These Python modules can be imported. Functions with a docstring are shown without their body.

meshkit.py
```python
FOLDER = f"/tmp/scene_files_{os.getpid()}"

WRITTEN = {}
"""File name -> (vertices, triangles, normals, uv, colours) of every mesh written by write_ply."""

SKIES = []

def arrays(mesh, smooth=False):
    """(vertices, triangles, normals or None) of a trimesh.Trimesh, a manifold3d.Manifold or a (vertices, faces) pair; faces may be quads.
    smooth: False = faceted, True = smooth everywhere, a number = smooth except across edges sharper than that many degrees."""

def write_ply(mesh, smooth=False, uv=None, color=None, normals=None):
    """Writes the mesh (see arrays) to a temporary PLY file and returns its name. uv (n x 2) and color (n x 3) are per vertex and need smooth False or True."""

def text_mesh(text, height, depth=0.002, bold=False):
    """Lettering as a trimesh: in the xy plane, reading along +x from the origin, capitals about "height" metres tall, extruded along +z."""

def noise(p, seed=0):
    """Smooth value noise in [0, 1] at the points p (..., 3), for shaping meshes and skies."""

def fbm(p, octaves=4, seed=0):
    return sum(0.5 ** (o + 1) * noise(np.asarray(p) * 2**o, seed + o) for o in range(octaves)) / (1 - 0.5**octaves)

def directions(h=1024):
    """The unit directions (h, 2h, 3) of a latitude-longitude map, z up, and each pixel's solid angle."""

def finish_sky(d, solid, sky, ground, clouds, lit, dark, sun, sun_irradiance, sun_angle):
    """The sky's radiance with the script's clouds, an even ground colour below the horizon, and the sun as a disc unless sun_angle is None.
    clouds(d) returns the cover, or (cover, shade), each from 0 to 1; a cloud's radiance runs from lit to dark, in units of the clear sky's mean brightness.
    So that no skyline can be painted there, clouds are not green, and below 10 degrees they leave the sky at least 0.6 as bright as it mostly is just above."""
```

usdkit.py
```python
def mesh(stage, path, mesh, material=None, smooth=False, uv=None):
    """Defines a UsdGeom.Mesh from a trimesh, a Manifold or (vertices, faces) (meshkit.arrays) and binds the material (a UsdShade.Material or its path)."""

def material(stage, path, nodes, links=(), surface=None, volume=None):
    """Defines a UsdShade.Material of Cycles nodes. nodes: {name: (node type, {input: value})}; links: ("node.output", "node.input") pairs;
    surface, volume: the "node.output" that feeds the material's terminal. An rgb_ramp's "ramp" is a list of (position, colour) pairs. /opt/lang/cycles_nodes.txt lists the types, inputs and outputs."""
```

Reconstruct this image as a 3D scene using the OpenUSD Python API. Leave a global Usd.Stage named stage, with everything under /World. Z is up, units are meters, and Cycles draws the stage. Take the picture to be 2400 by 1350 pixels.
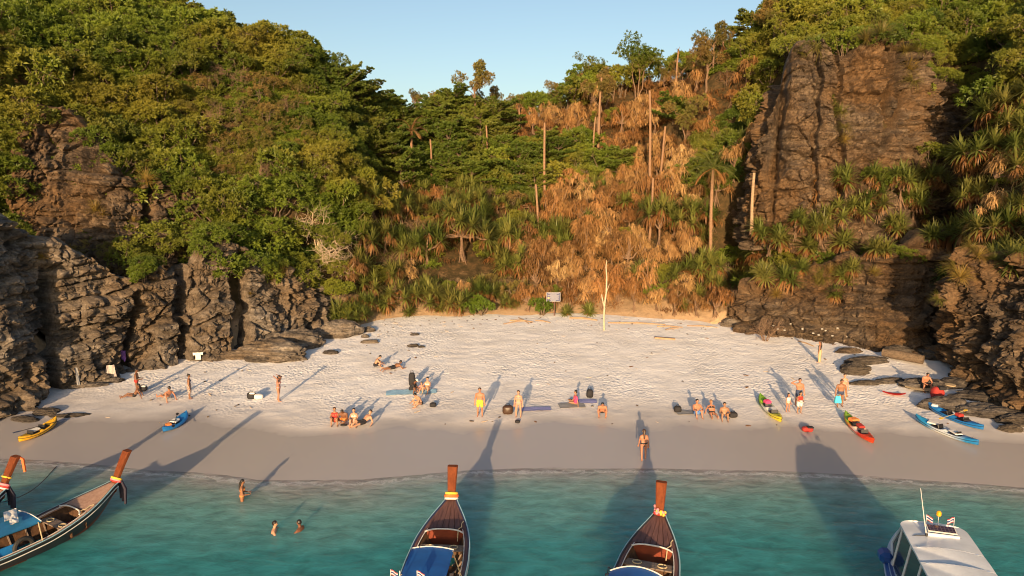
import math, random, numpy as np, trimesh, manifold3d, usdkit, meshkit
from scipy.interpolate import LinearNDInterpolator
from scipy.ndimage import gaussian_filter
from scipy.spatial.transform import Rotation as Rot
from pxr import Usd, UsdGeom, UsdLux, UsdShade, Gf, Sdf, Vt
stage = Usd.Stage.CreateInMemory()
UsdGeom.SetStageUpAxis(stage, 'Z'); UsdGeom.SetStageMetersPerUnit(stage, 1.0)
UsdGeom.Xform.Define(stage, '/World')
PI = math.pi
# ---------------------------------------------------------------- camera, sky, sun
CAM_H, PITCH, FPX = 14.0, math.radians(8.36), 1600.0        # the photograph measured in its own 2400 x 1350 pixels
cam = UsdGeom.Camera.Define(stage, '/World/camera')
cam.CreateHorizontalApertureAttr(36.0); cam.CreateVerticalApertureAttr(20.25); cam.CreateFocalLengthAttr(24.0)
cam.CreateClippingRangeAttr(Gf.Vec2f(0.5, 3000.0))
cam.AddTranslateOp().Set(Gf.Vec3d(0, 0, CAM_H)); cam.AddRotateXOp().Set(90 - math.degrees(PITCH))
cam.CreateExposureAttr(0.77)
SUN_EL, SUN_AZ = math.radians(10.0), math.radians(8.2)      # light travels towards +y and a little +x
travel = np.array([math.sin(SUN_AZ) * math.cos(SUN_EL), math.cos(SUN_AZ) * math.cos(SUN_EL), -math.sin(SUN_EL)])
dome = UsdLux.DomeLight.Define(stage, '/World/sky')
sky_mat = usdkit.material(stage, '/World/Looks/sky', {
    'sky': ('sky_texture', {'sky_type': 'single_scattering', 'sun_disc': False, 'sun_elevation': SUN_EL, 'sun_rotation': math.atan2(-travel[0], -travel[1]), 'altitude': 0.0, 'air_density': 1.0, 'aerosol_density': 1.7, 'ozone_density': 1.25}),
    'bg': ('background_shader', {'strength': 0.113})}, [('sky.color', 'bg.color')], surface='bg.background')
UsdShade.MaterialBindingAPI.Apply(dome.GetPrim()).Bind(sky_mat)
sun = UsdLux.DistantLight.Define(stage, '/World/sun')
sun.CreateIntensityAttr(1.25); sun.CreateNormalizeAttr(True); sun.CreateAngleAttr(0.6); sun.CreateColorAttr(Gf.Vec3f(1.0, 0.68, 0.37))
_z = -travel; _x = np.cross([0, 0, 1.0], _z); _x /= np.linalg.norm(_x); _y = np.cross(_z, _x)
sun.AddTransformOp().Set(Gf.Matrix4d(*[*_x, 0, *_y, 0, *_z, 0, 0, 0, 40, 1]))
for _p, _k in ((dome, 'structure'), (sun, 'structure')):
    _p.GetPrim().SetCustomDataByKey('kind', _k)
# ---------------------------------------------------------------- helpers
rng = np.random.default_rng(7)
taken = {}
def numbered(path):
    n = taken.get(path, -1) + 1; taken[path] = n
    return path if n == 0 else f'{path}_{n:03d}'
def tag(p, label=None, cat=None, group=None, kind=None):
    p = p.GetPrim() if hasattr(p, 'GetPrim') else p
    for k, v in (('label', label), ('category', cat), ('group', group), ('kind', kind)):
        if v: p.SetCustomDataByKey(k, v)
    return p
def parent_path(parent): return '/World' if parent is None else str(parent.GetPath()) if hasattr(parent, 'GetPath') else parent
def obj(name, mesh, mat, parent=None, smooth=False):
    return usdkit.mesh(stage, numbered(parent_path(parent) + '/' + name), mesh, mat, smooth=smooth).GetPrim()
def thing(name, label, cat, loc=(0, 0, 0), rotz=0.0, group=None, scale=None, rot=None, parent=None):
    x = UsdGeom.Xform.Define(stage, numbered(parent_path(parent) + '/' + name))
    x.AddTranslateOp().Set(Gf.Vec3d(*map(float, loc)))
    if rot is not None: x.AddRotateXYZOp().Set(Gf.Vec3f(*map(float, rot)))
    else: x.AddRotateZOp().Set(float(math.degrees(rotz)))
    if scale is not None: x.AddScaleOp().Set(Gf.Vec3f(*([float(scale)] * 3 if np.ndim(scale) == 0 else map(float, scale))))
    return tag(x, label, cat, group)
class MB:
    """collects triangles of several shapes into one mesh"""
    def __init__(s): s.v, s.f, s.n = [], [], 0
    def add(s, v, f):
        v, f = np.asarray(v, float), np.asarray(f, int)
        if f.shape[1] == 4: f = np.vstack([f[:, [0, 1, 2]], f[:, [0, 2, 3]]])
        s.v.append(v); s.f.append(f + s.n); s.n += len(v); return s
    def tm(s, m): return s.add(*meshkit.arrays(m)[:2])
    def box(s, c, e, r=0.0, rot=None):
        c = np.array(c, float); e = np.array(e, float)
        if r > 0:
            h = e / 2 - r
            pts = np.array([[a, b, d] for a in (-1, 1) for b in (-1, 1) for d in (-1, 1)]) * h
            pts = np.vstack([pts + np.eye(3)[k] * r * q for k in range(3) for q in (-1, 1)])
            m = trimesh.convex.convex_hull(pts)
        else: m = trimesh.creation.box(e)
        v = m.vertices if rot is None else m.vertices @ Rot.from_euler('xyz', rot).as_matrix().T
        return s.add(v + c, m.faces)
    def tube(s, pts, rad, sides=6, cap=True):
        p = np.asarray(pts, float); n = len(p); rad = np.broadcast_to(rad, (n,))
        t = np.gradient(p, axis=0); t /= np.linalg.norm(t, axis=1, keepdims=True) + 1e-12
        ref = np.where(np.abs(t[:, 2:]) < 0.9, [[0, 0, 1.0]], [[1.0, 0, 0]])
        if np.abs(t[:, 2]).max() > .85: ref = np.broadcast_to([[0.3, 1.0, 0.1]], t.shape) if np.abs(t[:, 1]).max() < .8 else np.broadcast_to([[1.0, .2, .1]], t.shape)
        a = np.cross(t, ref); a /= np.linalg.norm(a, axis=1, keepdims=True) + 1e-12; b = np.cross(t, a)
        ang = np.arange(sides) * 2 * PI / sides
        v = p[:, None] + rad[:, None, None] * (np.cos(ang)[None, :, None] * a[:, None] + np.sin(ang)[None, :, None] * b[:, None])
        i, j = np.meshgrid(np.arange(n - 1), np.arange(sides), indexing='ij')
        q = np.stack([i * sides + j, i * sides + (j + 1) % sides, (i + 1) * sides + (j + 1) % sides, (i + 1) * sides + j], -1).reshape(-1, 4)[:, ::-1]
        s.add(v.reshape(-1, 3), q)
        if cap and sides > 2:
            for e, fl in ((0, 1), (n - 1, -1)):
                f = [[0, k, k + 1] for k in range(1, sides - 1)]
                s.add(v[e], np.array(f)[:, ::fl])
        return s
    def grid(s, P, closed_u=False):
        """P (n, m, 3) surface grid"""
        n, m = P.shape[:2]
        i, j = np.meshgrid(np.arange(n - 1), np.arange(m if closed_u else m - 1), indexing='ij')
        q = np.stack([i * m + j, i * m + (j + 1) % m, (i + 1) * m + (j + 1) % m, (i + 1) * m + j], -1).reshape(-1, 4)
        return s.add(P.reshape(-1, 3), q)
    def get(s): return (np.vstack(s.v), np.vstack(s.f))
    def build(s, name, mat, parent=None, smooth=False): return obj(name, s.get(), mat, parent, smooth)
    def xf(s, R, t=(0, 0, 0)):
        s.v = [v @ np.asarray(R).T + np.asarray(t) for v in s.v]; return s
def ray(px, py):
    d = np.stack([(np.asarray(px, float) - 1200) / FPX, np.ones_like(np.asarray(px, float)), (675 - np.asarray(py, float)) / FPX], -1)
    c, s_ = math.cos(PITCH), math.sin(PITCH)
    return np.stack([d[..., 0], c * d[..., 1] + s_ * d[..., 2], -s_ * d[..., 1] + c * d[..., 2]], -1)
def at_y(px, py, Y):
    d = ray(px, py); return np.array([0, 0, CAM_H]) + d * (np.asarray(Y, float) / d[..., 1])[..., None]
def at_z(px, py, z):
    d = ray(px, py); return np.array([0, 0, CAM_H]) + d * ((z - CAM_H) / d[..., 2])[..., None]
def project(P):
    P = np.asarray(P, float) - [0, 0, CAM_H]; c, s_ = math.cos(PITCH), math.sin(PITCH)
    fw = c * P[..., 1] - s_ * P[..., 2]; up = s_ * P[..., 1] + c * P[..., 2]
    return np.stack([1200 + FPX * P[..., 0] / fw, 675 - FPX * up / fw, fw], -1)
def hsh(*a):
    x = np.zeros_like(np.asarray(a[0]), dtype=np.int64)
    for k, q in enumerate(a): x = x * 1000003 + np.asarray(q).astype(np.int64) * (7919 + 1013 * k) + 12345
    x = (x ^ (x >> 13)) * 1274126177 & 0xFFFFFFFF; x = (x ^ (x >> 16)) * 2246822519 & 0xFFFFFFFF; x = x ^ (x >> 15)
    return (x & 0xFFFFFF) / 16777215.0
def fb(x, y, z=0.0, oct=4, seed=0): return meshkit.fbm(np.stack(np.broadcast_arrays(x, y, z), -1).astype(float), oct, seed)
# ---------------------------------------------------------------- materials
def L(name): return '/World/Looks/' + name
def mat(name, nodes, links, surface='p.BSDF'): return usdkit.material(stage, L(name), nodes, links, surface=surface)
def plain(name, col, rough=0.5, vary=0.12, scale=6.0, metal=0.0, bump=0.0, spec=0.5, coat=0.0):
    c = np.array(col, float)
    nodes = {'g': ('texture_coordinate', {}), 'n': ('noise_texture', {'scale': scale, 'detail': 5.0, 'roughness': 0.65}),
             'r': ('rgb_ramp', {'ramp': [(0.25, tuple(c * (1 - vary))), (0.5, tuple(c)), (0.75, tuple(np.minimum(c * (1 + vary), 0.95)))]}),
             'p': ('principled_bsdf', {'roughness': rough, 'metallic': metal, 'specular_ior_level': spec, 'coat_weight': coat})}
    links = [('g.object', 'n.vector'), ('n.fac', 'r.fac'), ('r.color', 'p.base_color')]
    if bump:
        nodes['b'] = ('bump', {'strength': bump, 'distance': 0.02}); links += [('n.fac', 'b.height'), ('b.normal', 'p.normal')]
    return mat(name, nodes, links)
def leaf(name, cols, trans=0.3, rough=0.5, hue_scale=0.12, alt=None, alt_w=0.6, spec=0.35, own=0.35):
    """leaves: a ramp over single leaves, shifted in broad patches towards alt"""
    n = len(cols)
    nodes = {'g': ('geometry', {}), 'o': ('object_info', {}), 'm': ('math', {'math_type': 'multiply_add', 'value2': 1 - own}), 'm2': ('math', {'math_type': 'multiply', 'value2': own}),
             'r': ('rgb_ramp', {'ramp': [(k / max(n - 1, 1), c) for k, c in enumerate(cols)]}),
             'n': ('noise_texture', {'scale': hue_scale, 'detail': 3.0}), 'nr': ('map_range', {'from_min': 0.42, 'from_max': 0.68, 'to_min': 0.0, 'to_max': alt_w, 'clamp': True}),
             'x': ('mix_color', {'b': alt or cols[-1]}),
             'p': ('principled_bsdf', {'roughness': rough, 'specular_ior_level': spec}), 't': ('translucent_bsdf', {}), 's': ('mix_closure', {'fac': trans})}
    links = [('g.random_per_island', 'm.value1'), ('o.random', 'm2.value1'), ('m2.value', 'm.value3'), ('m.value', 'r.fac'), ('g.position', 'n.vector'), ('n.fac', 'nr.value'), ('nr.result', 'x.fac'),
             ('r.color', 'x.a'), ('x.result', 'p.base_color'), ('x.result', 't.color'), ('p.BSDF', 's.closure1'), ('t.BSDF', 's.closure2')]
    return mat(name, nodes, links, 's.closure')
rock_nodes = lambda dark, mid, light, warm: ({
    'g': ('geometry', {}), 'mp': ('mapping', {'scale': (0.5, 0.5, 2.6)}), 'n1': ('noise_texture', {'scale': 0.9, 'detail': 9.0, 'roughness': 0.7}),
    'n2': ('noise_texture', {'scale': 0.16, 'detail': 4.0}), 'n3': ('noise_texture', {'scale': 5.0, 'detail': 8.0, 'roughness': 0.75}),
    'mp4': ('mapping', {'scale': (1.0, 1.0, 0.16)}), 'n4': ('noise_texture', {'scale': 0.8, 'detail': 6.0, 'roughness': 0.6}), 'st': ('map_range', {'from_min': 0.52, 'from_max': 0.68, 'to_min': 0.0, 'to_max': 0.75, 'clamp': True}),
    'r': ('rgb_ramp', {'ramp': [(0.28, dark), (0.48, mid), (0.66, light)]}), 'wr': ('map_range', {'from_min': 0.4, 'from_max': 0.62, 'to_min': 0.0, 'to_max': 0.75, 'clamp': True}),
    'x': ('mix_color', {'b': warm}), 'sx': ('mix_color', {'b': dark}), 'r3': ('map_range', {'from_min': 0.3, 'from_max': 0.7, 'to_min': 0.35, 'to_max': 1.6}), 'x3': ('mix_color', {'blend_type': 'multiply', 'fac': 1.0, 'use_clamp': False}),
    'cs': ('combine_color', {}), 'bp': ('bump', {'strength': 0.9, 'distance': 0.16}), 'p': ('principled_bsdf', {'roughness': 0.85, 'specular_ior_level': 0.25})},
    [('g.position', 'mp.vector'), ('mp.vector', 'n1.vector'), ('g.position', 'n2.vector'), ('g.position', 'n3.vector'), ('g.position', 'mp4.vector'), ('mp4.vector', 'n4.vector'), ('n4.fac', 'st.value'),
     ('n1.fac', 'r.fac'), ('n2.fac', 'wr.value'), ('wr.result', 'x.fac'), ('r.color', 'x.a'), ('x.result', 'sx.a'), ('st.result', 'sx.fac'), ('n3.fac', 'r3.value'), ('r3.result', 'cs.r'), ('r3.result', 'cs.g'), ('r3.result', 'cs.b'),
     ('sx.result', 'x3.a'), ('cs.color', 'x3.b'), ('x3.result', 'p.base_color'), ('n3.fac', 'bp.height'), ('bp.normal', 'p.normal')])
M = {}
M['rock'] = mat('limestone', *rock_nodes((0.022, 0.017, 0.014), (0.088, 0.062, 0.042), (0.19, 0.14, 0.095), (0.135, 0.072, 0.028)))
M['rock_grey'] = mat('grey_limestone', *rock_nodes((0.034, 0.028, 0.025), (0.125, 0.105, 0.087), (0.27, 0.232, 0.195), (0.15, 0.10, 0.056)))
M['rock_dark'] = mat('dark_tide_rock', *rock_nodes((0.025, 0.022, 0.021), (0.07, 0.06, 0.055), (0.16, 0.14, 0.125), (0.09, 0.07, 0.05)))
M['soil'] = mat('forest_soil', {'g': ('geometry', {}), 'n': ('noise_texture', {'scale': 1.2, 'detail': 8.0, 'roughness': 0.7}), 'r': ('rgb_ramp', {'ramp': [(0.3, (0.025, 0.022, 0.01)), (0.5, (0.06, 0.042, 0.02)), (0.7, (0.13, 0.075, 0.033))]}),
                 'b': ('bump', {'strength': 0.8, 'distance': 0.2}), 'xyz': ('separate_xyz', {}), 'za': ('math', {'math_type': 'multiply_add', 'value2': -5.0}), 'zm': ('map_range', {'from_min': -0.6, 'from_max': 2.4, 'to_min': 0.9, 'to_max': 0.0, 'clamp': True}), 'x': ('mix_color', {'b': (0.46, 0.32, 0.20)}), 'p': ('principled_bsdf', {'roughness': 0.95, 'specular_ior_level': 0.1})},
                [('g.position', 'n.vector'), ('n.fac', 'r.fac'), ('g.position', 'xyz.vector'), ('n.fac', 'za.value1'), ('xyz.z', 'za.value3'), ('za.value', 'zm.value'), ('zm.result', 'x.fac'), ('r.color', 'x.a'), ('x.result', 'p.base_color'), ('n.fac', 'b.height'), ('b.normal', 'p.normal')])
# ---------------------------------------------------------------- beach, sea bed, sea
_sx, _sp = np.array([-60, -34, -28, -22, -17, -12, -7, 0, 8, 12, 17, 22, 26, 40, 60]), np.array([-400, 0, 250, 470, 600, 850, 1100, 1300, 1600, 1800, 2000, 2200, 2400, 2600, 3000])
_sh = np.array([1072, 1078, 1090, 1108, 1128, 1124, 1104, 1098, 1098, 1104, 1112, 1126, 1142, 1150, 1150])
_shore = at_z(_sp, _sh, 0.0)
def shore_y(x): return np.interp(x, _shore[:, 0], _shore[:, 1])
def sand_z(x, y, rough=True):
    x, y = np.asarray(x, float), np.asarray(y, float)
    d = y - shore_y(x)
    z = np.where(d < 0, np.maximum(0.115 * d, -3.2), np.where(d < 6, 0.095 * d, 0.57 + 0.05 * (d - 6)))
    z = z + 0.05 * (fb(x * 0.16, y * 0.1, 1.0, 2, 3) - 0.5)
    if rough:
        dry = np.clip((d - 5.0) / 2.5, 0, 1)
        z = z + dry * (0.065 * (fb(x * 1.1, y * 1.5, 2.0, 5, 5) - 0.5))
    return z
def sand_at(px, py):
    z = 0.5
    for _ in range(25):
        p = at_z(px, py, z); z = 0.5 * z + 0.5 * float(sand_z(p[0], p[1], False))
    p = at_z(px, py, z); return np.array([p[0], p[1], float(sand_z(p[0], p[1]))])
def axis(lo, a, b, hi, fine, coarse): return np.concatenate([np.linspace(lo, a, max(2, int((a - lo) / coarse)), endpoint=False), np.arange(a, b, fine), np.linspace(b, hi, max(2, int((hi - b) / coarse)))])
def sheet(xs, ys, zf):
    X, Y = np.meshgrid(xs, ys, indexing='xy'); P = np.stack([X, Y, zf(X, Y)], -1)
    m = MB(); m.grid(P); return m.get()
xs, ys = axis(-220, -36, 36, 220, 0.14, 8), axis(-300, 28, 70, 90, 0.14, 8)
M['sand'] = mat('sand', {
    'g': ('geometry', {}), 'xyz': ('separate_xyz', {}), 'nb': ('noise_texture', {'scale': 0.22, 'detail': 4.0, 'roughness': 0.5}), 'am': ('math', {'math_type': 'multiply_add', 'value2': -0.42}),
    'w': ('map_range', {'from_min': 0.25, 'from_max': 0.40, 'to_min': 1.0, 'to_max': 0.0, 'clamp': True}), 'w2': ('map_range', {'from_min': 0.34, 'from_max': 0.62, 'to_min': 1.0, 'to_max': 0.0, 'clamp': True}),
    'nf': ('noise_texture', {'scale': 7.0, 'detail': 8.0, 'roughness': 0.75}), 'nl': ('noise_texture', {'scale': 0.5, 'detail': 5.0, 'roughness': 0.6}), 'r': ('rgb_ramp', {'ramp': [(0.3, (0.66, 0.625, 0.60)), (0.5, (0.765, 0.73, 0.71)), (0.7, (0.83, 0.80, 0.785))]}),
    'mx': ('mapping', {'scale': (2.6, 2.9, 2.0), 'rotation': (0, 0, 0.6)}), 'nw': ('noise_texture', {'scale': 1.0, 'detail': 5.0, 'roughness': 0.55, 'distortion': 0.5}), 'vw': ('voronoi_texture', {'scale': 2.0, 'feature': 'smooth_f1', 'smoothness': 0.6}),
    'ha': ('math', {'math_type': 'multiply_add', 'value2': 0.7}), 'bs': ('math', {'math_type': 'multiply_add', 'value2': -0.48, 'value3': 0.50}), 'b': ('bump', {'distance': 0.12}), 'np': ('noise_texture', {'scale': 0.33, 'detail': 3.0, 'roughness': 0.5}), 'npr': ('map_range', {'from_min': 0.38, 'from_max': 0.62, 'to_min': 0.25, 'to_max': 1.25, 'clamp': True}), 'bm': ('math', {'math_type': 'multiply'}),
    'xm': ('mix_color', {'b': (0.53, 0.49, 0.47)}), 'xw': ('mix_color', {'b': (0.315, 0.292, 0.295)}), 'ro': ('map_range', {'from_min': 0.0, 'from_max': 1.0, 'to_min': 0.9, 'to_max': 0.26}), 'sp': ('map_range', {'from_min': 0.0, 'from_max': 1.0, 'to_min': 0.1, 'to_max': 0.42}),
    'p': ('principled_bsdf', {})},
    [('g.position', 'xyz.vector'), ('g.position', 'nb.vector'), ('nb.fac', 'am.value1'), ('xyz.z', 'am.value3'), ('am.value', 'w.value'), ('am.value', 'w2.value'), ('g.position', 'nf.vector'), ('g.position', 'nl.vector'), ('nl.fac', 'r.fac'),
     ('r.color', 'xm.a'), ('w2.result', 'xm.fac'), ('xm.result', 'xw.a'), ('w.result', 'xw.fac'), ('xw.result', 'p.base_color'), ('g.position', 'mx.vector'), ('mx.vector', 'nw.vector'), ('mx.vector', 'vw.vector'),
     ('vw.distance', 'ha.value1'), ('nw.fac', 'ha.value3'), ('ha.value', 'b.height'), ('w2.result', 'bs.value1'), ('g.position', 'np.vector'), ('np.fac', 'npr.value'), ('npr.result', 'bm.value2'), ('bs.value', 'bm.value1'), ('bm.value', 'b.strength'), ('b.normal', 'p.normal'), ('w.result', 'ro.value'), ('ro.result', 'p.roughness'), ('w.result', 'sp.value'), ('sp.result', 'p.specular_ior_level')])
tag(obj('beach', sheet(xs, ys, sand_z), M['sand'], smooth=True), kind='structure', label='pale sand beach of the cove and the sea bed in front of it')
# sea: clear over the sand at its edge, turquoise with depth (depth is a property of the place, kept per vertex)
wx, wy = axis(-500, -36, 36, 500, 0.5, 12), axis(-600, 16, 34.5, 35.5, 0.25, 12)
X, Y = np.meshgrid(wx, wy, indexing='xy')
wz = 0.012 * (fb(X * 0.5, Y * 1.4, 0, 3, 9) - 0.5)
mb = MB(); mb.grid(np.stack([X, Y, wz], -1)); wv, wf = mb.get()
depth = np.clip(-sand_z(wv[:, 0], wv[:, 1], False), -0.5, 3.2)
M['sea'] = mat('sea', {
    'd': ('attribute', {'attribute': 'depth'}), 'g': ('geometry', {}), 'nl': ('noise_texture', {'scale': 0.16, 'detail': 3.0}), 'nlm': ('math', {'math_type': 'multiply_add', 'value2': 0.5, 'value3': -0.25}), 'dd': ('math', {'math_type': 'add'}),
    'a': ('rgb_ramp', {'ramp': [(0.0, (0.92,) * 3), (0.05, (0.85,) * 3), (0.22, (0.86,) * 3), (0.42, (0.92,) * 3), (1.0, (0.97,) * 3)]}), 'dn': ('math', {'math_type': 'multiply', 'value2': 0.5}),
    'c': ('rgb_ramp', {'ramp': [(0.0, (0.315, 0.292, 0.29)), (0.04, (0.30, 0.31, 0.29)), (0.10, (0.235, 0.335, 0.31)), (0.20, (0.14, 0.325, 0.30)), (0.42, (0.040, 0.235, 0.24)), (1.0, (0.014, 0.18, 0.20))]}),
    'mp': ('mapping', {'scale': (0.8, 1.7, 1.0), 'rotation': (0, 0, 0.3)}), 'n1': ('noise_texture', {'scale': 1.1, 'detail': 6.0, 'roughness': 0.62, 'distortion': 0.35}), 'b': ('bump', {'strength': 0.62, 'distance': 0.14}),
    'rt': ('map_range', {'from_min': 0.40, 'from_max': 0.60, 'to_min': 0.84, 'to_max': 1.14}), 'cc': ('combine_color', {}), 'cm': ('mix_color', {'blend_type': 'multiply', 'fac': 1.0, 'use_clamp': False}),  # ripple light and shade put into the water colour: lighter crests, darker troughs
    'df': ('principled_bsdf', {'subsurface_method': 'burley', 'subsurface_weight': 1.0, 'subsurface_radius': (0.5, 1.0, 1.0), 'roughness': 0.09, 'ior': 1.33, 'specular_ior_level': 0.5}), 'ssc': ('map_range', {'from_min': 0.02, 'from_max': 0.8, 'to_min': 0.01, 'to_max': 3.0, 'clamp': True}), 'tr': ('transparent_bsdf', {'color': (0.80, 0.93, 0.92)}), 'm1': ('mix_closure', {}),
    'fn': ('noise_texture', {'scale': 1.6, 'detail': 6.0, 'roughness': 0.7}), 'fa': ('math', {'math_type': 'multiply_add', 'value2': 0.2, 'value3': -0.1}), 'fd': ('math', {'math_type': 'add'}), 'fw': ('rgb_ramp', {'ramp': [(0.0, (0, 0, 0)), (0.36, (0, 0, 0)), (0.40, (.32,) * 3), (0.44, (0.04,) * 3), (0.53, (0.0,) * 3), (0.58, (0.10,) * 3), (0.62, (0, 0, 0)), (1.0, (0, 0, 0))]}),
    'fm': ('map_range', {'from_min': -0.13, 'from_max': 0.32, 'to_min': 0.0, 'to_max': 1.0, 'clamp': True}), 'fo': ('diffuse_bsdf', {'color': (0.7, 0.7, 0.68)}), 'm3': ('mix_closure', {})},
    [('d.fac', 'ssc.value'), ('ssc.result', 'df.subsurface_scale'), ('d.fac', 'dd.value1'), ('g.position', 'nl.vector'), ('nl.fac', 'nlm.value1'), ('nlm.value', 'dd.value2'), ('dd.value', 'dn.value1'), ('dn.value', 'c.fac'), ('d.fac', 'a.fac'),
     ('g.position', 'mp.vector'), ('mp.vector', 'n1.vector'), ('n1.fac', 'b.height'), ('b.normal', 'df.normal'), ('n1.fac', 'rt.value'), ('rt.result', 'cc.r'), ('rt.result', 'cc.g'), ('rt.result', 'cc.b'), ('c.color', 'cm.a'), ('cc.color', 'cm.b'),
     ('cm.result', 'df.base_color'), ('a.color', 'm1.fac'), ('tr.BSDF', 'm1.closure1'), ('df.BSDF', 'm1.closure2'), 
     ('g.position', 'fn.vector'), ('fn.fac', 'fa.value1'), ('fa.value', 'fd.value1'), ('d.fac', 'fd.value2'), ('fd.value', 'fm.value'), ('fm.result', 'fw.fac'), ('fw.color', 'm3.fac'), ('m1.closure', 'm3.closure1'), ('fo.BSDF', 'm3.closure2')], 'm3.closure')
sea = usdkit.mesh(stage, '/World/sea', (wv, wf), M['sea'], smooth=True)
UsdGeom.PrimvarsAPI(sea).CreatePrimvar('depth', Sdf.ValueTypeNames.FloatArray, 'vertex').Set(Vt.FloatArray.FromNumpy(depth.astype(np.float32)))
tag(sea, kind='structure', label='clear turquoise sea in front of the beach')
# ---------------------------------------------------------------- hills: one sheet through measured points
ctrl = [  # px, py, distance along y, metres of foliage standing on the ground there
 (0,470,47,1),(30,490,47,1),(250,600,49.5,.5),(430,590,52,.5),(560,550,55,1),(690,560,59,1),(770,620,62.5,1),
 (60,260,57,1.5),(150,220,60,1.5),(240,370,57.5,1),(330,440,57.5,1),(480,480,59.5,1),(120,330,58,1),
 (20,120,58,2),(100,100,63,2),(300,100,66,2),(300,300,62,2),(500,300,66,2),(500,100,73,2),(560,40,78,2.5),(690,40,82,3.2),(770,95,84,3.2),(830,190,88,3),(905,240,96,3),(700,300,70,2),(820,330,72,2),(700,200,75,2),(770,220,79,2.5),(700,430,64,2),(800,470,68,1.5),
 (300,-40,78,2),(440,20,84,2.5),(520,60,88,3),(60,-60,74,2),(0,-200,84,0),(-300,-200,70,0),(-300,100,52,0),(-300,400,44,0),(-700,300,38,0),(-700,-100,48,0),
 (850,700,64.5,1),(850,560,70,2),(900,480,76,2),(870,420,80,3),(950,400,84,2.5),(900,300,92,4),(1000,290,94,4),(900,200,104,5),(1030,210,104,4),(1080,280,110,.5),(1130,285,112,.3),(1200,290,111,.5),
 (1200,500,82,2),(1200,600,72,2),(1200,690,66,1),(1050,600,71,1.5),(1050,690,65.5,1),(1250,250,110,2),(1350,240,107,3),(1400,150,114,4),(1500,140,114,3),(1400,330,95,1.5),(1400,480,82,1.5),(1400,600,73,1.5),(1500,690,65.5,1),
 (1500,300,97,1.5),(1600,140,114,3),(1700,110,117,5),(1790,100,112,3),(1750,200,100,2),(1760,330,84,2),(1700,450,74,1),(1650,560,68,1),(1650,680,63.5,1),
 (1790,560,64.5,1),(1900,530,64,.5),(2050,500,62.5,.5),(2170,430,61.5,1),(1850,100,72,1),(2000,70,70,1),(2150,40,72,1),(1900,0,80,3),(2100,0,78,3),(2100,-100,90,3),(1850,-60,92,2),(2000,-200,100,0),
 (2200,260,72,1.5),(2210,150,76,1),(2300,300,57,2),(2390,300,53,2),(2250,450,56.5,2),(2350,500,50,1.5),(2300,100,64,2),(2390,100,60,2),(2390,-50,68,2),(2120,560,59,1),(1950,560,61.5,1),(1850,610,60,.5),
 (1730,690,61.5,.5),(1850,650,59.5,.3),(2000,590,59,.3),(2120,560,58,.3),(2200,590,49,.5),(2300,590,47,.3),(2400,580,45,.5),(2700,500,42,0),(2700,200,50,0),(2700,-100,60,0),(3200,500,34,0),(3200,0,50,0),(3600,700,24,0)]
C = np.array(ctrl, float)
G = at_y(C[:, 0], C[:, 1], C[:, 2]); G[:, 2] -= C[:, 3]
base_px = np.array([(-1500, 1250), (-700, 1150), (-300, 1060), (0, 985), (100, 935), (170, 905), (225, 905), (290, 872), (400, 862), (490, 845), (560, 835), (650, 815), (740, 785), (830, 768), (1000, 742), (1150, 738), (1300, 738), (1450, 745), (1600, 752), (1690, 757), (1760, 785), (1830, 800), (1960, 815), (2060, 835), (2150, 842), (2215, 880), (2300, 930), (2400, 1000), (2700, 1130), (3600, 1300)], float)
BASE = np.array([sand_at(*p) for p in base_px])
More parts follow.
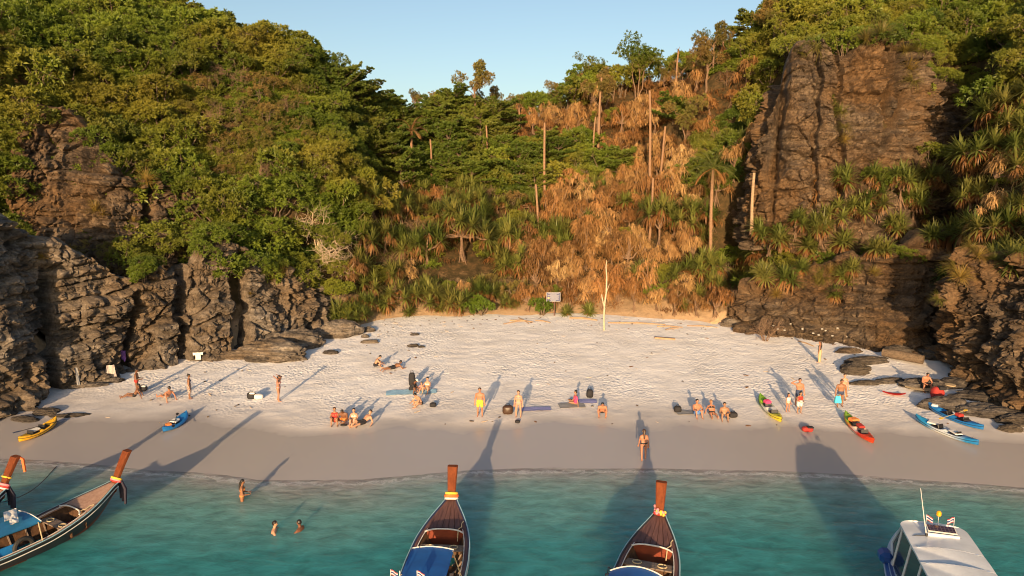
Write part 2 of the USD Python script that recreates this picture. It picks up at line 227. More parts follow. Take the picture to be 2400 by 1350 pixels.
inn = []      # the sheet dips under the sand inside the cove
for k, b in enumerate(BASE):
    inn.append([b[0], b[1] + 0.9, b[2] - 0.12]); c = b + (np.array([2, 40, 0]) - b) * 0.12; inn.append([c[0], c[1], b[2] - 1.2])
inn += [[x, y, -4.5] for x in (-15, 0, 15) for y in (38, 45, 52)] + [[x, 5, -5] for x in (-200, -60, 0, 60, 200)]
# a rising wall of ground just behind each cliff foot
# ---------------------------------------------------------------- cliffs: layered limestone, split by joints and fissures
from scipy.spatial import cKDTree
def cells2(s, z, size, asp, seed):
    """irregular blocks: a random number per block and the distance to its joints"""
    r = np.random.default_rng(seed); S1, Z0, Z1 = s.max() + 3, z.min() - 3, z.max() + 3; n = int((S1 + 3) * (Z1 - Z0) / (size * size / asp)); pts = np.c_[r.uniform(-3, S1, n), r.uniform(Z0, Z1, n) * asp]
    q = np.c_[(s + size * .5 * (fb(s / size * 1.3, z / size * 1.3, 1, 3, seed) - .5)).ravel(), ((z + size * .5 * (fb(s / size * 1.3, z / size * 1.3, 7, 3, seed + 1) - .5)) * asp).ravel()]
    d, i = cKDTree(pts).query(q, k=2); return r.random(n)[i[:, 0]].reshape(s.shape), (d[:, 1] - d[:, 0]).reshape(s.shape)
def cliff_relief(s, z, seed, tilt=0.0, fiss=(), col=1.0, blocky=1.0, ribs=1.0, strat=1.0):
    zz = z + tilt * s + 0.9 * (fb(s * 0.22, z * 0.10, seed, 3, seed) - 0.5) + 0.22 * (fb(s * 0.9, z * 0.3, seed, 2, seed + 5) - 0.5)
    D = col * 2.2 * (fb(s * 0.17, z * 0.06, 3.3, 3, seed + 1) - 0.5) + 0.9 * ribs * (fb(s * 0.5, z * 0.09, 1.7, 2, seed + 2) - 0.5)
    zone = np.clip(2.6 * fb(s * 0.16, z * 0.22, 9, 3, seed + 31) - 0.75, 0.12, 1.0) * strat
    for size, asp, amp, rec, wd in ((2.6, 1.3, 1.1, .50, .28), (1.1, 1.5, .55, .30, .16), (.5, 1.7, .22, .14, .09)):
        rv, e = cells2(s, zz, size, asp, seed * 7 + int(size * 10)); D = D + ((rv - .5) * amp * np.clip(e / wd, 0, 1) - rec * (1 - np.clip(e / wd, 0, 1) ** .8)) * (1.15 - .6 * zone)
    for t, amp, wmul, rec, sd in ((1.45, 0.95, 1.5, 0.42, 11), (0.58, 0.46, 1.0, 0.30, 37), (0.27, 0.16, 0.8, 0.12, 53)):
        q = zz / t + 0.8 * (meshkit.noise(np.stack([zz * 0.9 / t, zz * 0, zz * 0 + sd], -1), seed) - 0.5)
        k = np.floor(q); f = q - k
        bw = (0.9 + 1.5 * hsh(k, k * 0 + sd)) * wmul * t * 2.0 * 0.8
        sp = (s + 40 * hsh(k, k * 0 + sd + 1) + 0.25 * t * (fb(s * 1.5, z * 1.5, 0, 2, sd) - 0.5) * 2) / bw
        b = np.floor(sp); g = sp - b
        open_ = (hsh(k, b, k * 0 + sd + 2) > 0.35)
        prot = (hsh(k, b, k * 0 + sd) - 0.5) * amp * blocky + (hsh(k, k * 0 + sd + 7) - 0.5) * amp * 0.7
        ez = np.minimum(f, 1 - f) * t; eg = np.minimum(g, 1 - g) * bw
        edge = np.minimum(np.clip(ez / (0.16 * t), 0, 1) ** 0.7, np.where(open_, np.clip(eg / (0.12 * t + 0.02), 0, 1) ** 0.7, 1))
        D = D + zone * prot * np.clip(edge * 1.3, 0, 1) - zone * rec * (1 - edge) * np.where(hsh(k, k * 0 + sd + 9) > 0.3, 1, 0.35)
    for (s0, w, dep, z0, z1, lean) in fiss:
        c = s0 + lean * z + 1.3 * (fb(z * 0.45, z * 0 + s0, 0, 4, 3) - 0.5)
        vert = np.clip((z - z0) / 0.8, 0, 1) * np.clip((z1 - z) / 1.5, 0, 1)
        D = D - dep * vert * np.exp(-np.abs((s - c) / (w * (0.6 + 0.9 * fb(z * 0.8, z * 0 + s0, 2, 3, 8)))) ** 6)
    D = D + 0.55 * (fb(s * 1.3, z * 2.0, 0, 5, seed + 8) - 0.5) + 0.7 * (np.abs(fb(s * 0.8, z * 0.45, 5, 3, seed + 12) - 0.5) * -2 + 0.3) + 0.16 * (fb(s * 5, z * 6, 0, 3, seed + 9) - 0.5)
    return D
cliffs, limits = [], []
def cliff(label, cols, seed, res=0.085, mat_=None, lip=2.5, bulge=0.0, name='cliff', **kw):
    """cols: (bottom xyz, top xyz) columns along the face, as seen from left to right"""
    B = np.array([c[0] for c in cols], float); T = np.array([c[1] for c in cols], float)
    mid = (B + T) / 2; seg = np.r_[0, np.cumsum(np.linalg.norm(np.diff(mid[:, :2], axis=0), axis=1))]
    n = int(seg[-1] / res) + 1; s = np.linspace(0, seg[-1], n)
    sm = lambda a: gaussian_filter(np.interp(s, seg, a), 0.6 / res, mode='nearest')
    Bs, Ts = np.stack([sm(B[:, k]) for k in range(3)], -1), np.stack([sm(T[:, k]) for k in range(3)], -1)
    # ragged top
    Ts[:, 2] += 2.2 * (fb(s * 0.55, s * 0, seed, 5, seed) - 0.5)
    H = np.linalg.norm(Ts - Bs, axis=1).max(); m = int(H / res) + 1; v = np.linspace(0, 1, m)
    P = Bs[None] + (Ts - Bs)[None] * v[:, None, None]
    tan = np.gradient((Bs + Ts) / 2, axis=0); tan[:, 2] = 0
    tan = np.stack([gaussian_filter(tan[:, k], 1.2 / res, mode='nearest') for k in range(3)], -1); tan /= np.linalg.norm(tan, axis=1, keepdims=True)
    N = np.stack([tan[:, 1], -tan[:, 0], tan[:, 0] * 0], -1)
    k = np.arange(0, n, 8); back0 = N[k]
    limits.append(np.vstack([np.c_[(Bs[k] + back0 * o)[:, :2], np.full(len(k), z_)] for o, z_ in ((5.0, 50.0), (4.5, -3.0), (1.5, -3.0))] +
                            [((Bs[k] * (1 - w) + Ts[k] * w) - back0 * 1.9)[:] for w in (0.05, 0.3, 0.6, 0.85, 1.0)] + [Ts[k] - back0 * (lip + 0.6) + [0, 0, 0.4]]))
    D = cliff_relief(np.broadcast_to(s, P.shape[:2]), P[..., 2], seed, **kw)
    D += bulge * np.sin(PI * v)[:, None]
    P = P + N[None] * D[..., None]
    P[..., 2] += 0.10 * (fb(P[..., 0] * 2, P[..., 1] * 2, P[..., 2] * 2, 2, seed) - 0.5)
    nl = int(lip / (res * 2.5)); back = np.linspace(0, 1, nl + 1)[1:]
    edge = P[-1]; lipP = edge[None] - N[None] * (back * lip)[:, None, None]
    rough = 0.55 * (fb(lipP[..., 0] * 1.1, lipP[..., 1] * 1.1, 0.0, 4, seed + 4) - 0.45)
    lipP[..., 2] += 0.25 * np.sin(back * PI)[:, None] + rough * np.clip(back * 4, 0, 1)[:, None] - 0.9 * back[:, None] ** 2
    P = np.concatenate([P, lipP], 0)
    mb = MB(); mb.grid(P); mesh = trimesh.Trimesh(*mb.get(), process=False)
    p = obj(name, mesh, mat_ or M['rock'], smooth=38)
    tag(p, kind='structure', label=label); cliffs.append(mesh)
    return dict(P=P, N=N, s=s, m=m)
def col(px0, py0, px1, py1, Y1, dz=-1.0):
    b = sand_at(px0, py0); b[2] += dz
    return b, at_y(px1, py1, Y1)
def col3(px0, py0, Y0, px1, py1, Y1, dz=-3.0):
    b = at_y(px0, py0, Y0); b = b + [0, 0, dz]
    return b, at_y(px1, py1, Y1)
low_left = cliff('layered grey limestone cliff along the left side of the beach', [
    col(-700, 1150, -800, 600, 28), col(-300, 1060, -330, 560, 35), col(0, 985, -20, 500, 43.5), col(90, 945, 60, 545, 45.5), col(150, 915, 140, 560, 47), col(225, 905, 230, 625, 48.0), col(290, 872, 300, 660, 49.5),
    col(400, 862, 400, 640, 52), col(490, 845, 480, 600, 54.0), col(560, 835, 550, 575, 55.5), col(650, 815, 640, 610, 58), col(740, 787, 720, 640, 61), col(800, 772, 790, 690, 64)], 3,
    mat_=M['rock_grey'], col=1.0, ribs=1.4, tilt=-0.10, fiss=[(16.5, .4, 1.5, -1, 9, 0), (21.9, .3, 1.6, -1, 7, 0), (25.3, .4, 1.6, -1, 9, .02), (29.7, .6, 2.6, -1, 9, .03), (34.2, .2, 1.2, -1, 6, .05), (36.8, .3, 1.5, -1, 9, .05), (39.8, .22, 1.1, -1, 7, .05), (43.0, .3, 1.6, -1, 9, .05), (45.6, .22, 1.0, -1, 9, .05)])
up_left = cliff('upper limestone crag rising out of the scrub on the left hill', [
    col3(-250, 520, 46, -300, 300, 50), col3(30, 560, 48.5, 40, 300, 55), col3(80, 575, 49.5, 95, 250, 57), col3(150, 575, 50.5, 155, 222, 58), col3(210, 580, 51, 220, 340, 56.5), col3(300, 585, 52, 300, 420, 56.5), col3(345, 585, 53.5, 345, 400, 59), col3(420, 580, 54.5, 420, 420, 60), col3(500, 570, 56.5, 500, 460, 61)], 8,
    col=1.0, tilt=0.05, ribs=1.2, fiss=[(6.5, .6, 2.0, 5, 25, 0), (17.8, .5, 1.6, 5, 20, 0), (20.2, .25, 1.0, 5, 20, 0), (22, .25, .9, 5, 20, 0)])
crag = cliff('tall limestone crag above the right side of the beach', [
    col3(1742, 470, 76, 1800, 200, 78), col3(1748, 500, 71, 1790, 290, 72), col3(1762, 515, 67, 1786, 330, 68.5), col3(1790, 512, 65, 1810, 250, 67.5), col3(1815, 510, 64.5, 1828, 225, 68), col3(1830, 510, 64, 1846, 108, 69), col3(1900, 525, 63, 1885, 105, 68.5), col3(1990, 530, 62, 1985, 118, 67.5), col3(2060, 525, 61.5, 2075, 85, 67), col3(2130, 515, 61.5, 2150, 85, 67.5), col3(2180, 500, 63, 2185, 150, 68.5), col3(2230, 460, 66, 2240, 200, 71), col3(2300, 400, 70, 2310, 220, 75)], 15,
    col=1.3, ribs=1.6, blocky=1.1, bulge=0.5, strat=.55, fiss=[(5.5, .4, 1.2, 10, 24, 0.02), (11.8, .45, 1.5, 14, 30, .02), (14.6, .25, 1.2, 10, 30, .05), (18.3, .25, 1.2, 12, 30, -.03), (21.2, .35, 1.7, 17, 30, .03), (23.2, .4, 2.0, 19, 30, -.02), (26.8, .3, 1.0, 13, 30, 0)])
low_right = cliff('low dark layered rock wall behind the right end of the beach', [
    col(1690, 757, 1720, 690, 62), col(1760, 787, 1760, 665, 60.8), col(1830, 802, 1850, 640, 59), col(1960, 817, 1960, 600, 58.5), col(2060, 835, 2060, 585, 57.5), col(2110, 838, 2120, 570, 57.5), col(2170, 840, 2170, 560, 58.5), col(2260, 830, 2270, 540, 58)], 23,
    mat_=M['rock'], col=1.1, blocky=1.25, bulge=0.25, fiss=[(18.5, .6, 1.8, -1, 8, 0)])
near_right = cliff('broken rock buttress at the right edge of the beach', [
    col(2240, 835, 2240, 620, 51), col(2215, 862, 2205, 640, 48.3), col(2220, 892, 2215, 600, 46.5), col(2290, 925, 2290, 610, 45.2), col(2350, 965, 2350, 600, 44), col(2430, 1010, 2430, 590, 42), col(2700, 1130, 2720, 560, 37), col(3200, 1230, 3300, 520, 30)], 31,
    mat_=M['rock'], col=1.0, blocky=1.3, bulge=0.6, fiss=[(8.2, .4, 1.3, 2, 6.5, 0.1)])
far_r = [[-150, 60, 35], [-150, 160, 60], [150, 40, 25], [150, 160, 60], [-60, 150, 34], [0, 160, 14], [-8, 128, 16], [60, 150, 50], [20, 150, 30], [-30, 120, 24], [-45, 110, 34], [-90, 70, 45], [95, 70, 40],
         [-31, 26, -3], [-29.5, 10, -3], [-28.5, -10, -3], [-28, -30, -3], [-34.5, 26, 2], [-33.5, 10, 3], [-33, -10, 4], [-33, -30, 5], [-37, 24, 5.0], [-36, 10, 6], [-35.5, -10, 6.5], [-36, -30, 7], [-42, 20, 9], [-42, -10, 9], [-42, -30, 12], [-70, 25, 22], [-70, -30, 26], [-110, -30, 25], [-25, 26, -4],
         [36, 27, -3], [42, 20, -3.5], [48, 30, 3], [60, 18, -4], [110, 20, -4], [0, -30, -5], [30, -30, -5], [60, -30, -5], [110, -30, -5], [0, 10, -5], [25, 10, -5], [50, 5, -5], [90, 5, -5], [-12, -10, -5]]
A = np.vstack([G, np.array(inn), np.array(far_r, float)])
hx, hy = np.arange(-110, 110.1, 0.5), np.arange(-30, 160.1, 0.5)
HX, HY = np.meshgrid(hx, hy, indexing='xy')
HZ = LinearNDInterpolator(A[:, :2], A[:, 2], fill_value=-5)(HX, HY)
HZ = gaussian_filter(HZ, 2.2)
HZ = HZ + np.clip((HZ - 2) / 3, 0, 1) * (1.6 * (fb(HX * 0.12, HY * 0.12, 0, 4, 21) - 0.5))
for q in limits:      # the soil stays behind the rock faces
    lim = LinearNDInterpolator(q[:, :2], q[:, 2], fill_value=1e3)(HX, HY)
    HZ = np.where(lim < 900, np.minimum(HZ, lim), HZ)
def hill_z(x, y):
    i = np.clip((np.asarray(y, float) + 30) / 0.5, 0, len(hy) - 1.001); j = np.clip((np.asarray(x, float) + 110) / 0.5, 0, len(hx) - 1.001)
    i0, j0 = i.astype(int), j.astype(int); a, b = i - i0, j - j0
    return HZ[i0, j0] * (1 - a) * (1 - b) + HZ[i0 + 1, j0] * a * (1 - b) + HZ[i0, j0 + 1] * (1 - a) * b + HZ[i0 + 1, j0 + 1] * a * b
mb = MB(); mb.grid(np.stack([HX, HY, HZ], -1)); hv, hf = mb.get()
cz = hv[hf][:, :, 2].max(1); hf = hf[(cz > -1.5)]
hill_mesh = trimesh.Trimesh(hv, hf, process=True)
tag(obj('hill', hill_mesh, M['soil'], smooth=True), kind='structure', label='steep forested hillside that closes the cove')
solid = trimesh.util.concatenate([hill_mesh] + cliffs)
def hits(px, py):
    """first rock or soil surface seen in these directions: points, normals, ok"""
    d = ray(px, py); d = d / np.linalg.norm(d, axis=-1, keepdims=True)
    o = np.broadcast_to([0, 0, CAM_H], d.shape)
    idx, rid, loc = solid.ray.intersects_id(o, d, multiple_hits=False, return_locations=True)
    P = np.full(d.shape, np.nan); Nn = np.full(d.shape, np.nan); P[rid] = loc; Nn[rid] = solid.face_normals[idx]
    return P, Nn
# ---------------------------------------------------------------- vegetation: one class prim per kind, referenced by every plant
M['leaf_green'] = leaf('leaf_green', [(0.077, 0.114, 0.013), (0.152, 0.201, 0.023), (0.215, 0.251, 0.031), (0.331, 0.342, 0.050)], alt=(0.292, 0.224, 0.037), hue_scale=0.11)
M['leaf_dark'] = leaf('leaf_dark', [(0.044, 0.073, 0.011), (0.099, 0.141, 0.020), (0.165, 0.204, 0.029), (0.264, 0.275, 0.044)], alt=(0.209, 0.193, 0.033), trans=0.28, spec=0.3, rough=0.5)
M['leaf_bright'] = leaf('leaf_bright', [(0.066, 0.109, 0.010), (0.114, 0.172, 0.017), (0.179, 0.230, 0.029)], alt=(0.144, 0.184, 0.021))
M['leaf_olive'] = leaf('leaf_olive', [(0.106, 0.098, 0.024), (0.172, 0.156, 0.036), (0.265, 0.218, 0.056), (0.325, 0.196, 0.079)], alt=(0.305, 0.167, 0.062), hue_scale=0.3)
M['strap_green'] = leaf('strap_green', [(0.061, 0.086, 0.015), (0.121, 0.145, 0.029), (0.204, 0.211, 0.046), (0.319, 0.297, 0.094)], alt=(0.242, 0.198, 0.055), hue_scale=0.25, trans=0.25, own=.5)
M['strap_palm'] = leaf('strap_palm', [(0.09, 0.115, 0.022), (0.15, 0.17, 0.035), (0.22, 0.22, 0.055)], trans=0.25)
M['strap_rust'] = leaf('strap_rust', [(0.126, 0.055, 0.018), (0.252, 0.116, 0.038), (0.343, 0.187, 0.074)], trans=0.2)
M['strap_dry'] = leaf('strap_dry', [(0.145, 0.072, 0.026), (0.31, 0.172, 0.064), (0.48, 0.305, 0.128), (0.62, 0.44, 0.215), (0.72, 0.56, 0.31)], alt=(0.40, 0.185, 0.064), hue_scale=0.16, alt_w=0.7, trans=0.2, own=.6)
M['grass_gold'] = leaf('grass_gold', [(0.183, 0.121, 0.025), (0.297, 0.198, 0.045), (0.389, 0.275, 0.079)], alt=(0.137, 0.143, 0.030), hue_scale=0.25)
M['grass_green'] = leaf('grass_green', [(0.080, 0.094, 0.016), (0.137, 0.143, 0.026), (0.217, 0.187, 0.045)], alt=(0.217, 0.132, 0.035), hue_scale=0.2)
def bark(name, a, b, s=3.0): return mat(name, {'g': ('texture_coordinate', {}), 'mp': ('mapping', {'scale': (6.0, 6.0, s * 3)}), 'n': ('noise_texture', {'scale': 1.0, 'detail': 6.0, 'roughness': 0.7}), 'r': ('rgb_ramp', {'ramp': [(0.3, a), (0.7, b)]}),
    'bp': ('bump', {'strength': 0.6, 'distance': 0.03}), 'p': ('principled_bsdf', {'roughness': 0.85, 'specular_ior_level': 0.2})}, [('g.object', 'mp.vector'), ('mp.vector', 'n.vector'), ('n.fac', 'r.fac'), ('r.color', 'p.base_color'), ('n.fac', 'bp.height'), ('bp.normal', 'p.normal')])
M['bark'] = bark('bark', (0.07, 0.05, 0.035), (0.20, 0.145, 0.10)); M['bark_palm'] = bark('palm_bark', (0.17, 0.095, 0.055), (0.33, 0.205, 0.125), 6)
M['bark_pale'] = bark('pale_dead_wood', (0.34, 0.25, 0.17), (0.60, 0.48, 0.35)); M['bark_twig'] = bark('dry_twigs', (0.10, 0.06, 0.04), (0.26, 0.17, 0.11))
M['driftwood'] = bark('driftwood', (0.22, 0.145, 0.09), (0.44, 0.31, 0.20)); M['stone_white'] = plain('white_stone', (.38, .36, .33), .8)
stage.CreateClassPrim('/World/Kinds')
def unit(v): return v / (np.linalg.norm(v, axis=-1, keepdims=True) + 1e-12)
def leaves(mb, C, D, ln, wd, r, fold=0.25):
    """pointed leaves as folded diamonds: base points, directions, lengths, widths"""
    n = len(C); D = unit(D); S = unit(np.cross(D, r.normal(size=(n, 3)) * 0.6 + [0, 0, 1.0])); U = np.cross(S, D)
    ln, wd = np.broadcast_to(ln, (n,))[:, None], np.broadcast_to(wd, (n,))[:, None]
    m = C + D * ln * 0.5 + U * wd * fold
    V = np.stack([C, m + S * wd / 2, C + D * ln - U * ln * 0.12, m - S * wd / 2], 1).reshape(-1, 3)
    b = np.arange(n)[:, None] * 4
    mb.add(V, np.concatenate([b + [0, 1, 2], b + [0, 2, 3]]))
def straps(mb, C, D0, ln, wd, droop, r, seg=3):
    """long arching leaves: they start along D0 and bend down"""
    n = len(C); D = unit(D0.copy()); P = C.copy(); side = unit(np.cross(D, [0, 0, 1.0]) + r.normal(size=(n, 3)) * 0.05)
    ln, wd, dr = (np.broadcast_to(a, (n,))[:, None] for a in (ln, wd, droop))
    prof = [0.75, 1.0, 0.7, 0.06] if seg == 3 else [0.8, 0.9, 0.05]
    rows = []
    for k in range(seg + 1):
        rows.append(np.stack([P - side * wd * prof[k] / 2, P + side * wd * prof[k] / 2], 1))
        P = P + D * ln / seg; D = unit(D + np.array([0, 0, -1.0]) * dr / seg * (0.6 + 0.8 * k / seg))
    V = np.stack(rows, 1).reshape(n, -1, 3); m = V.shape[1]
    q = np.array([[2 * k, 2 * k + 1, 2 * k + 3, 2 * k + 2] for k in range(seg)])
    mb.add(V.reshape(-1, 3), (np.arange(n)[:, None, None] * m + q[None]).reshape(-1, 4))
def sph(n, r): return unit(r.normal(size=(n, 3)))
def clumps(mb, C, O, k, ln, wd, r, spread=0.9, up=0.25, size=0.12):
    """k leaves around each clump centre"""
    n = len(C); d = unit(O[:, None] * 0.55 + r.normal(size=(n, k, 3)) * spread * 0.7 + [0, 0, up])
    c = C[:, None] + d * r.uniform(0, size, (n, k, 1))
    leaves(mb, c.reshape(-1, 3), d.reshape(-1, 3), ln * r.uniform(0.7, 1.25, n * k), wd * r.uniform(0.75, 1.2, n * k), r)
def limb(mb, a, b, r0, r1, r, wob=0.08, n=5, sides=5):
    t = np.linspace(0, 1, n)[:, None]; a, b = np.asarray(a, float), np.asarray(b, float)
    p = a + (b - a) * t; L_ = np.linalg.norm(b - a); p[1:-1] += r.normal(size=(n - 2, 3)) * wob * L_ * 0.5
    mb.tube(p, np.linspace(r0, r1, n), sides, cap=False); return p
def kind(name, parts):
    """parts: {part name: (MB, material)} -> a class prim that plants of this kind refer to"""
    path = numbered('/World/Kinds/' + name); UsdGeom.Xform.Define(stage, path)
    for pn, (mb, m_) in parts.items(): usdkit.mesh(stage, path + '/' + pn, mb.get(), m_)
    return path
def k_leafy(seed, R=2.2, H=2.0, n=300, k=12, ln=0.27, wd=0.13, m_='leaf_green', name='leafy_tree', lobes=9, trunk=1.0):
    r = np.random.default_rng(seed); cr, tr = MB(), MB()
    cen = np.c_[r.normal(size=(lobes, 2)) * R * 0.42, r.uniform(0.35, 0.85, lobes) * H]; rad = r.uniform(0.36, 0.55, lobes) * R
    cen[0] = [0, 0, 0.75 * H]
    P, O = [], []
    for c, q in zip(cen, rad):
        d = sph(int(n * 2.2 / lobes), r); d = d[d[:, 2] > -0.45]; p = c + d * q * r.uniform(0.72, 1.08, (len(d), 1)) * [1, 1, 0.8]
        ins = np.zeros(len(p), bool)
        for c2, q2 in zip(cen, rad):
            if c2 is not c: ins |= np.linalg.norm((p - c2) / [1, 1, 0.8], axis=1) < q2 * 0.75
        P.append(p[~ins]); O.append(d[~ins])
    P, O = np.vstack(P), np.vstack(O); keep = r.permutation(len(P))[:n]; P, O = P[keep], O[keep]
    clumps(cr, P, O, k, ln, wd, r)
    base = np.array([0, 0, -trunk])
    for c, q in zip(cen, rad): limb(tr, base + r.normal(size=3) * 0.05, c + [0, 0, q * 0.3], 0.09, 0.025, r)
    for p in P[::9]:
        j = np.argmin(np.linalg.norm(cen - p, axis=1)); limb(tr, cen[j], p, 0.03, 0.01, r, n=4, sides=3)
    return kind(name, {'crown': (cr, M[m_]), 'trunk': (tr, M['bark'])})
def k_layered(seed, H=5.0, R=2.6, tiers=5, name='layered_tree', m_='leaf_dark', ln=0.34, wd=0.2):
    r = np.random.default_rng(seed); cr, tr = MB(), MB()
    limb(tr, (0, 0, -1.0), (0.2 * r.normal(), 0.2 * r.normal(), H), 0.16, 0.05, r, 0.03, 7)
    for t in range(tiers):
        z = H * (0.40 + 0.60 * t / (tiers - 1)) + r.normal() * 0.12; nb = r.integers(6, 10); a0 = r.uniform(0, 6.28)
        for b in range(nb):
            a = a0 + 2 * PI * b / nb + r.normal() * 0.25; Lb = R * (1.0 - 0.22 * (t / (tiers - 1)) ** 3) * r.uniform(0.5, 1.15)
            e = np.array([math.cos(a) * Lb, math.sin(a) * Lb, z + r.uniform(-0.35, 1.15)]); p = limb(tr, (0, 0, z - 0.3), e, 0.05, 0.015, r, 0.05, 5, 4)
            pts = []
            for u in np.linspace(0.35, 1.0, 6):
                q = p[0] + (e - p[0]) * u; s_ = np.array([-math.sin(a), math.cos(a), 0.0])
                for w in (-1, 0, 1): pts.append(q + s_ * w * r.uniform(0.25, 0.6) * (0.5 + u * 0.6) + [0, 0, r.uniform(0, 0.14)])
            pts = np.array(pts); k = 12; n = len(pts); ph = r.uniform(0, 6.28, (n, k)); el = r.uniform(-0.25, 1.2, (n, k))
            d = np.stack([np.cos(ph) * np.cos(el), np.sin(ph) * np.cos(el), np.sin(el)], -1)
            leaves(cr, np.repeat(pts, k, 0), d.reshape(-1, 3), ln * r.uniform(0.7, 1.2, n * k), wd, r)
    return kind(name, {'crown': (cr, M[m_]), 'trunk': (tr, M['bark'])})
def k_ridge(seed, H=7.0, R=2.4, name='ridge_tree', m_='leaf_olive', n=150, k=14, ball=0.75, lobes=8):
    r = np.random.default_rng(seed); cr, tr = MB(), MB()
    top = limb(tr, (0, 0, -1.0), (r.normal() * 0.4, r.normal() * 0.4, H * 0.62), 0.15, 0.08, r, 0.04, 6)
    cen = np.c_[r.normal(size=(lobes, 2)) * R * 0.45, H * (0.8 + 0.15 * r.normal(size=lobes) * ball)]; rad = r.uniform(0.28, 0.45, lobes) * R
    for c, q in zip(cen, rad):
        limb(tr, top[-1] + [0, 0, -r.uniform(0, 1.2)], c, 0.06, 0.02, r, 0.12)
        d = sph(max(6, n // lobes), r); p = c + d * q * r.uniform(0.5, 1.1, (len(d), 1)) * [1, 1, 0.75]
        clumps(cr, p, d, k, 0.26, 0.11, r, spread=1.0)
        for e in p[::5]: limb(tr, c, e, 0.02, 0.008, r, n=3, sides=3)
    return kind(name, {'crown': (cr, M[m_]), 'trunk': (tr, M['bark_twig'])})
def rosette(gr, ru, c, ax, r, nl=52, L_=1.15, w=0.085, skirt=16, droop=1.1):
    """a head of strap leaves about the axis, dead leaves hanging below"""
    ax = unit(np.asarray(ax, float)); t1 = unit(np.cross(ax, [0.3, 1, 0.2])); t2 = np.cross(ax, t1)
    ph = np.arange(nl) * 2.399 + r.uniform(0, 6); el = np.linspace(1.35, -0.12, nl) + r.normal(size=nl) * 0.1
    d = ax * np.sin(el)[:, None] + (t1 * np.cos(ph)[:, None] + t2 * np.sin(ph)[:, None]) * np.cos(el)[:, None]
    straps(gr, c + d * 0.05, d, L_ * r.uniform(0.75, 1.15, nl), w, droop * r.uniform(0.5, 1.4, nl), r)
    if skirt:
        ph = r.uniform(0, 6.28, skirt); el = r.uniform(-0.9, -0.1, skirt); d = ax * np.sin(el)[:, None] + (t1 * np.cos(ph)[:, None] + t2 * np.sin(ph)[:, None]) * np.cos(el)[:, None]
        straps(ru, c + d * 0.05 - ax * 0.12, d, L_ * r.uniform(0.5, 0.95, skirt), w * 0.8, 2.6, r)
def k_pandanus(seed, heads=7, H=2.2, spread=1.3, name='pandanus', L_=1.15, nl=44, skirt=28, roots=True, w=0.115):
    r = np.random.default_rng(seed); gr, ru, st = MB(), MB(), MB()
    top = np.array([r.normal() * 0.15, r.normal() * 0.15, H * 0.45])
    if H > 0.8:
        limb(st, (0, 0, -0.6), top, 0.10, 0.085, r, 0.05)
        if roots:
            for a in r.uniform(0, 6.28, 7): limb(st, top * r.uniform(0.35, 0.8), (math.cos(a) * 0.45, math.sin(a) * 0.45, -0.5), 0.035, 0.03, r, 0.03, 3, 4)
    for h in range(heads):
        a = 2 * PI * h / heads + r.normal() * 0.35; rr = spread * (r.uniform(0.35, 1.0) if h else 0.1); z = H * (1.0 - 0.45 * (rr / spread) ** 2) * r.uniform(0.7, 1.08)
        c = np.array([math.cos(a) * rr, math.sin(a) * rr, z]); ax = np.array([math.cos(a) * rr * 0.5, math.sin(a) * rr * 0.5, 1.0])
        if H > 0.8: limb(st, top, c, 0.075, 0.055, r, 0.09, 5, 5)
        rosette(gr, ru, c, ax, r, nl, L_ * r.uniform(0.85, 1.15), w, skirt)
    parts = {'crown': (gr, M['strap_green'])}
    if ru.v: parts['dead_leaves'] = (ru, M['strap_rust'])
    if st.v: parts['trunk'] = (st, M['bark_twig'])
    return kind(name, parts)
def k_dry(seed, heads=9, H=2.9, spread=1.35, name='dry_pandanus', L_=0.95):
    r = np.random.default_rng(seed); dr, st = MB(), MB(); top = np.array([r.normal() * 0.2, r.normal() * 0.2, H * 0.35])
    limb(st, (0, 0, -0.6), top, 0.10, 0.08, r, 0.05)
    for h in range(heads):
        a = 2 * PI * h / heads * 1.62 + r.normal() * 0.4; rr = spread * r.uniform(0.15, 1.0); z = H * (1.0 - 0.25 * (rr / spread) ** 2) * r.uniform(0.55, 1.1)
        c = np.array([math.cos(a) * rr, math.sin(a) * rr, z]); limb(st, top, c, 0.07, 0.05, r, 0.1, 5, 5); limb(st, top * r.uniform(.2, 1), (math.cos(a) * .5, math.sin(a) * .5, -0.5), 0.03, 0.03, r, 0.03, 3, 4)
        n = 58; ph = r.uniform(0, 6.28, n); el = r.uniform(-0.2, 1.25, n); c2 = c + np.c_[r.normal(size=(n, 2)) * .07, -np.abs(r.normal(size=n)) * .22]
        d = np.stack([np.cos(ph) * np.cos(el), np.sin(ph) * np.cos(el), np.sin(el)], -1)
        straps(dr, c2, d, L_ * r.uniform(0.55, 1.2, n), 0.075, 4.6 * r.uniform(0.6, 1.4, n), r)
    return kind(name, {'dead_leaves': (dr, M['strap_dry']), 'trunk': (st, M['bark_twig'])})
def k_tuft(seed, m_, name, n=170, L_=0.8, w=0.018, hang=1.6, up=0.7):
    r = np.random.default_rng(seed); g = MB(); ph = r.uniform(0, 6.28, n); el = r.uniform(up - 0.6, up + 0.7, n)
    d = np.stack([np.cos(ph) * np.cos(el), np.sin(ph) * np.cos(el), np.sin(el)], -1); c = np.c_[np.cos(ph) * 0.12, np.sin(ph) * 0.12, ph * 0] * r.uniform(0, 1.6, (n, 1))
    straps(g, c, d, L_ * r.uniform(0.5, 1.2, n), w, hang * r.uniform(0.4, 1.5, n), r)
    return kind(name, {'blades': (g, M[m_])})
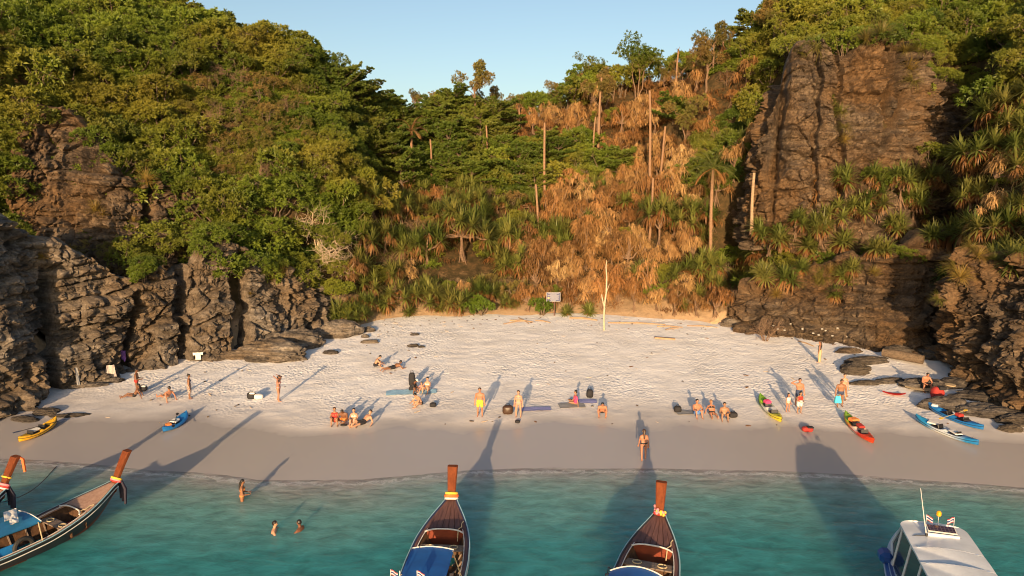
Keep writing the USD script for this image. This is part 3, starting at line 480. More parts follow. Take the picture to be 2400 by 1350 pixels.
def twigs(mb, a, d, L_, rad, depth, r, spread=0.55, up=0.0):
    """a bare branching limb"""
    d = unit(np.asarray(d, float)); n = 5; p = [np.asarray(a, float)]
    for k in range(n - 1): d = unit(d + r.normal(size=3) * 0.22 + [0, 0, up]); p.append(p[-1] + d * L_ / (n - 1))
    mb.tube(np.array(p), np.linspace(rad, rad * 0.6, n), 5 if rad > 0.03 else 3, cap=False)
    if depth > 0:
        for k in (2, 3, 4, 4):
            if r.random() < 0.9: twigs(mb, p[k], d + r.normal(size=3) * spread, L_ * r.uniform(0.55, 0.85), rad * 0.58, depth - 1, r, spread, up)
def k_bare(seed, H=2.6, name='bare_shrub', m_='bark_twig', depth=4, stems=4, rad=0.05, spread=0.55, lean=(0, 0, 0)):
    r = np.random.default_rng(seed); b = MB()
    for s_ in range(stems):
        a = 2 * PI * s_ / stems + r.normal() * 0.4; twigs(b, (0, 0, -0.3), (math.cos(a) * 0.7 + lean[0], math.sin(a) * 0.7 + lean[1], 0.9 + lean[2]), H * 0.42, rad, depth, r, spread)
    return kind(name, {'branches': (b, M[m_])})
def k_trunk(seed, H, name='dead_palm_trunk', m_='bark_palm', r0=0.16, r1=0.11, lean=0.3, stub=0):
    r = np.random.default_rng(seed); t = MB(); n = 40; u = np.linspace(0, 1, n); a = r.uniform(0, 6.28)
    p = np.c_[np.cos(a) * lean * u ** 1.6 * H * 0.1 + 0.05 * np.sin(u * 5 + a), np.sin(a) * lean * u ** 1.6 * H * 0.1, u * (H + 1) - 1]
    rad = r0 + (r1 - r0) * u + 0.10 * np.exp(-u * 12); rad = rad * (1 + 0.06 * (np.arange(n) % 2))
    t.tube(p, rad, 9); parts = {'trunk': (t, M[m_])}
    if stub:
        s_ = MB(); c = p[-1]; k = stub; ph = r.uniform(0, 6.28, k); el = r.uniform(-0.6, 1.2, k)
        straps(s_, np.repeat(c[None], k, 0), np.stack([np.cos(ph) * np.cos(el), np.sin(ph) * np.cos(el), np.sin(el)], -1), r.uniform(0.4, 1.0, k), 0.09, 2.0, r); parts['frond_stubs'] = (s_, M['strap_dry'])
    return kind(name, parts)
def k_coco(seed, H, fronds=17, L_=2.6, m_='strap_green', name='coconut_palm', droop=1.5, leaf_l=0.6, lean=0.3):
    r = np.random.default_rng(seed); t, f, dd = MB(), MB(), MB(); n = 36; u = np.linspace(0, 1, n)
    p = np.c_[-lean * np.sin(u * PI * 0.5) ** 2 + 0.08 * np.sin(u * 6), 0.05 * np.sin(u * 4), u * (H + 1) - 1]; t.tube(p, (0.21 - 0.07 * u + 0.10 * np.exp(-u * 12)) * (1 + 0.05 * (np.arange(n) % 2)), 9)
    for k in range(fronds):
        a = k * 2.399; el = 1.25 - 1.75 * k / fronds; d = np.array([math.cos(a) * math.cos(el), math.sin(a) * math.cos(el), math.sin(el)]); dead = k > fronds - 5
        mbk = dd if dead else f; q = [p[-1] + [0, 0, 0.1]]; Lf = L_ * r.uniform(0.8, 1.1) * (0.75 if dead else 1)
        for s_ in range(14): d = unit(d + [0, 0, -droop / 14 * (0.5 + s_ / 14)]); q.append(q[-1] + d * Lf / 14)
        q = np.array(q); mbk.tube(q, np.linspace(0.03, 0.006, len(q)), 3, cap=False)
        m = 40; w = np.linspace(0.10, 1.0, m) * 14; i0 = np.minimum(w.astype(int), 13); c = q[i0] + (q[i0 + 1] - q[i0]) * (w - i0)[:, None]; tan = unit(q[i0 + 1] - q[i0])
        side = unit(np.cross(tan, [0, 0, 1.0])); ll = leaf_l * np.sin(np.linspace(0.35, 2.95, m)) ** 0.6
        for sg in (-1, 1): straps(mbk, c, side * sg * 0.9 + tan * 0.5 + r.normal(size=(m, 3)) * 0.08, ll * r.uniform(0.85, 1.1, m), 0.045, 1.3, r, seg=2)
    return kind(name, {'trunk': (t, M['bark_palm']), 'fronds': (f, M[m_]), 'dead_fronds': (dd, M['strap_dry'])})
K = {}
K['leafy'] = [k_leafy(100 + s, R=2.1 + 0.12 * s, H=2.0 + 0.15 * (s % 3), n=330) for s in range(5)] + [k_leafy(120 + s, R=2.0 + .3 * s, H=2.6 - .5 * s, n=230, k=10, ln=.42, wd=.21, lobes=7 + 5 * s) for s in range(2)]
K['dark'] = [k_leafy(140 + s, R=2.0, H=2.2, n=300, m_='leaf_dark', name='dark_leafy_tree', ln=0.3, wd=0.16) for s in range(2)]
K['scrub'] = [k_leafy(160 + s, R=1.5, H=1.1, n=170, k=14, ln=0.17, wd=0.06, m_='leaf_olive', name='scrub_bush') for s in range(3)]
K['bright'] = [k_leafy(170 + s, R=1.0, H=1.5, n=130, k=10, ln=0.24, wd=0.15, m_='leaf_bright', name='bright_shrub', trunk=0.6) for s in range(2)]
K['layered'] = [k_layered(200 + s, H=2.6 + 0.45 * s, R=2.5 + 0.2 * s, tiers=3) for s in range(4)]
K['ridge'] = [k_ridge(300 + s, H=6.0 + s, R=2.4 + 0.4 * (s % 2), n=270) for s in range(3)] + [k_ridge(310, H=8, R=3.2, n=360, m_='leaf_dark', lobes=12)]
K['pandanus'] = [k_pandanus(410 + s, heads=5 + s, H=2.9 - .3 * s, spread=1.3, skirt=34, nl=40) for s in range(3)] + [k_pandanus(414, heads=4, H=1.0, spread=.8, skirt=40, nl=40)] + [k_pandanus(400 + s, heads=9 + s % 3, H=1.45 + 0.2 * (s % 4), spread=1.25 + 0.1 * s) for s in range(5)]
K['low_pandanus'] = [k_pandanus(420 + s, heads=3 + s % 2, H=0.65, spread=0.55, name='low_pandanus', L_=1.15, skirt=30) for s in range(3)]
K['tall_pandanus'] = [k_pandanus(440, heads=16, H=4.2, spread=2.0, name='tall_pandanus', nl=50), k_pandanus(441, heads=6, H=3.2, spread=1.3, name='tall_pandanus', nl=50)]
K['dry'] = [k_dry(500 + s, heads=10 + s % 3, H=2.6 + 0.3 * (s % 3), spread=1.3) for s in range(6)]
K['grass'] = [k_tuft(600, 'grass_gold', 'golden_grass'), k_tuft(601, 'grass_gold', 'golden_grass', L_=1.0)]
K['ggrass'] = [k_tuft(610, 'grass_green', 'cliff_grass', n=200, L_=0.7), k_tuft(611, 'grass_green', 'cliff_grass', L_=0.9, hang=2.4, up=0.3)]
K['bare'] = [k_bare(700 + s, H=2.4) for s in range(2)]
# ---------------------------------------------------------------- planting
import shapely
def inside(poly, px, py): return shapely.contains_xy(shapely.Polygon(poly), px, py)
GW, GH = 320, 184                      # what the bare rock and soil hide, seen on a coarse grid with margins
gx, gy = np.meshgrid(-80 + (np.arange(GW) + .5) * 8, -60 + (np.arange(GH) + .5) * 8)
_P, _ = hits(gx.ravel(), gy.ravel()); terr = np.where(np.isnan(_P[:, 1]), 1e9, project(np.nan_to_num(_P))[:, 2]).reshape(GH, GW)
cover = np.zeros((GH, GW), bool)
def seen(P, R, h, mark=True, need=0.10):
    q = project(np.asarray(P) + [0, 0, h * 0.55]); rp = R * FPX / q[2] / 8; cx, cy = (q[0] + 80) / 8, (q[1] + 60) / 8
    rv = rp * max(0.6, min(h / (2 * R), 2.0))
    j0, j1, i0, i1 = int(max(cx - rp, 0)), int(min(cx + rp + 1, GW)), int(max(cy - rv, 0)), int(min(cy + rv + 1, GH))
    if j1 <= j0 or i1 <= i0: return False
    jj, ii = np.meshgrid(np.arange(j0, j1) + .5, np.arange(i0, i1) + .5); el = ((jj - cx) / rp) ** 2 + ((ii - cy) / rv) ** 2
    blocked = cover[i0:i1, j0:j1] | (terr[i0:i1, j0:j1] < q[2] - 2.0 * R - 1.0)
    ok = (el < 1).sum() > 0 and (~blocked & (el < 1)).sum() / max(1, (el < 1).sum()) > need
    if ok and mark: cover[i0:i1, j0:j1] |= (el < 0.55)
    return ok
count = {}
def plant(k, name, label, cat, P, scale=1.0, group=None, spin=None, tilt=(0, 0), sz=1.0):
    x = UsdGeom.Xform.Define(stage, numbered('/World/' + name)); P = np.asarray(P, float)
    x.AddTranslateOp().Set(Gf.Vec3d(*map(float, P)))
    x.AddRotateXYZOp().Set(Gf.Vec3f(float(tilt[0]), float(tilt[1]), float(rng.uniform(0, 360) if spin is None else spin)))
    x.AddScaleOp().Set(Gf.Vec3f(float(scale), float(scale), float(scale * sz)))
    x.GetPrim().GetReferences().AddInternalReference(k); x.GetPrim().SetInstanceable(True)
    count[name] = count.get(name, 0) + 1
    return tag(x, label, cat, group)
# regions of the slope: outline in the photograph, what grows there, spacing, radius, height
SCRUB1 = [(440, 150), (560, 120), (690, 170), (720, 250), (640, 310), (600, 420), (460, 430), (430, 330), (420, 220)]
RG = [
 ('scrub', SCRUB1), ('scrub', [(160, 560), (300, 540), (450, 560), (450, 640), (300, 690), (200, 660)]),
 ('dryhill', [(1175, 250), (1290, 225), (1400, 170), (1500, 150), (1570, 165), (1640, 175), (1730, 165), (1800, 215), (1730, 250), (1640, 300), (1600, 400), (1560, 420), (1440, 385), (1360, 350), (1300, 300), (1190, 340)]),
 ('dryslope', [(1250, 520), (1330, 420), (1400, 440), (1480, 400), (1560, 440), (1620, 480), (1620, 560), (1660, 640), (1700, 760), (1300, 745), (1215, 745), (1210, 650)]),
 ('panda', [(780, 770), (770, 640), (800, 590), (880, 440), (960, 425), (1180, 440), (1280, 470), (1250, 530), (1210, 650), (1215, 760), (1000, 760)]),
 ('layered', [(760, 190), (900, 170), (1060, 180), (1130, 290), (1250, 320), (1330, 330), (1450, 385), (1500, 400), (1330, 430), (1280, 480), (1180, 450), (960, 430), (880, 450), (850, 330)]),
 ('ridge', [(1040, 170), (1300, 130), (1500, 60), (1650, 60), (1800, 20), (1830, 120), (1800, 230), (1700, 180), (1560, 165), (1400, 190), (1300, 230), (1180, 280), (1060, 270)]),
 ('mixright', [(1600, 300), (1730, 240), (1790, 240), (1780, 420), (1760, 520), (1700, 470), (1620, 480), (1560, 430), (1590, 390)]),
 ('pandright', [(1610, 480), (1760, 480), (1960, 390), (2110, 400), (2200, 300), (2260, 230), (2410, 210), (2560, 200), (2560, 620), (2180, 620), (2000, 600), (1880, 650), (1700, 720), (1640, 640)]),
 ('craghill', [(1790, 60), (1830, -80), (2250, -80), (2200, 80), (2130, 60), (1990, 115), (1860, 110)]),
 ('righttop', [(2150, -80), (2560, -80), (2560, 230), (2410, 215), (2260, 235), (2200, 320), (2160, 250)]),
 ('lefthill', [(-80, -80), (880, -80), (920, 200), (850, 230), (850, 330), (880, 450), (800, 590), (780, 680), (560, 640), (-80, 600)])]
CRAGFACE = [(45, 585), (50, 320), (90, 250), (160, 225), (235, 350), (310, 420), (320, 575)]
SP = {'scrub': (1.7, 1.4, 1.2), 'dryhill': (2.5, 1.4, 2.6), 'dryslope': (1.7, 1.4, 2.6), 'panda': (2.05, 1.3, 2.2), 'layered': (2.9, 2.3, 4.5), 'ridge': (3.6, 2.2, 6.0), 'mixright': (2.5, 1.8, 3.0), 'pandright': (2.0, 1.4, 2.2), 'craghill': (2.3, 1.9, 2.4), 'righttop': (2.2, 1.9, 2.4), 'lefthill': (1.85, 1.9, 2.2)}
def region(px, py):
    out = np.full(len(px), -1)
    for k in range(len(RG) - 1, -1, -1): out[inside(RG[k][1], px, py)] = k
    return out
cand = []
sx, sy = np.meshgrid(np.arange(-62, 64, 0.6), np.arange(40, 128, 0.6)); sx = sx.ravel() + rng.uniform(-.3, .3, sx.size); sy = sy.ravel() + rng.uniform(-.4, .4, sy.size)
sz_ = hill_z(sx, sy); pr = project(np.stack([sx, sy, sz_ + 1.2], -1)); reg = region(pr[:, 0], pr[:, 1])
on = (reg >= 0) & (sz_ > sand_z(sx, sy, False) + 0.25) & (pr[:, 2] > 20)
order = np.argsort(pr[:, 2]); used = {}
cells = {}
def free(x, y, d, z=None):
    i, j = int(x // 2), int(y // 2)
    for a in range(i - 3, i + 4):
        for b in range(j - 3, j + 4):
            for (u, v, e, w) in cells.get((a, b), ()):
                if (u - x) ** 2 + (v - y) ** 2 + (0.8 * (w - z)) ** 2 < ((d + e) / 2) ** 2: return False
    return True
def occupy(x, y, d): cells.setdefault((int(x // 2), int(y // 2)), []).append((x, y, d, float(hill_z(x, y))))
REG = {'lefthill': ('the left hill', 0, 870, 0, 620), 'scrub': ('the brown scrub on the left hill', 430, 720, 120, 430), 'craghill': ('the wooded edge above the tall crag', 1790, 2250, 0, 110), 'righttop': ('the wooded hill right of the crag', 2150, 2400, 0, 320), 'mixright': ('the hollow left of the tall crag', 1560, 1790, 240, 520),
       'layered': ('the wooded valley behind the beach', 760, 1500, 180, 480), 'pandright': ('the right slope below the crag', 1610, 2400, 230, 700), 'ridge': ('the skyline ridge', 1040, 1830, 30, 280), 'dryhill': ('the dead brown slope uphill', 1170, 1800, 150, 420), 'dryslope': ('the dead tan patch above the beach', 1210, 1700, 420, 760), 'panda': ('the green lower left slope', 770, 1280, 430, 760)}
LAB = {'leafy': ('leafy_tree', 'tree', 'rounded green leafy tree', 'leafy trees'), 'dark': ('dark_leafy_tree', 'tree', 'darker broad leafed tree', 'dark leafy trees'), 'scrub': ('scrub_bush', 'bush', 'olive brown twiggy bush', 'scrub bushes'), 'bare': ('bare_shrub', 'shrub', 'leafless twisted shrub', 'bare shrubs'), 'layered': ('layered_tree', 'tree', 'flat tiered dark green tree', 'tiered trees'),
       'ridge': ('ridge_tree', 'tree', 'loose crowned thin trunked tree', 'loose crowned trees'), 'pandanus': ('pandanus', 'screw pine', 'green spiky screw pine', 'green screw pines'), 'dry': ('dry_pandanus', 'screw pine', 'dead tan screw pine', 'dead screw pines')}
def describe(kk, rn, px, py, s_, sz=1.0):
    where, x0, x1, y0, y1 = REG[rn]; h = ('left', 'middle', 'right')[int(np.clip((px - x0) / (x1 - x0) * 3, 0, 2))]; w = ('topmost', 'upper', 'lower', 'lowest')[int(np.clip((py - y0) / (y1 - y0) * 4, 0, 3))]
    part = f'{w} {h}'; size = 'small ' if s_ < .82 else 'large ' if s_ > 1.12 else 'squat ' if sz < .95 else 'tall ' if sz > 1.05 else ''
    return f'{size}{LAB[kk][2]}, {part} part of {where}', f'{LAB[kk][3]} on {where}'
MIX = {'lefthill': (('leafy', .80), ('dark', .10), ('scrub', .10)), 'scrub': (('scrub', .64), ('bare', .20), ('leafy', .16)), 'layered': (('layered', .64), ('leafy', .3), ('dark', .06)), 'ridge': (('ridge', .5), ('leafy', .3), ('layered', .1), ('dry', .1)), 'panda': (('pandanus', .68), ('dry', .10), ('leafy', .06), ('bare', .10), ('scrub', .06)),
       'dryslope': (('dry', .74), ('pandanus', .15), ('leafy', .05), ('bare', .03), ('scrub', .03)), 'dryhill': (('dry', .74), ('bare', .08), ('layered', .06), ('ridge', .06), ('leafy', .06)), 'mixright': (('leafy', .3), ('dark', .25), ('dry', .25), ('pandanus', .1), ('bare', .1)), 'pandright': (('pandanus', .84), ('leafy', .08), ('dry', .04), ('bare', .04)), 'craghill': (('leafy', .75), ('dark', .25)), 'righttop': (('leafy', .6), ('dark', .4))}
def kind_limit(n): return count.get(n, 0) < 380
# ---- single plants that stand out
def single(k, name, label, cat, px, py, Y, scale=1.0, R=1.0, h=4.0, occ=1.5, **kw):
    """foot seen at (px, py) or hidden below it; stands on the ground at distance Y"""
    x = at_y(px, py, Y)[0]; P = np.array([x, Y, hill_z(x, Y) - 0.1]); seen(P, R, h); occupy(x, Y, occ)
    return plant(k, name, label, cat, P, scale, **kw)
def height_for(px, py_top, Y):
    p = at_y(px, py_top, Y); return p[2] - hill_z(p[0], Y)
for i, (px, top, Y, lab, stub, tk) in enumerate([
    (1278, 285, 86, 'bare brown palm trunk left of the dead patch, nearest the valley trees', 30, 1.0), (1404, 180, 97, 'tall bare palm trunk left of the brown uphill slope', 0, 1.0), (1389, 272, 95, 'short thin palm trunk beside the tall one uphill', 0, .8), (1531, 210, 82, 'tallest bare palm trunk in the middle of the dead brown slope', 0, 1.0),
    (1550, 295, 84, 'short bare palm trunk right of the tallest trunk', 0, .9), (1584, 118, 108, 'bare palm trunk against the skyline with a frayed top', 26, 1.0), (1697, 85, 106, 'bare palm trunk reaching the skyline left of the crag', 12, 1.0), (1217, 245, 100, 'bare trunk on the ridge under a round green crown', 0, .9),
    (1144, 292, 94, 'thin pale trunk below the sky gap', 0, .8), (1010, 325, 88, 'short bare trunk among the tiered trees', 0, .8), (1265, 430, 80, 'broken low stump left of the dead patch', 0, .9), (1527, 415, 74, 'curved bare trunk leaning in front of the tallest trunk', 0, .9)]):
    H = height_for(px, top, Y); kk = k_trunk(800 + i, max(H, 1.5), r0=0.165 * tk, r1=0.125 * tk, stub=stub, lean=(.2, .5, .9, .4, 1.0, .7)[i % 6])
    single(kk, 'dead_palm_trunk', lab, 'palm trunk', px, top, Y, R=.3, h=max(H, 1.5), occ=1.0, group='bare palm trunks on the slope', spin=0)
H = height_for(1672, 395, 69.5); single(k_coco(820, H, 20, 3.0, leaf_l=0.75, lean=0.35, m_='strap_palm'), 'coconut_palm', 'live coconut palm with green fronds left of the crag', 'palm', 1680, 395, 69.5, R=2, h=H, occ=2.0, spin=0)
H = height_for(966, 305, 86); single(k_coco(821, H, 13, 2.3, m_='strap_dry', name='dying_palm', droop=1.7, lean=0.1), 'dying_palm', 'dying palm with brown drooping fronds over the tiered trees', 'palm', 966, 305, 86, R=2, h=H, occ=1.5, spin=40)
_b = at_y(1762, 524, 65.6); _t = at_y(1756, 405, 65.6); plant(k_trunk(830, _t[2] - _b[2], m_='driftwood', r0=.15, r1=.12, lean=.15), 'pale_dead_tree', 'pale yellow broken trunk standing before the foot of the crag', 'tree trunk', _b, 1.0, spin=0)
single(K['tall_pandanus'][0], 'tall_pandanus', 'large umbrella shaped screw pine with stilt roots over bare soil', 'screw pine', 1085, 610, 73.0, 1.5, R=3, h=6, occ=4.6, spin=30)
single(K['tall_pandanus'][1], 'tall_pandanus', 'second tall screw pine, left of the umbrella shaped one', 'screw pine', 1005, 600, 71, 1.25, R=1.6, h=4, occ=1.8)
single(K['tall_pandanus'][1], 'tall_pandanus', 'tall forked screw pine right of the bare soil patch', 'screw pine', 1225, 610, 70.5, 1.15, R=1.6, h=4, occ=1.8, spin=200)
single(K['tall_pandanus'][1], 'tall_pandanus', 'tall screw pine with bent stems on the far right slope', 'screw pine', 2265, 480, 54.5, 1.15, R=1.8, h=4, occ=1.8, spin=100)
single(K['tall_pandanus'][1], 'tall_pandanus', 'leaning screw pine in front of the crag', 'screw pine', 2060, 545, 58, 1.0, R=1.5, h=3, occ=1.6, spin=160, tilt=(0, -38))
def k_wild(seed, H):
    r = np.random.default_rng(seed); b, c = MB(), MB(); tips = []
    for s_, (dx, dz, q) in enumerate(((-.25, 1, .62), (.35, 1, .62), (0.05, 1, .7))):
        p0 = np.array([0, 0, -0.5]); p = limb(b, p0, (dx * H * .35, r.normal() * .3, H * q), .12, .05, r, .04, 6)
        for k in range(9):
            u = p[-1] - (p[-1] - p[3]) * r.uniform(0, 1); e = u + np.array([r.normal() * .9, r.normal() * .7, r.uniform(.5, 2.2)]); limb(b, u, e, .035, .012, r, .1, 4, 4)
            pts = e + r.normal(size=(20, 3)) * [.5, .5, .45]; clumps(c, pts, sph(20, r), 14, .30, .14, r)
    return kind('spreading_tree', {'branches': (b, M['bark_twig']), 'crown': (c, M['leaf_green'])})
single(k_wild(841, height_for(1500, 60, 107)), 'spreading_tree', 'tall forked tree with gappy crowns standing highest on the skyline', 'tree', 1497, 60, 107, R=2, h=7, occ=3, spin=0)
for i, (px, top, Y, kk, s_) in enumerate([(1150, 185, 109, 0, 1.05), (1215, 200, 106, 1, .85), (1390, 112, 112, 3, 1.0), (1440, 130, 110, 2, .95), (1690, 55, 112, 3, 1.1), (1640, 95, 113, 1, 1.0), (1290, 165, 113, 2, .9), (1345, 150, 113, 0, .9), (1750, 75, 106, 0, 1.0), (1110, 195, 112, 2, .7)]):
    Hk = (6, 7, 8, 8)[kk]; H = height_for(px, top, Y); s_ = max(.5, H / (Hk * 1.3))
    lab_, grp_ = describe('ridge', 'ridge', px, top + 40, s_); single(K['ridge'][kk], 'ridge_tree', lab_, 'tree', px, top, Y, s_, R=2, h=H, occ=2.6, group=grp_)
sk = [(1062, 205), (1085, 222), (1112, 235), (1180, 222), (1240, 212), (1262, 228), (1290, 215), (1310, 190), (1335, 182), (1365, 158), (1395, 150), (1425, 138), (1455, 140), (1525, 138), (1560, 138), (1605, 120), (1632, 112), (1662, 92), (1715, 84), (1740, 88), (1772, 66), (1795, 50), (1010, 195), (975, 190)]
for i, (px, top) in enumerate(sk):
    Y = 108 + (i * 37 % 7); H = max(1.6, height_for(px, top, Y)); kk = 'leafy' if H < 5.5 else 'ridge'; kq = K[kk][i % 3]; s_ = H / 2.7 if kk == 'leafy' else H / ((6, 7, 8)[i % 3] * 1.25)
    if kk == 'leafy': s_ = min(s_, 1.7)
    lab_, grp_ = describe(kk, 'ridge', px, top + 40, s_); single(kq, LAB[kk][0], lab_, 'tree', px, top, Y, s_, R=2, h=H, occ=2.2, group=grp_)
for i, (px, py, Y, s_, lab) in enumerate([(1125, 735, 64.6, 1.15, 'bright green rounded shrub at the back of the beach, left of the sign'), (1268, 738, 64.6, 1.0, 'bright green shrub directly behind the sign'), (1712, 650, 62.5, .9, 'bright green shrub at the left end of the right rock wall')]):
    P = sand_at(px, py); P[1] = Y; P[2] = max(hill_z(P[0], Y), float(sand_z(P[0], Y))) - .1; seen(P, 1, 1.5); occupy(P[0], Y, 1.5); plant(K['bright'][i % 2], 'bright_shrub', lab, 'shrub', P, s_)
single(K['bare'][0], 'bare_shrub', 'large pale leafless shrub spreading over the end of the left cliff', 'shrub', 815, 560, 66, 1.0, R=.5, h=1, occ=.5) if False else None
bb = k_bare(720, 4.6, 'pale_dead_shrub', 'bark_pale', 4, 5, .09, .6, (0.9, -.2, -.25)); _P, _N = hits(np.array([742.]), np.array([600.])); plant(bb, 'pale_dead_shrub', 'large pale leafless shrub spreading beside the end of the left cliff', 'shrub', _P[0] + [0, 0, -.1], 1.0, spin=0); occupy(_P[0][0] + 1.5, _P[0][1] + .5, 5.0)
bb2 = k_bare(722, 3.2, 'pale_dead_shrub', 'driftwood', 3, 4, .06, .6, (-.6, -.2, -.1)); single(bb2, 'pale_dead_shrub', 'pale twisted leafless shrub on top of the right buttress', 'shrub', 2350, 590, 44.6, .8, R=1, h=1, occ=1.0, spin=0)
# ---- the rest of the slope, kind by kind
for i in order:
    if not on[i] or inside(CRAGFACE, pr[i:i + 1, 0], pr[i:i + 1, 1])[0]: continue
    rn = RG[reg[i]][0]; d, R, h = SP[rn]; x, y = sx[i], sy[i]; P = np.array([x, y, sz_[i] - 0.15])
    if not free(x, y, d, P[2]) or not seen(P, R, h, mark=False): continue
    u, k = rng.random(), 0
    for kk, w in MIX[rn]:
        if u < w: break
        u -= w
    if kk in ('dry', 'pandanus') and rn == 'panda' and pr[i, 1] > 640 and pr[i, 0] > 900: kk = 'dry' if rng.random() < .3 else 'pandanus'
    nm, cat = LAB[kk][:2]
    if not kind_limit(nm): continue
    s_ = rng.uniform(.8, 1.2) * (0.88 if rn in ('lefthill', 'righttop', 'craghill') else 1.0)
    if kk == 'dry': s_ *= rng.uniform(.8, 1.25)
    if kk == 'leafy' and rn in ('panda', 'dryslope'): s_ *= .6
    if kk == 'pandanus': s_ *= rng.uniform(.95, 1.3)
    if rn in ('panda', 'pandright') and sz_[i] < 4.5: s_ *= .8
    seen(P, R, h); occupy(x, y, d); sz1 = rng.uniform(.85, 1.15); lab_, grp_ = describe(kk, rn, pr[i, 0], pr[i, 1], s_, sz1); plant(K[kk][rng.integers(len(K[kk]))], nm, lab_, cat, P, s_, grp_, sz=sz1)
# ---- bushes that drape over the edge of the left cliff
drape = [(380, 600), (300, 610), (250, 598), (430, 596), (505, 568), (575, 575), (620, 590), (665, 600), (705, 612), (745, 610), (765, 570), (640, 632), (350, 630), (330, 655), (470, 590), (540, 560), (780, 640), (730, 560)]
P_, N_ = hits(np.array([s[0] for s in drape], float), np.array([s[1] for s in drape], float))
for q, (P, N) in enumerate(zip(P_, N_)):
    if np.isnan(P[0]): continue
    kk = 'scrub' if 1 < q % 7 < 5 and drape[q][0] < 480 else 'leafy'; s_ = rng.uniform(.5, .8)
    lab = ('low olive bush draped over the edge of the left cliff', 'olive bushes on the left cliff edge') if kk == 'scrub' else (('small' if s_ < .65 else 'larger') + ' leafy bush draped over the edge of the left cliff', 'leafy bushes on the left cliff edge')
    plant(K[kk][rng.integers(3)], 'edge_bush', lab[0], 'bush', P + [0, 0, -.1], s_ * (1.3 if kk == 'scrub' else 1), lab[1], tilt=(18, 0), spin=rng.uniform(-60, 60), sz=.85)
drape = [(1870, 95), (1905, 90), (1945, 92), (1990, 100), (2030, 85), (2075, 70), (2115, 78), (2150, 90), (2180, 150), (2215, 190), (2170, 120), (1850, 120), (2240, 240)]
P_, N_ = hits(np.array([s[0] for s in drape], float), np.array([s[1] for s in drape], float))
for q, (P, N) in enumerate(zip(P_, N_)):
    if not np.isnan(P[0]): s_ = rng.uniform(.45, .75); plant(K['leafy'][rng.integers(5)], 'edge_bush', ('small' if s_ < .6 else 'larger') + ' leafy bush hanging over the top edge of the tall right crag', 'bush', P + [0, 0, -.2], s_, 'leafy bushes on the crag edge', tilt=(22, 0), spin=rng.uniform(-60, 60))
# ---- the green belt between the tall crag and the low rock wall
belt = [(1775, 540, 'low_pandanus', 1.1), (1800, 580, 'pandanus', .9), (1830, 560, 'low_pandanus', 1.2), (1862, 545, 'pandanus', .85), (1890, 585, 'low_pandanus', 1.2), (1925, 560, 'pandanus', .9), (1955, 530, 'pandanus', 1.0), (1985, 470, 'pandanus', 1.0), (1975, 575, 'low_pandanus', 1.2), (2015, 540, 'pandanus', 1.0), (2030, 450, 'pandanus', .95), (2060, 500, 'pandanus', 1.05), (2095, 560, 'pandanus', .9), (2080, 430, 'leafy', .6), (2110, 470, 'pandanus', 1.0), (2140, 520, 'pandanus', 1.0), (2150, 420, 'leafy', .7), (2175, 470, 'pandanus', 1.0), (2190, 560, 'low_pandanus', 1.1), (2180, 370, 'leafy', .7), (1760, 600, 'pandanus', .9), (1745, 640, 'low_pandanus', 1.1), (2045, 590, 'low_pandanus', 1.1), (1850, 610, 'leafy', .4), (1945, 605, 'leafy', .35), (2120, 600, 'leafy', .4)]
P_, N_ = hits(np.array([s[0] for s in belt], float), np.array([s[1] for s in belt], float))
for (px, py, kk, s_), P in zip(belt, P_):
    if np.isnan(P[0]): continue
    nm, wd_ = {'low_pandanus': ('low_pandanus', 'low spiky screw pine'), 'pandanus': ('pandanus', 'spiky green screw pine'), 'leafy': ('leafy_tree', 'small leafy bush')}[kk]; h_ = 'left' if px < 1910 else 'right' if px > 2070 else 'middle'
    if count.get(nm, 0) < 395: plant(K[kk][rng.integers(3)], nm, f'{wd_} on the {h_} of the green belt below the tall crag', 'screw pine' if kk != 'leafy' else 'bush', P + [0, -.1, -.35], s_, 'plants of the green belt below the crag', tilt=(14, 0), spin=rng.uniform(-60, 60)); occupy(P[0], P[1], 1.6)
# ---- low screw pines along the back of the beach and on the ledges
spots = [(800, 745, 1.2), (830, 735, .9), (905, 735, .8), (960, 735, .9), (1030, 725, .85), (1210, 715, .8), (1330, 745, .8), (1380, 740, .9), (1490, 690, .9), (1600, 720, .8), (1640, 700, 1.0), (1690, 690, 1.1), (1790, 650, 1.0), (1840, 665, 1.15), (1745, 610, 1.0), (1960, 700, .8), (1880, 640, .9), (2000, 640, .9), (2080, 600, 1.0), (1975, 655, .9)]
P_, N_ = hits(np.array([s[0] for s in spots], float), np.array([s[1] for s in spots], float))
for (px, py, s_), P, N in zip(spots, P_, N_):
    if np.isnan(P[0]) or P[1] < 45: continue
    lab = ('low bright screw pine with rusty dead leaves on the right rock wall', 'low screw pines on the right rock wall') if px > 1720 else ('low screw pine at the sandy foot of the slope behind the beach', 'low screw pines at the back of the beach')
    z = max(P[2], float(sand_z(P[0], P[1])))
    plant(K['low_pandanus'][rng.integers(3)], 'low_pandanus', lab[0], 'screw pine', [P[0], P[1] + .15, z - .12], s_, lab[1], tilt=(28 if N[2] < .6 else 8, 0), spin=rng.uniform(-40, 40))
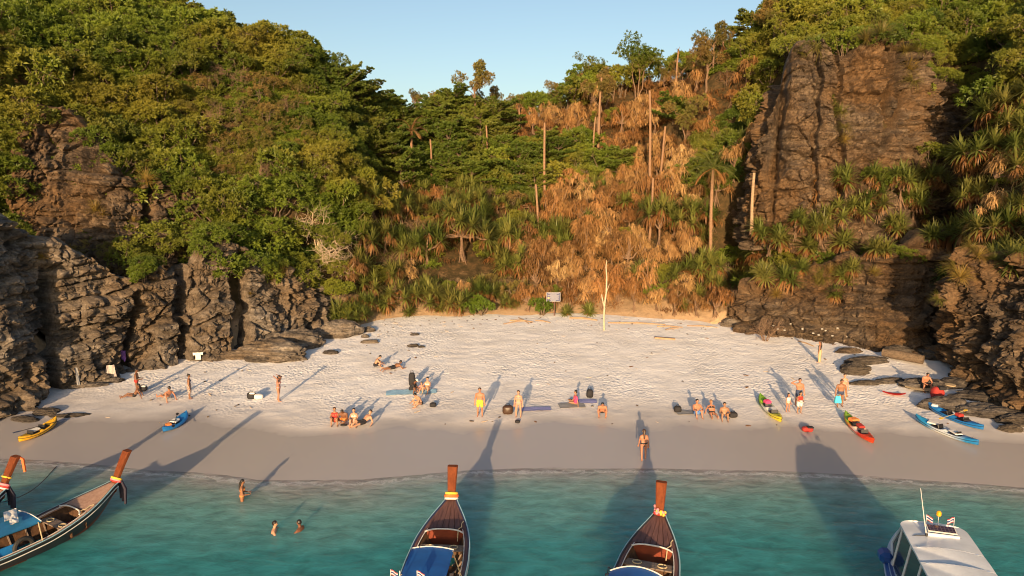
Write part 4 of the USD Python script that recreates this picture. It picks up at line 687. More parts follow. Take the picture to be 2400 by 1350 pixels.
# ---- grass tufts on the rock
tufts = [('grass', 325, 400, 1.7), ('grass', 345, 425, 1.2), ('grass', 225, 495, 1.1), ('grass', 240, 505, .9), ('grass', 315, 520, .6), ('grass', 100, 600, .6), ('grass', 660, 640, 1.2), ('grass', 640, 650, .8), ('ggrass', 690, 600, 1.6), ('grass', 585, 690, .6), ('ggrass', 740, 590, 1.6), ('ggrass', 620, 640, 1.2),
         ('ggrass', 1910, 110, 2.0), ('ggrass', 1950, 105, 2.2), ('ggrass', 1985, 115, 2.0), ('ggrass', 2030, 95, 2.0), ('ggrass', 2065, 80, 2.2), ('ggrass', 2100, 85, 2.0), ('ggrass', 2140, 70, 2.4), ('ggrass', 2150, 120, 1.8), ('ggrass', 1860, 105, 1.6), ('ggrass', 1880, 125, 1.3),
         ('ggrass', 1955, 235, 1.4), ('ggrass', 1975, 260, 1.3), ('ggrass', 1980, 300, 1.3), ('grass', 2130, 160, 1.7), ('ggrass', 2120, 120, 1.6), ('grass', 1980, 330, .9), ('ggrass', 2140, 190, 1.5),
         ('ggrass', 1930, 650, 1.4), ('ggrass', 1915, 665, 1.2), ('grass', 1945, 640, 1.0), ('ggrass', 1990, 660, 1.0), ('grass', 2050, 640, .9), ('ggrass', 2240, 630, 1.4), ('grass', 2250, 650, 1.2), ('ggrass', 2330, 610, 1.0), ('ggrass', 2390, 590, 1.2), ('grass', 2290, 600, .9), ('ggrass', 2275, 580, 1.0), ('ggrass', 2200, 700, .8), ('grass', 1820, 690, .8)]
P_, N_ = hits(np.array([s[1] for s in tufts], float), np.array([s[2] for s in tufts], float))
for (kk, px, py, s_), P, N in zip(tufts, P_, N_):
    if np.isnan(P[0]): continue
    side = 'left cliffs' if px < 900 else 'tall right crag' if py < 400 else 'right rock walls'
    nm, lab = ('golden_grass', f'dry golden grass tuft hanging on the {side}') if kk == 'grass' else ('cliff_grass', f'green grass tuft hanging on the {side}')
    plant(K[kk][rng.integers(2)], nm, lab, 'grass tuft', P + N * .05, s_, lab.replace('tuft hanging', 'tufts'), tilt=(35 if N[2] < .6 else 10, 0), spin=rng.uniform(-30, 30))
# ---- ground cover under the trees
def stuff_instancer(name, label, protos, pts, scales, which):
    pi = UsdGeom.PointInstancer.Define(stage, '/World/' + name); targets = []
    for k, (mb, m_) in enumerate(protos):
        pth = f'/World/{name}/clump_{k + 1:03d}'; usdkit.mesh(stage, pth, mb.get(), m_); targets.append(pth)
    pi.CreatePrototypesRel().SetTargets(targets); n = len(pts)
    pi.CreatePositionsAttr(Vt.Vec3fArray.FromNumpy(np.asarray(pts, np.float32))); pi.CreateScalesAttr(Vt.Vec3fArray.FromNumpy(np.repeat(np.asarray(scales, np.float32)[:, None], 3, 1)))
    a = rng.uniform(0, 2 * PI, n) / 2; pi.CreateOrientationsAttr(Vt.QuathArray([Gf.Quath(float(math.cos(t)), 0, 0, float(math.sin(t))) for t in a])); pi.CreateProtoIndicesAttr(Vt.IntArray.FromNumpy(np.asarray(which, np.int32)))
    tag(pi, label, kind='stuff')
def under_clump(seed, m_, ln, wd, n=46, k=7, R=.75, H=.5):
    r = np.random.default_rng(seed); g = MB(); d = sph(n, r); d[:, 2] = np.abs(d[:, 2]); clumps(g, d * [R, R, H] * r.uniform(.4, 1, (n, 1)), d, k, ln, wd, r); return g, M[m_]
def strap_clump(seed, m_, n=60):
    r = np.random.default_rng(seed); g = MB(); ph = r.uniform(0, 6.28, n); el = r.uniform(0, 1.3, n); c = np.c_[r.normal(size=(n, 2)) * .45, r.uniform(-.1, .3, n)]
    straps(g, c, np.stack([np.cos(ph) * np.cos(el), np.sin(ph) * np.cos(el), np.sin(el)], -1), r.uniform(.35, .8, n), .05, 2.2, r); return g, M[m_]
ux, uy = np.meshgrid(np.arange(-60, 62, 0.45), np.arange(42, 126, 0.45)); ux = ux.ravel() + rng.uniform(-.2, .2, ux.size); uy = uy.ravel() + rng.uniform(-.35, .35, uy.size); uz = hill_z(ux, uy)
up = project(np.stack([ux, uy, uz + .3], -1)); ur = region(up[:, 0], up[:, 1]); names = np.array([r[0] for r in RG] + ['none'])[ur]
ii, jj = np.clip((up[:, 1] + 60) / 8, 0, GH - 1).astype(int), np.clip((up[:, 0] + 80) / 8, 0, GW - 1).astype(int)
_e = 0.4; _g = np.sqrt(1 + ((hill_z(ux + _e, uy) - uz) / _e) ** 2 + ((hill_z(ux, uy + _e) - uz) / _e) ** 2)
ok = (rng.random(len(ux)) < 0.42 * _g) & (ur >= 0) & (uz > sand_z(ux, uy, False) + .35) & (up[:, 2] < terr[ii, jj] + 4)
ok &= ~(np.isin(names, ('dryslope', 'dryhill', 'panda')) & (rng.random(len(ux)) < .74))
ok &= ~(np.isin(names, ('pandright',)) & (rng.random(len(ux)) < .5))
ok &= ~((np.hypot(up[:, 0] - 1100, (up[:, 1] - 640) * 1.4) < 62)) & ~inside([(960, 700), (1090, 690), (1110, 790), (960, 790)], up[:, 0], up[:, 1]) 
which = np.where(np.isin(names, ('dryslope', 'dryhill')), 2, np.where(np.isin(names, ('panda', 'pandright')), np.where(rng.random(len(ux)) < .62, 3, np.where(rng.random(len(ux)) < .5, 2, 0)), np.where(np.isin(names, ('layered', 'mixright')), 1, 0)))
pts = np.stack([ux, uy, uz], -1)[ok]
stuff_instancer('undergrowth', 'low leafy and dead undergrowth covering the slope between the trees', [under_clump(1, 'leaf_green', .24, .12), under_clump(2, 'leaf_dark', .26, .14), strap_clump(3, 'strap_rust'), strap_clump(4, 'strap_green')], pts, rng.uniform(.7, 1.35, len(pts)), which[ok])

r_ = np.random.default_rng(77); n_ = 900; dx, dy = r_.uniform(-27, 27, n_ * 3), r_.uniform(37.5, 64, n_ * 3); dd = dy - shore_y(dx)
top_ = np.exp(-((hill_z(dx, dy + 2.0) - sand_z(dx, dy + 2.0, False)) / .8) ** 2) ; w_ = .10 + .9 * np.exp(-((dd - 5.6) / .35) ** 2) * (fb(dx * .5, dy * 0, 0, 2, 5) > .5) + .8 * top_
sel = (r_.random(n_ * 3) < w_ * .45) & (hill_z(dx, dy) < sand_z(dx, dy, False)); dp = np.stack([dx, dy, sand_z(dx, dy) + .01], -1)[sel]
def bit(seed, m_, e): q = np.random.default_rng(seed); m = trimesh.creation.icosphere(1); return MB().add(m.vertices * e * (1 + .3 * q.normal(size=(len(m.vertices), 1)) * .5), m.faces), m_
stuff_instancer('beach_debris', 'small dark leaves, twigs and pebbles scattered over the sand', [bit(1, M['bark'], [.09, .05, .02]), bit(2, M['rock_grey'], [.06, .05, .035]), bit(3, M['bark_pale'], [.16, .025, .02]), bit(4, M['strap_rust'], [.12, .06, .02])], dp, r_.uniform(.6, 1.7, len(dp)), r_.integers(0, 4, len(dp)))
P_, N_ = hits(np.array([1812, 1822, 1838, 1905, 1918, 1926, 1934, 1950, 1962, 1985, 1852, 1880], float), np.array([764, 772, 775, 782, 786, 772, 776, 788, 770, 790, 760, 772], float))
for P in P_: m = trimesh.creation.icosphere(1, .08); tag(MB().add(m.vertices * [1.4, 1, .8] + P + [0, -.06, .05], m.faces).build('white_stone', M['stone_white'], smooth=True), 'small white stone lodged low in the right rock wall', 'stone', 'white stones on the right rock wall')
# ---------------------------------------------------------------- rocks and driftwood
def on_sand(x, y, dz=0.0): return np.array([x, y, float(sand_z(x, y)) + dz])
def rock_mesh(seed, e, flat=0.0, sub=4, crag=1.0):
    m = trimesh.creation.icosphere(subdivisions=sub); v = m.vertices.copy(); o = seed * 7.3
    pl = 1 + .55 * (fb(v[:, 0] * 1.1 + o, v[:, 1] * 1.1, o, 3, seed + 9) - .5); n = fb(v[:, 0] * 1.3 + o, v[:, 1] * 1.3, v[:, 2] * 1.3, 5, seed) - .5; ridge = np.abs(fb(v[:, 0] * 2.2 + o, v[:, 1] * 2.2, v[:, 2] * 4.0, 4, seed + 3) - .5)
    lay = np.floor(v[:, 2] * 4 + n * 2); v *= (1 + crag * (.7 * n - .9 * ridge + .16 + .12 * (hsh(lay, lay * 0 + seed) - .5)))[:, None]
    v[:, :2] *= pl[:, None]; v[:, 2] = np.where(v[:, 2] < -.3, -.3 + (v[:, 2] + .3) * .3, v[:, 2]); return MB().add(v * np.asarray(e) / 2, m.faces)
def rock(px, py, e, label, seed, m_='rock_dark', rz=0.0, name='rock', dz=0.0, group=None, **kw):
    p = sand_at(px, py); t = rock_mesh(seed, e, **kw); t.xf(Rot.from_euler('z', rz).as_matrix(), p + [0, 0, e[2] * .12 + dz])
    return tag(t.build(name, M[m_], smooth=40), label, 'rock', group)
for k, (px, py, e, lab, mm) in enumerate([
 (640, 835, (5.6, 2.6, 2.0), 'wide rubbly grey outcrop at the foot of the left cliff', 'rock_grey'), (700, 812, (3.6, 2.4, 2.0), 'grey rubble outcrop between the left cliff and the rounded boulder', 'rock_grey'), (610, 845, (2.0, 1.3, .9), 'brown low rock at the sandy tip of the left outcrop', 'rock_dark'), (560, 838, (2.6, 1.2, .9), 'small grey rubble left of the wide outcrop', 'rock_grey'),
 (800, 785, (3.6, 2.2, 1.9), 'large rounded boulder at the end of the left cliff', 'rock_grey'), (776, 828, (1.1, .7, .4), 'flat dark rock lying alone on the sand right of the outcrop', 'rock_dark'), (868, 803, (1.3, .6, .4), 'low grey rock on the upper sand, widest of three', 'rock_grey'), (856, 790, (.6, .5, .4), 'small grey rock just above the low wide one', 'rock_grey'), (860, 776, (1.2, .8, .6), 'brown rock half buried at the edge of the slope', 'rock_grey'),
 (972, 785, (.7, .45, .25), 'small dark rock on the upper sand below the bare sandy gully', 'rock_dark'), (968, 812, (.8, .5, .3), 'dark pebble like rock, left of a pair on the upper sand', 'rock_dark'), (988, 814, (.5, .35, .2), 'tiny dark rock, right of a pair on the upper sand', 'rock_dark'), (685, 842, (1.2, .35, .15), 'thin dark stone sliver on the sand below the outcrop', 'rock_dark'), (165, 975, (2.0, .5, .2), 'dark flat stone ridge above the yellow kayak', 'rock_dark'),
 (60, 985, (1.6, .7, .35), 'dark tide rock at the left cliff foot nearest the sea', 'rock_dark'), (110, 968, (1.4, .8, .4), 'dark broken rock at the left cliff foot', 'rock_dark'), (215, 905, (1.6, .6, .4), 'dark low rock ledge below the hanging towel', 'rock_dark'), (265, 893, (1.6, .7, .45), 'dark ledge below the patterned trousers', 'rock_dark'), (310, 870, (1.2, .6, .35), 'dark stones at the cliff foot by the purple cloth', 'rock_dark'),
 (2030, 850, (3.0, 1.0, .75), 'long dark rock heap left of the log', 'rock_dark'), (2002, 872, (1.7, 1.2, 1.0), 'dark upright rock in the sand behind the standing man', 'rock_dark'), (2030, 900, (1.9, .7, .35), 'flat dark rock, left of two on the sand by the right wall', 'rock_dark'), (2085, 895, (1.8, .7, .45), 'flat dark rock, right of two on the sand by the right wall', 'rock_dark'), (2165, 908, (2.6, 1.2, .95), 'dark rock that the man with folded hands sits on', 'rock_dark'),
 (2215, 955, (2.3, 1.2, 1.0), 'large dark rock with a white plate on it beside the blue kayaks', 'rock_dark'), (2290, 965, (2.4, 1.2, .8), 'dark rock right of the large one with a plate', 'rock_dark'), (2335, 975, (2.6, 1.2, .8), 'pale streaked dark rock low at the right edge', 'rock_dark'), (2385, 990, (1.8, 1.1, .7), 'brown rock at the right picture edge', 'rock_dark'), (2252, 970, (.5, .4, .25), 'small round stone between the blue kayaks and the rocks', 'rock_dark'),
 (2310, 935, (3.4, 1.5, .7), 'stepped dark shelf of rock under the right buttress', 'rock_dark'), (2370, 1008, (1.2, .8, .5), 'small dark rock nearest the water on the right', 'rock_dark'), (2230, 905, (2.0, 1.2, .8), 'dark rock between the seated man and the buttress', 'rock_dark'), (2105, 828, (2.2, 1.2, .9), 'dark stones in the shade behind the log', 'rock_dark'), (2190, 838, (2.4, 1.4, 1.0), 'dark rock at the mouth of the shaded cleft', 'rock_dark'),
 (1990, 825, (1.8, .8, .5), 'brown stones at the foot of the right rock wall', 'rock'), (1720, 765, (2.0, 1.0, 1.0), 'grey rough rock at the left end of the right wall', 'rock_grey')]):
    rock(px, py, e, lab, 40 + k, mm, rz=.2 * math.sin(k * 2.1) + (-.35 if px < 700 and py < 900 and e[0] > 3 else 0))
def bar(name, label, cat, pts, rad, m_, sides=9, group=None, bump=.12):
    t = MB(); p = np.asarray(pts, float); n = max(8, len(p)); u = np.linspace(0, len(p) - 1, n); q = np.stack([np.interp(u, range(len(p)), p[:, k]) for k in range(3)], -1)
    r_ = np.interp(np.linspace(0, 1, n), np.linspace(0, 1, len(np.atleast_1d(rad))), np.atleast_1d(rad)) * (1 + bump * (rng.random(n) - .5)); t.tube(q, r_, sides)
    return tag(t.build(name, M[m_], smooth=50), label, cat, group)
a_, b_ = sand_at(2068, 838), sand_at(2163, 856); bar('drift_log', 'thick barkless brown log lying before the shaded cleft', 'log', [a_ + [0, 0, .42], (a_ + b_) / 2 + [0, 0, .42], b_ + [0, 0, .4]], (.30, .37, .31), 'bark', 14)
p_ = sand_at(1558, 795); tag(MB().box((0, 0, .07), (1.7, .34, .13), .01, (0, .05, -.12)).xf(np.eye(3), p_).build('drift_plank', M['driftwood']), 'weathered grey plank lying alone on the upper sand', 'plank')
p_ = sand_at(1416, 774); H_ = 6.2; t_ = MB(); t_.tube(p_ + np.array([[0, 0, -.4], [-.05, 0, 1.2], [0, 0, 2.4], [.12, 0, 3.4], [.14, 0, 4.6], [.05, 0, 5.6], [.1, 0, H_]]), [.10, .085, .08, .075, .06, .05, .03], 9); t_.tube(p_ + np.array([[0.02, -.05, 1.9], [-.2, -.1, 2.7], [-.3, -.1, 3.2]]), [.07, .06, .05], 7)
t_.tube(p_ + np.array([[.12, 0, 3.3], [.4, .1, 4.1]]), [.04, .02], 5); tag(t_.build('bare_pole_tree', M['bark_pale'], smooth=50), 'slim white barkless tree standing in the sand right of the sign', 'dead tree')
for k, (x0, y0, x1, y1, r_, lab) in enumerate([(1195, 752, 1250, 756, .07, 'pale driftwood stick left of the sign'), (1180, 760, 1235, 752, .05, 'dark driftwood branch left of the sign'), (1215, 745, 1240, 760, .05, 'short driftwood branch crossing others left of the sign'), (1335, 746, 1400, 752, .09, 'long pale driftwood pole between the sign and the white tree'), (1425, 757, 1560, 762, .07, 'long dark driftwood pole right of the white tree'), (1540, 766, 1600, 768, .06, 'dark stick in front of the dead screw pines'), (1560, 774, 1590, 770, .05, 'yellowish stick in front of the dead screw pines'),
  (1255, 752, 1290, 757, .06, 'pale stick under the sign'), (1610, 764, 1680, 768, .05, 'thin stick near the left end of the right wall'), (1870, 800, 1908, 812, .05, 'dark branch pointing at the woman in the long skirt')]):
    a_, b_ = sand_at(x0, y0), sand_at(x1, y1); bar('driftwood_stick', lab, 'driftwood', [a_ + [0, 0, r_ * .6], (a_ + b_) / 2 + [0, .1, r_ * 1.6], b_ + [0, 0, r_ * .6]], (r_, r_ * 1.1, r_ * .7), 'driftwood', 7)
P = sand_at(1795, 800); kk_ = k_bare(750, 2.6, 'twig_bundle', 'bark_twig', 3, 7, .035, .35, (0, 0, .9)); plant(kk_, 'twig_bundle', 'upright bundle of bare brown twigs at the foot of the right wall', 'dead shrub', P, 1.0, spin=0)
# ---------------------------------------------------------------- people
def skin(name, c): return mat(name, {'p': ('principled_bsdf', {'base_color': c, 'roughness': .5, 'specular_ior_level': .35, 'subsurface_weight': 0.0})}, [])
M['skin_tan_0'], M['skin_tan_1'], M['skin_tan_2'] = skin('tanned_skin_olive', (.29, .15, .085)), skin('tanned_skin_red', (.36, .16, .095)), skin('tanned_skin_deep', (.235, .11, .058))
M['skin_tan'], M['skin_light'], M['skin_brown'] = skin('tanned_skin', (.33, .155, .082)), skin('light_skin', (.43, .235, .15)), skin('brown_skin', (.165, .075, .042))
for n_, c_ in (('hair_black', (.012, .009, .008)), ('hair_brown', (.05, .024, .012)), ('hair_fair', (.19, .10, .045)), ('cloth_black', (.014, .013, .016)), ('cloth_red', (.33, .025, .02)), ('cloth_pink', (.62, .05, .16)), ('cloth_white', (.62, .60, .57)), ('cloth_beige', (.45, .33, .19)), ('cloth_navy', (.03, .045, .10)), ('cloth_purple', (.22, .09, .34)),
               ('cloth_cyan', (.05, .46, .60)), ('cloth_blue', (.10, .22, .50)), ('cloth_grey', (.22, .22, .23)), ('cloth_rose', (.55, .26, .24)), ('cloth_orange', (.62, .20, .05)), ('cloth_green', (.08, .25, .05)), ('eye_dark', (.01, .01, .01)), ('cloth_lilac', (.20, .21, .42)), ('cloth_skyblue', (.28, .47, .62))):
    M[n_] = plain(n_, c_, .8 if 'cloth' in n_ else .45, .15, 14.0)
def ramp_mat(name, axis_, lo, hi, stops, rough=.5, coat=0.0):
    return mat(name, {'g': ('texture_coordinate', {}), 's': ('separate_xyz', {}), 'm': ('map_range', {'from_min': lo, 'from_max': hi, 'clamp': True}), 'r': ('rgb_ramp', {'ramp': stops}), 'n': ('noise_texture', {'scale': 5.0, 'detail': 5.0}), 'nr': ('map_range', {'to_min': .75, 'to_max': 1.2}), 'cc': ('combine_color', {}), 'x': ('mix_color', {'blend_type': 'multiply', 'fac': 1.0}), 'p': ('principled_bsdf', {'roughness': rough, 'coat_weight': coat})},
               [('g.object', 's.vector'), (f's.{axis_}', 'm.value'), ('m.result', 'r.fac'), ('r.color', 'x.a'), ('g.object', 'n.vector'), ('n.fac', 'nr.value'), ('nr.result', 'cc.r'), ('nr.result', 'cc.g'), ('nr.result', 'cc.b'), ('cc.color', 'x.b'), ('x.result', 'p.base_color')])
M['shorts_sunset'] = ramp_mat('sunset_shorts', 'z', .55, .95, [(0, (.85, .55, .04)), (.45, (.85, .35, .05)), (.6, (.75, .06, .22)), (1, (.75, .06, .25))], .8)
M['cloth_pattern'] = mat('patterned_cloth', {'g': ('texture_coordinate', {}), 'v': ('voronoi_texture', {'scale': 16.0}), 'r': ('rgb_ramp', {'ramp': [(0, (.06, .05, .06)), (.35, (.10, .07, .06)), (.5, (.40, .30, .26)), (1, (.55, .45, .4))]}), 'p': ('principled_bsdf', {'roughness': .85})}, [('g.object', 'v.vector'), ('v.distance', 'r.fac'), ('r.color', 'p.base_color')])
from manifold3d import Manifold, OpType
def ball(c, r_, seg=12): return Manifold.sphere(float(r_), seg).translate([float(q) for q in c])
def hull(*cr, seg=12): return Manifold.batch_hull([ball(c, r_, seg) for c, r_ in cr])
def V(*a): return np.array(a, float)
POSES = {   # torso, head, arms (upper, fore), thighs, shins: directions with x to the person's right, y forward, z up
 'stand': dict(t=V(0, .02, 1), hd=V(0, .1, 1), ua=(V(.22, 0, -1), V(-.22, .02, -1)), fa=(V(.08, .2, -1), V(-.08, .2, -1)), th=(V(.07, .05, -1), V(-.07, .05, -1)), sh=(V(.02, -.08, -1), V(-.02, -.08, -1))),
 'walk': dict(t=V(0, .06, 1), hd=V(0, .05, 1), ua=(V(.2, -.2, -1), V(-.2, .15, -1)), fa=(V(.06, .05, -1), V(-.06, .3, -1)), th=(V(.03, .22, -1), V(-.04, -.15, -1)), sh=(V(0, -.05, -1), V(0, -.3, -1))),
 'hands_front': dict(t=V(0, .03, 1), hd=V(0, .25, 1), ua=(V(.2, .15, -1), V(-.2, .15, -1)), fa=(V(-.35, .9, -.1), V(.35, .9, -.1)), th=(V(.07, .05, -1), V(-.07, .02, -1)), sh=(V(.02, -.08, -1), V(-.02, -.05, -1))),
 'hand_on_head': dict(t=V(0, .02, 1), hd=V(0, .1, 1), ua=(V(.95, .1, .35), V(-.2, 0, -1)), fa=(V(-.75, .15, .5), V(-.05, .2, -1)), th=(V(.12, .05, -1), V(-.12, .05, -1)), sh=(V(.05, -.08, -1), V(-.05, -.08, -1))),
 'arms_up': dict(t=V(0, .08, 1), hd=V(0, .25, 1), ua=(V(.45, .2, .75), V(-.45, .2, .75)), fa=(V(-.35, -.75, .35), V(.35, -.75, .35)), th=(V(.06, .15, -1), V(-.06, -.1, -1)), sh=(V(0, -.05, -1), V(0, -.25, -1))),
 'bag_side': dict(t=V(0, .05, 1), hd=V(0, .3, 1), ua=(V(.25, .05, -1), V(-.3, .1, -1)), fa=(V(.1, .3, -1), V(-.05, .35, -1)), th=(V(.09, .15, -1), V(-.10, -.08, -1)), sh=(V(.02, -.08, -1), V(-.03, -.15, -1))),
 'sit_knees': dict(t=V(0, -.1, 1), hd=V(0, .15, 1), ua=(V(.25, .75, -.6), V(-.25, .75, -.6)), fa=(V(-.35, .9, .1), V(.35, .9, .1)), th=(V(.16, .85, .62), V(-.16, .85, .62)), sh=(V(.02, .35, -1), V(-.02, .35, -1))),
 'sit_hunch': dict(t=V(0, .45, .85), hd=V(0, .8, .6), ua=(V(.25, .6, -.7), V(-.25, .6, -.7)), fa=(V(-.3, .8, -.3), V(.3, .8, -.3)), th=(V(.45, .9, .25), V(-.45, .9, .25)), sh=(V(-.55, .1, -.5), V(.55, .1, -.5))),
 'sit_lean': dict(t=V(0, -.55, .85), hd=V(0, .05, 1), ua=(V(.25, -.45, -.8), V(-.25, -.45, -.8)), fa=(V(.1, -.3, -1), V(-.1, -.3, -1)), th=(V(.1, .95, .3), V(-.12, .95, .15)), sh=(V(.02, .85, -.5), V(-.02, 1, -.25))),
 'sit_side': dict(t=V(-.05, 0, 1), hd=V(0, .1, 1), ua=(V(.2, .3, -.9), V(-.35, -.25, -.9)), fa=(V(-.2, .75, -.4), V(-.1, -.1, -1)), th=(V(.55, .8, .12), V(.35, .9, .05)), sh=(V(.75, -.45, -.12), V(.8, -.4, -.08))),
 'recline': dict(t=V(0, -.85, .55), hd=V(0, -.1, 1), ua=(V(.3, -.15, -.9), V(-.3, -.15, -.9)), fa=(V(.25, .55, -.35), V(-.25, .55, -.35)), th=(V(.1, 1, .2), V(-.14, 1, .0)), sh=(V(.02, .85, -.5), V(-.05, 1, -.05))),
 'prone': dict(t=V(0, .95, .28), hd=V(0, .6, .8), ua=(V(.35, .35, -.6), V(-.35, .35, -.6)), fa=(V(-.2, .85, -.1), V(.2, .85, -.1)), th=(V(.1, -1, -.02), V(-.12, -1, -.02)), sh=(V(.02, -1, 0), V(-.02, -1, 0))),
 'crouch': dict(t=V(0, .55, .85), hd=V(0, .7, .7), ua=(V(.2, .35, -.9), V(-.2, .35, -.9)), fa=(V(-.2, .5, -.75), V(.2, .5, -.75)), th=(V(.3, .9, .3), V(-.3, .9, .3)), sh=(V(-.05, -.35, -1), V(.05, -.35, -1))),
 'sit_rock': dict(t=V(0, .35, .95), hd=V(0, .6, .8), ua=(V(.3, .45, -.8), V(-.3, .45, -.8)), fa=(V(-.5, .7, -.35), V(.5, .7, -.35)), th=(V(.3, .95, -.08), V(-.3, .95, -.08)), sh=(V(.02, .05, -1), V(-.02, .05, -1))),
 'swim': dict(t=V(0, .12, 1), hd=V(0, .15, 1), ua=(V(.7, .5, -.55), V(-.7, .5, -.55)), fa=(V(.1, .9, -.3), V(-.1, .9, -.3)), th=(V(.15, .6, -.8), V(-.15, .6, -.8)), sh=(V(.02, -.6, -.8), V(-.02, -.6, -.8)))}
def person(label, pos, yaw, pose, h=1.72, fem=False, skin_='skin_tan', hair='hair_black', long_hair=False, wear=(), bun=False, cap=None, z=None, child=False, group=None, turn=0.0):
    """one figure: a single smooth body, with hair and clothes as its parts"""
    if skin_ == 'skin_tan': skin_ = f'skin_tan_{len(label) % 3}'
    q = POSES[pose]; u = unit; g = h
    tl, hw, sw = .285 * g, (.062 if fem else .056) * g, (.100 if fem else .118) * g
    hd_k = 1.18 if child else 1.0
    t = u(q['t']); side = V(1, 0, 0); pel = V(0, 0, 0); nk = pel + t * tl; fw = u(np.cross(t, side) * -1) * -1; fw = u(np.cross(side, t)) * -1
    J = {}; arms, legs = [], []
    for k, sg in ((0, 1), (1, -1)):
        sh = nk - t * .045 * g + side * sg * sw; el = sh + u(q['ua'][k]) * .172 * g; wr = el + u(q['fa'][k]) * .140 * g; arms.append((sh, el, wr, u(q['fa'][k]), sg))
        hp = pel + side * sg * hw - t * .01 * g; kn = hp + u(q['th'][k]) * .238 * g; an = kn + u(q['sh'][k]) * .232 * g
        s_ = u(q['sh'][k]); ft = V(0, 1, 0) if s_[2] < -.6 else u(np.cross(V(1, 0, 0), s_)) * (1 if pose != 'prone' else -1)
        if pose == 'prone': ft = V(0, -.8, -.5)
        legs.append((hp, kn, an, u(ft)))
    hdv = u(q['hd']); a = math.radians(turn); hdir = u(hdv); fy = u(V(math.sin(a), math.cos(a), 0) - hdir * 0); fy = u(fy - hdir * (fy @ hdir)); hx = np.cross(fy, hdir)
    hc = nk + u(t + hdir) * .05 * g + hdir * .062 * g * hd_k; hr = .052 * g * hd_k
    f = .93 if fem else 1.06
    parts = [hull((pel + side * hw * .75, .068 * g), (pel - side * hw * .75, .068 * g), (pel + t * .06 * g + side * hw * .6, .058 * g * f), (pel + t * .06 * g - side * hw * .6, .058 * g * f)),
             hull((pel + t * .06 * g + side * hw * .6, .058 * g * f), (pel + t * .06 * g - side * hw * .6, .058 * g * f), (pel + t * .12 * g + side * .045 * g, .052 * g * f), (pel + t * .12 * g - side * .045 * g, .052 * g * f)),
             hull((pel + t * .12 * g + side * .045 * g, .052 * g * f), (pel + t * .12 * g - side * .045 * g, .052 * g * f), (pel + t * .205 * g + side * .066 * g, .060 * g * f), (pel + t * .205 * g - side * .066 * g, .060 * g * f)),
             hull((pel + t * .205 * g + side * .066 * g, .060 * g * f), (pel + t * .205 * g - side * .066 * g, .060 * g * f), (nk - t * .035 * g + side * sw * .82, .036 * g), (nk - t * .035 * g - side * sw * .82, .036 * g), (nk - t * .02 * g, .042 * g)),
             hull((nk - t * .02 * g, .036 * g), (hc - hdir * .03 * g, .030 * g)),
             hull((hc + hdir * .022 * g * hd_k, hr * .98), (hc - hdir * .01 * g + fy * .012 * g, hr * .86), (hc - hdir * .045 * g * hd_k + fy * .026 * g, hr * .45)),
             hull((hc + fy * (hr * .98), .008 * g), (hc + fy * (hr * 1.12) - hdir * .018 * g, .010 * g))]
    for sg in (1, -1): parts.append(hull((hc + hx * sg * hr * .96 + hdir * .008 * g, .010 * g), (hc + hx * sg * hr * .92 - hdir * .012 * g, .008 * g)))
    if fem and not child:
        for sg in (1, -1): parts.append(ball(pel + t * .195 * g + side * sg * .045 * g + fw * .045 * g, .036 * g))
    for sh, el, wr, d, sg in arms: parts += [hull((sh, .033 * g * f), (el, .024 * g * f)), hull((el, .024 * g * f), (wr, .0165 * g * f))]
    for hp, kn, an, ft in legs:
        parts += [hull((hp, .052 * g), (kn, .032 * g)), hull((kn, .032 * g), (kn + (an - kn) * .35 - ft * .008 * g, .031 * g)), hull((kn + (an - kn) * .35 - ft * .008 * g, .031 * g), (an, .020 * g)),
                  hull((an - ft * .02 * g + V(0, 0, -.012 * g), .018 * g), (an + ft * .07 * g + V(0, 0, -.02 * g), .016 * g), (an + ft * .105 * g + V(0, 0, -.023 * g), .011 * g))]
    body = Manifold.batch_boolean(parts, OpType.Add).refine_to_length(.036 * g)
    tm = trimesh.Trimesh(*meshkit.arrays(body)[:2]); trimesh.smoothing.filter_taubin(tm, .5, .53, 6)
    bm = MB().add(tm.vertices, tm.faces)
    for sh, el, wr, d, sg in arms:       # hand: palm, four fingers and a thumb, slightly curled
        s2 = u(np.cross(d, t)) if abs(d @ t) < .9 else u(np.cross(d, V(0, 1, 0))); n2 = np.cross(s2, d); hand = [hull((wr, .017 * g), (wr + d * .035 * g + s2 * .014 * g, .010 * g), (wr + d * .035 * g - s2 * .014 * g, .010 * g), seg=8)]
        for k, ll in enumerate((.030, .036, .034, .026)):
            b0 = wr + d * .038 * g + s2 * (k - 1.5) * .0105 * g; b1 = b0 + (d + n2 * .25) * ll * .6 * g; b2 = b1 + (d * .8 + n2 * .7) * ll * .5 * g; hand += [hull((b0, .0058 * g), (b1, .0052 * g), seg=6), hull((b1, .0052 * g), (b2, .0045 * g), seg=6)]
        b0 = wr + d * .012 * g - s2 * .015 * g; b1 = b0 + (d * .5 - s2 * .9) * .024 * g; hand += [hull((b0, .008 * g), (b1, .0062 * g), seg=6), hull((b1, .0062 * g), (b1 + (d * .9 - s2 * .2) * .02 * g, .005 * g), seg=6)]
        bm.tm(Manifold.batch_boolean(hand, OpType.Add))
    low = min(v[:, 2].min() for v in bm.v); base = np.asarray(pos, float).copy()
    th_ = thing('person', label, 'person', base + [0, 0, (-low - .02) if z is None else 0] if z is None else np.r_[base[:2], z], math.radians(yaw), group)
    bm.build('body', M[skin_], th_, smooth=True)
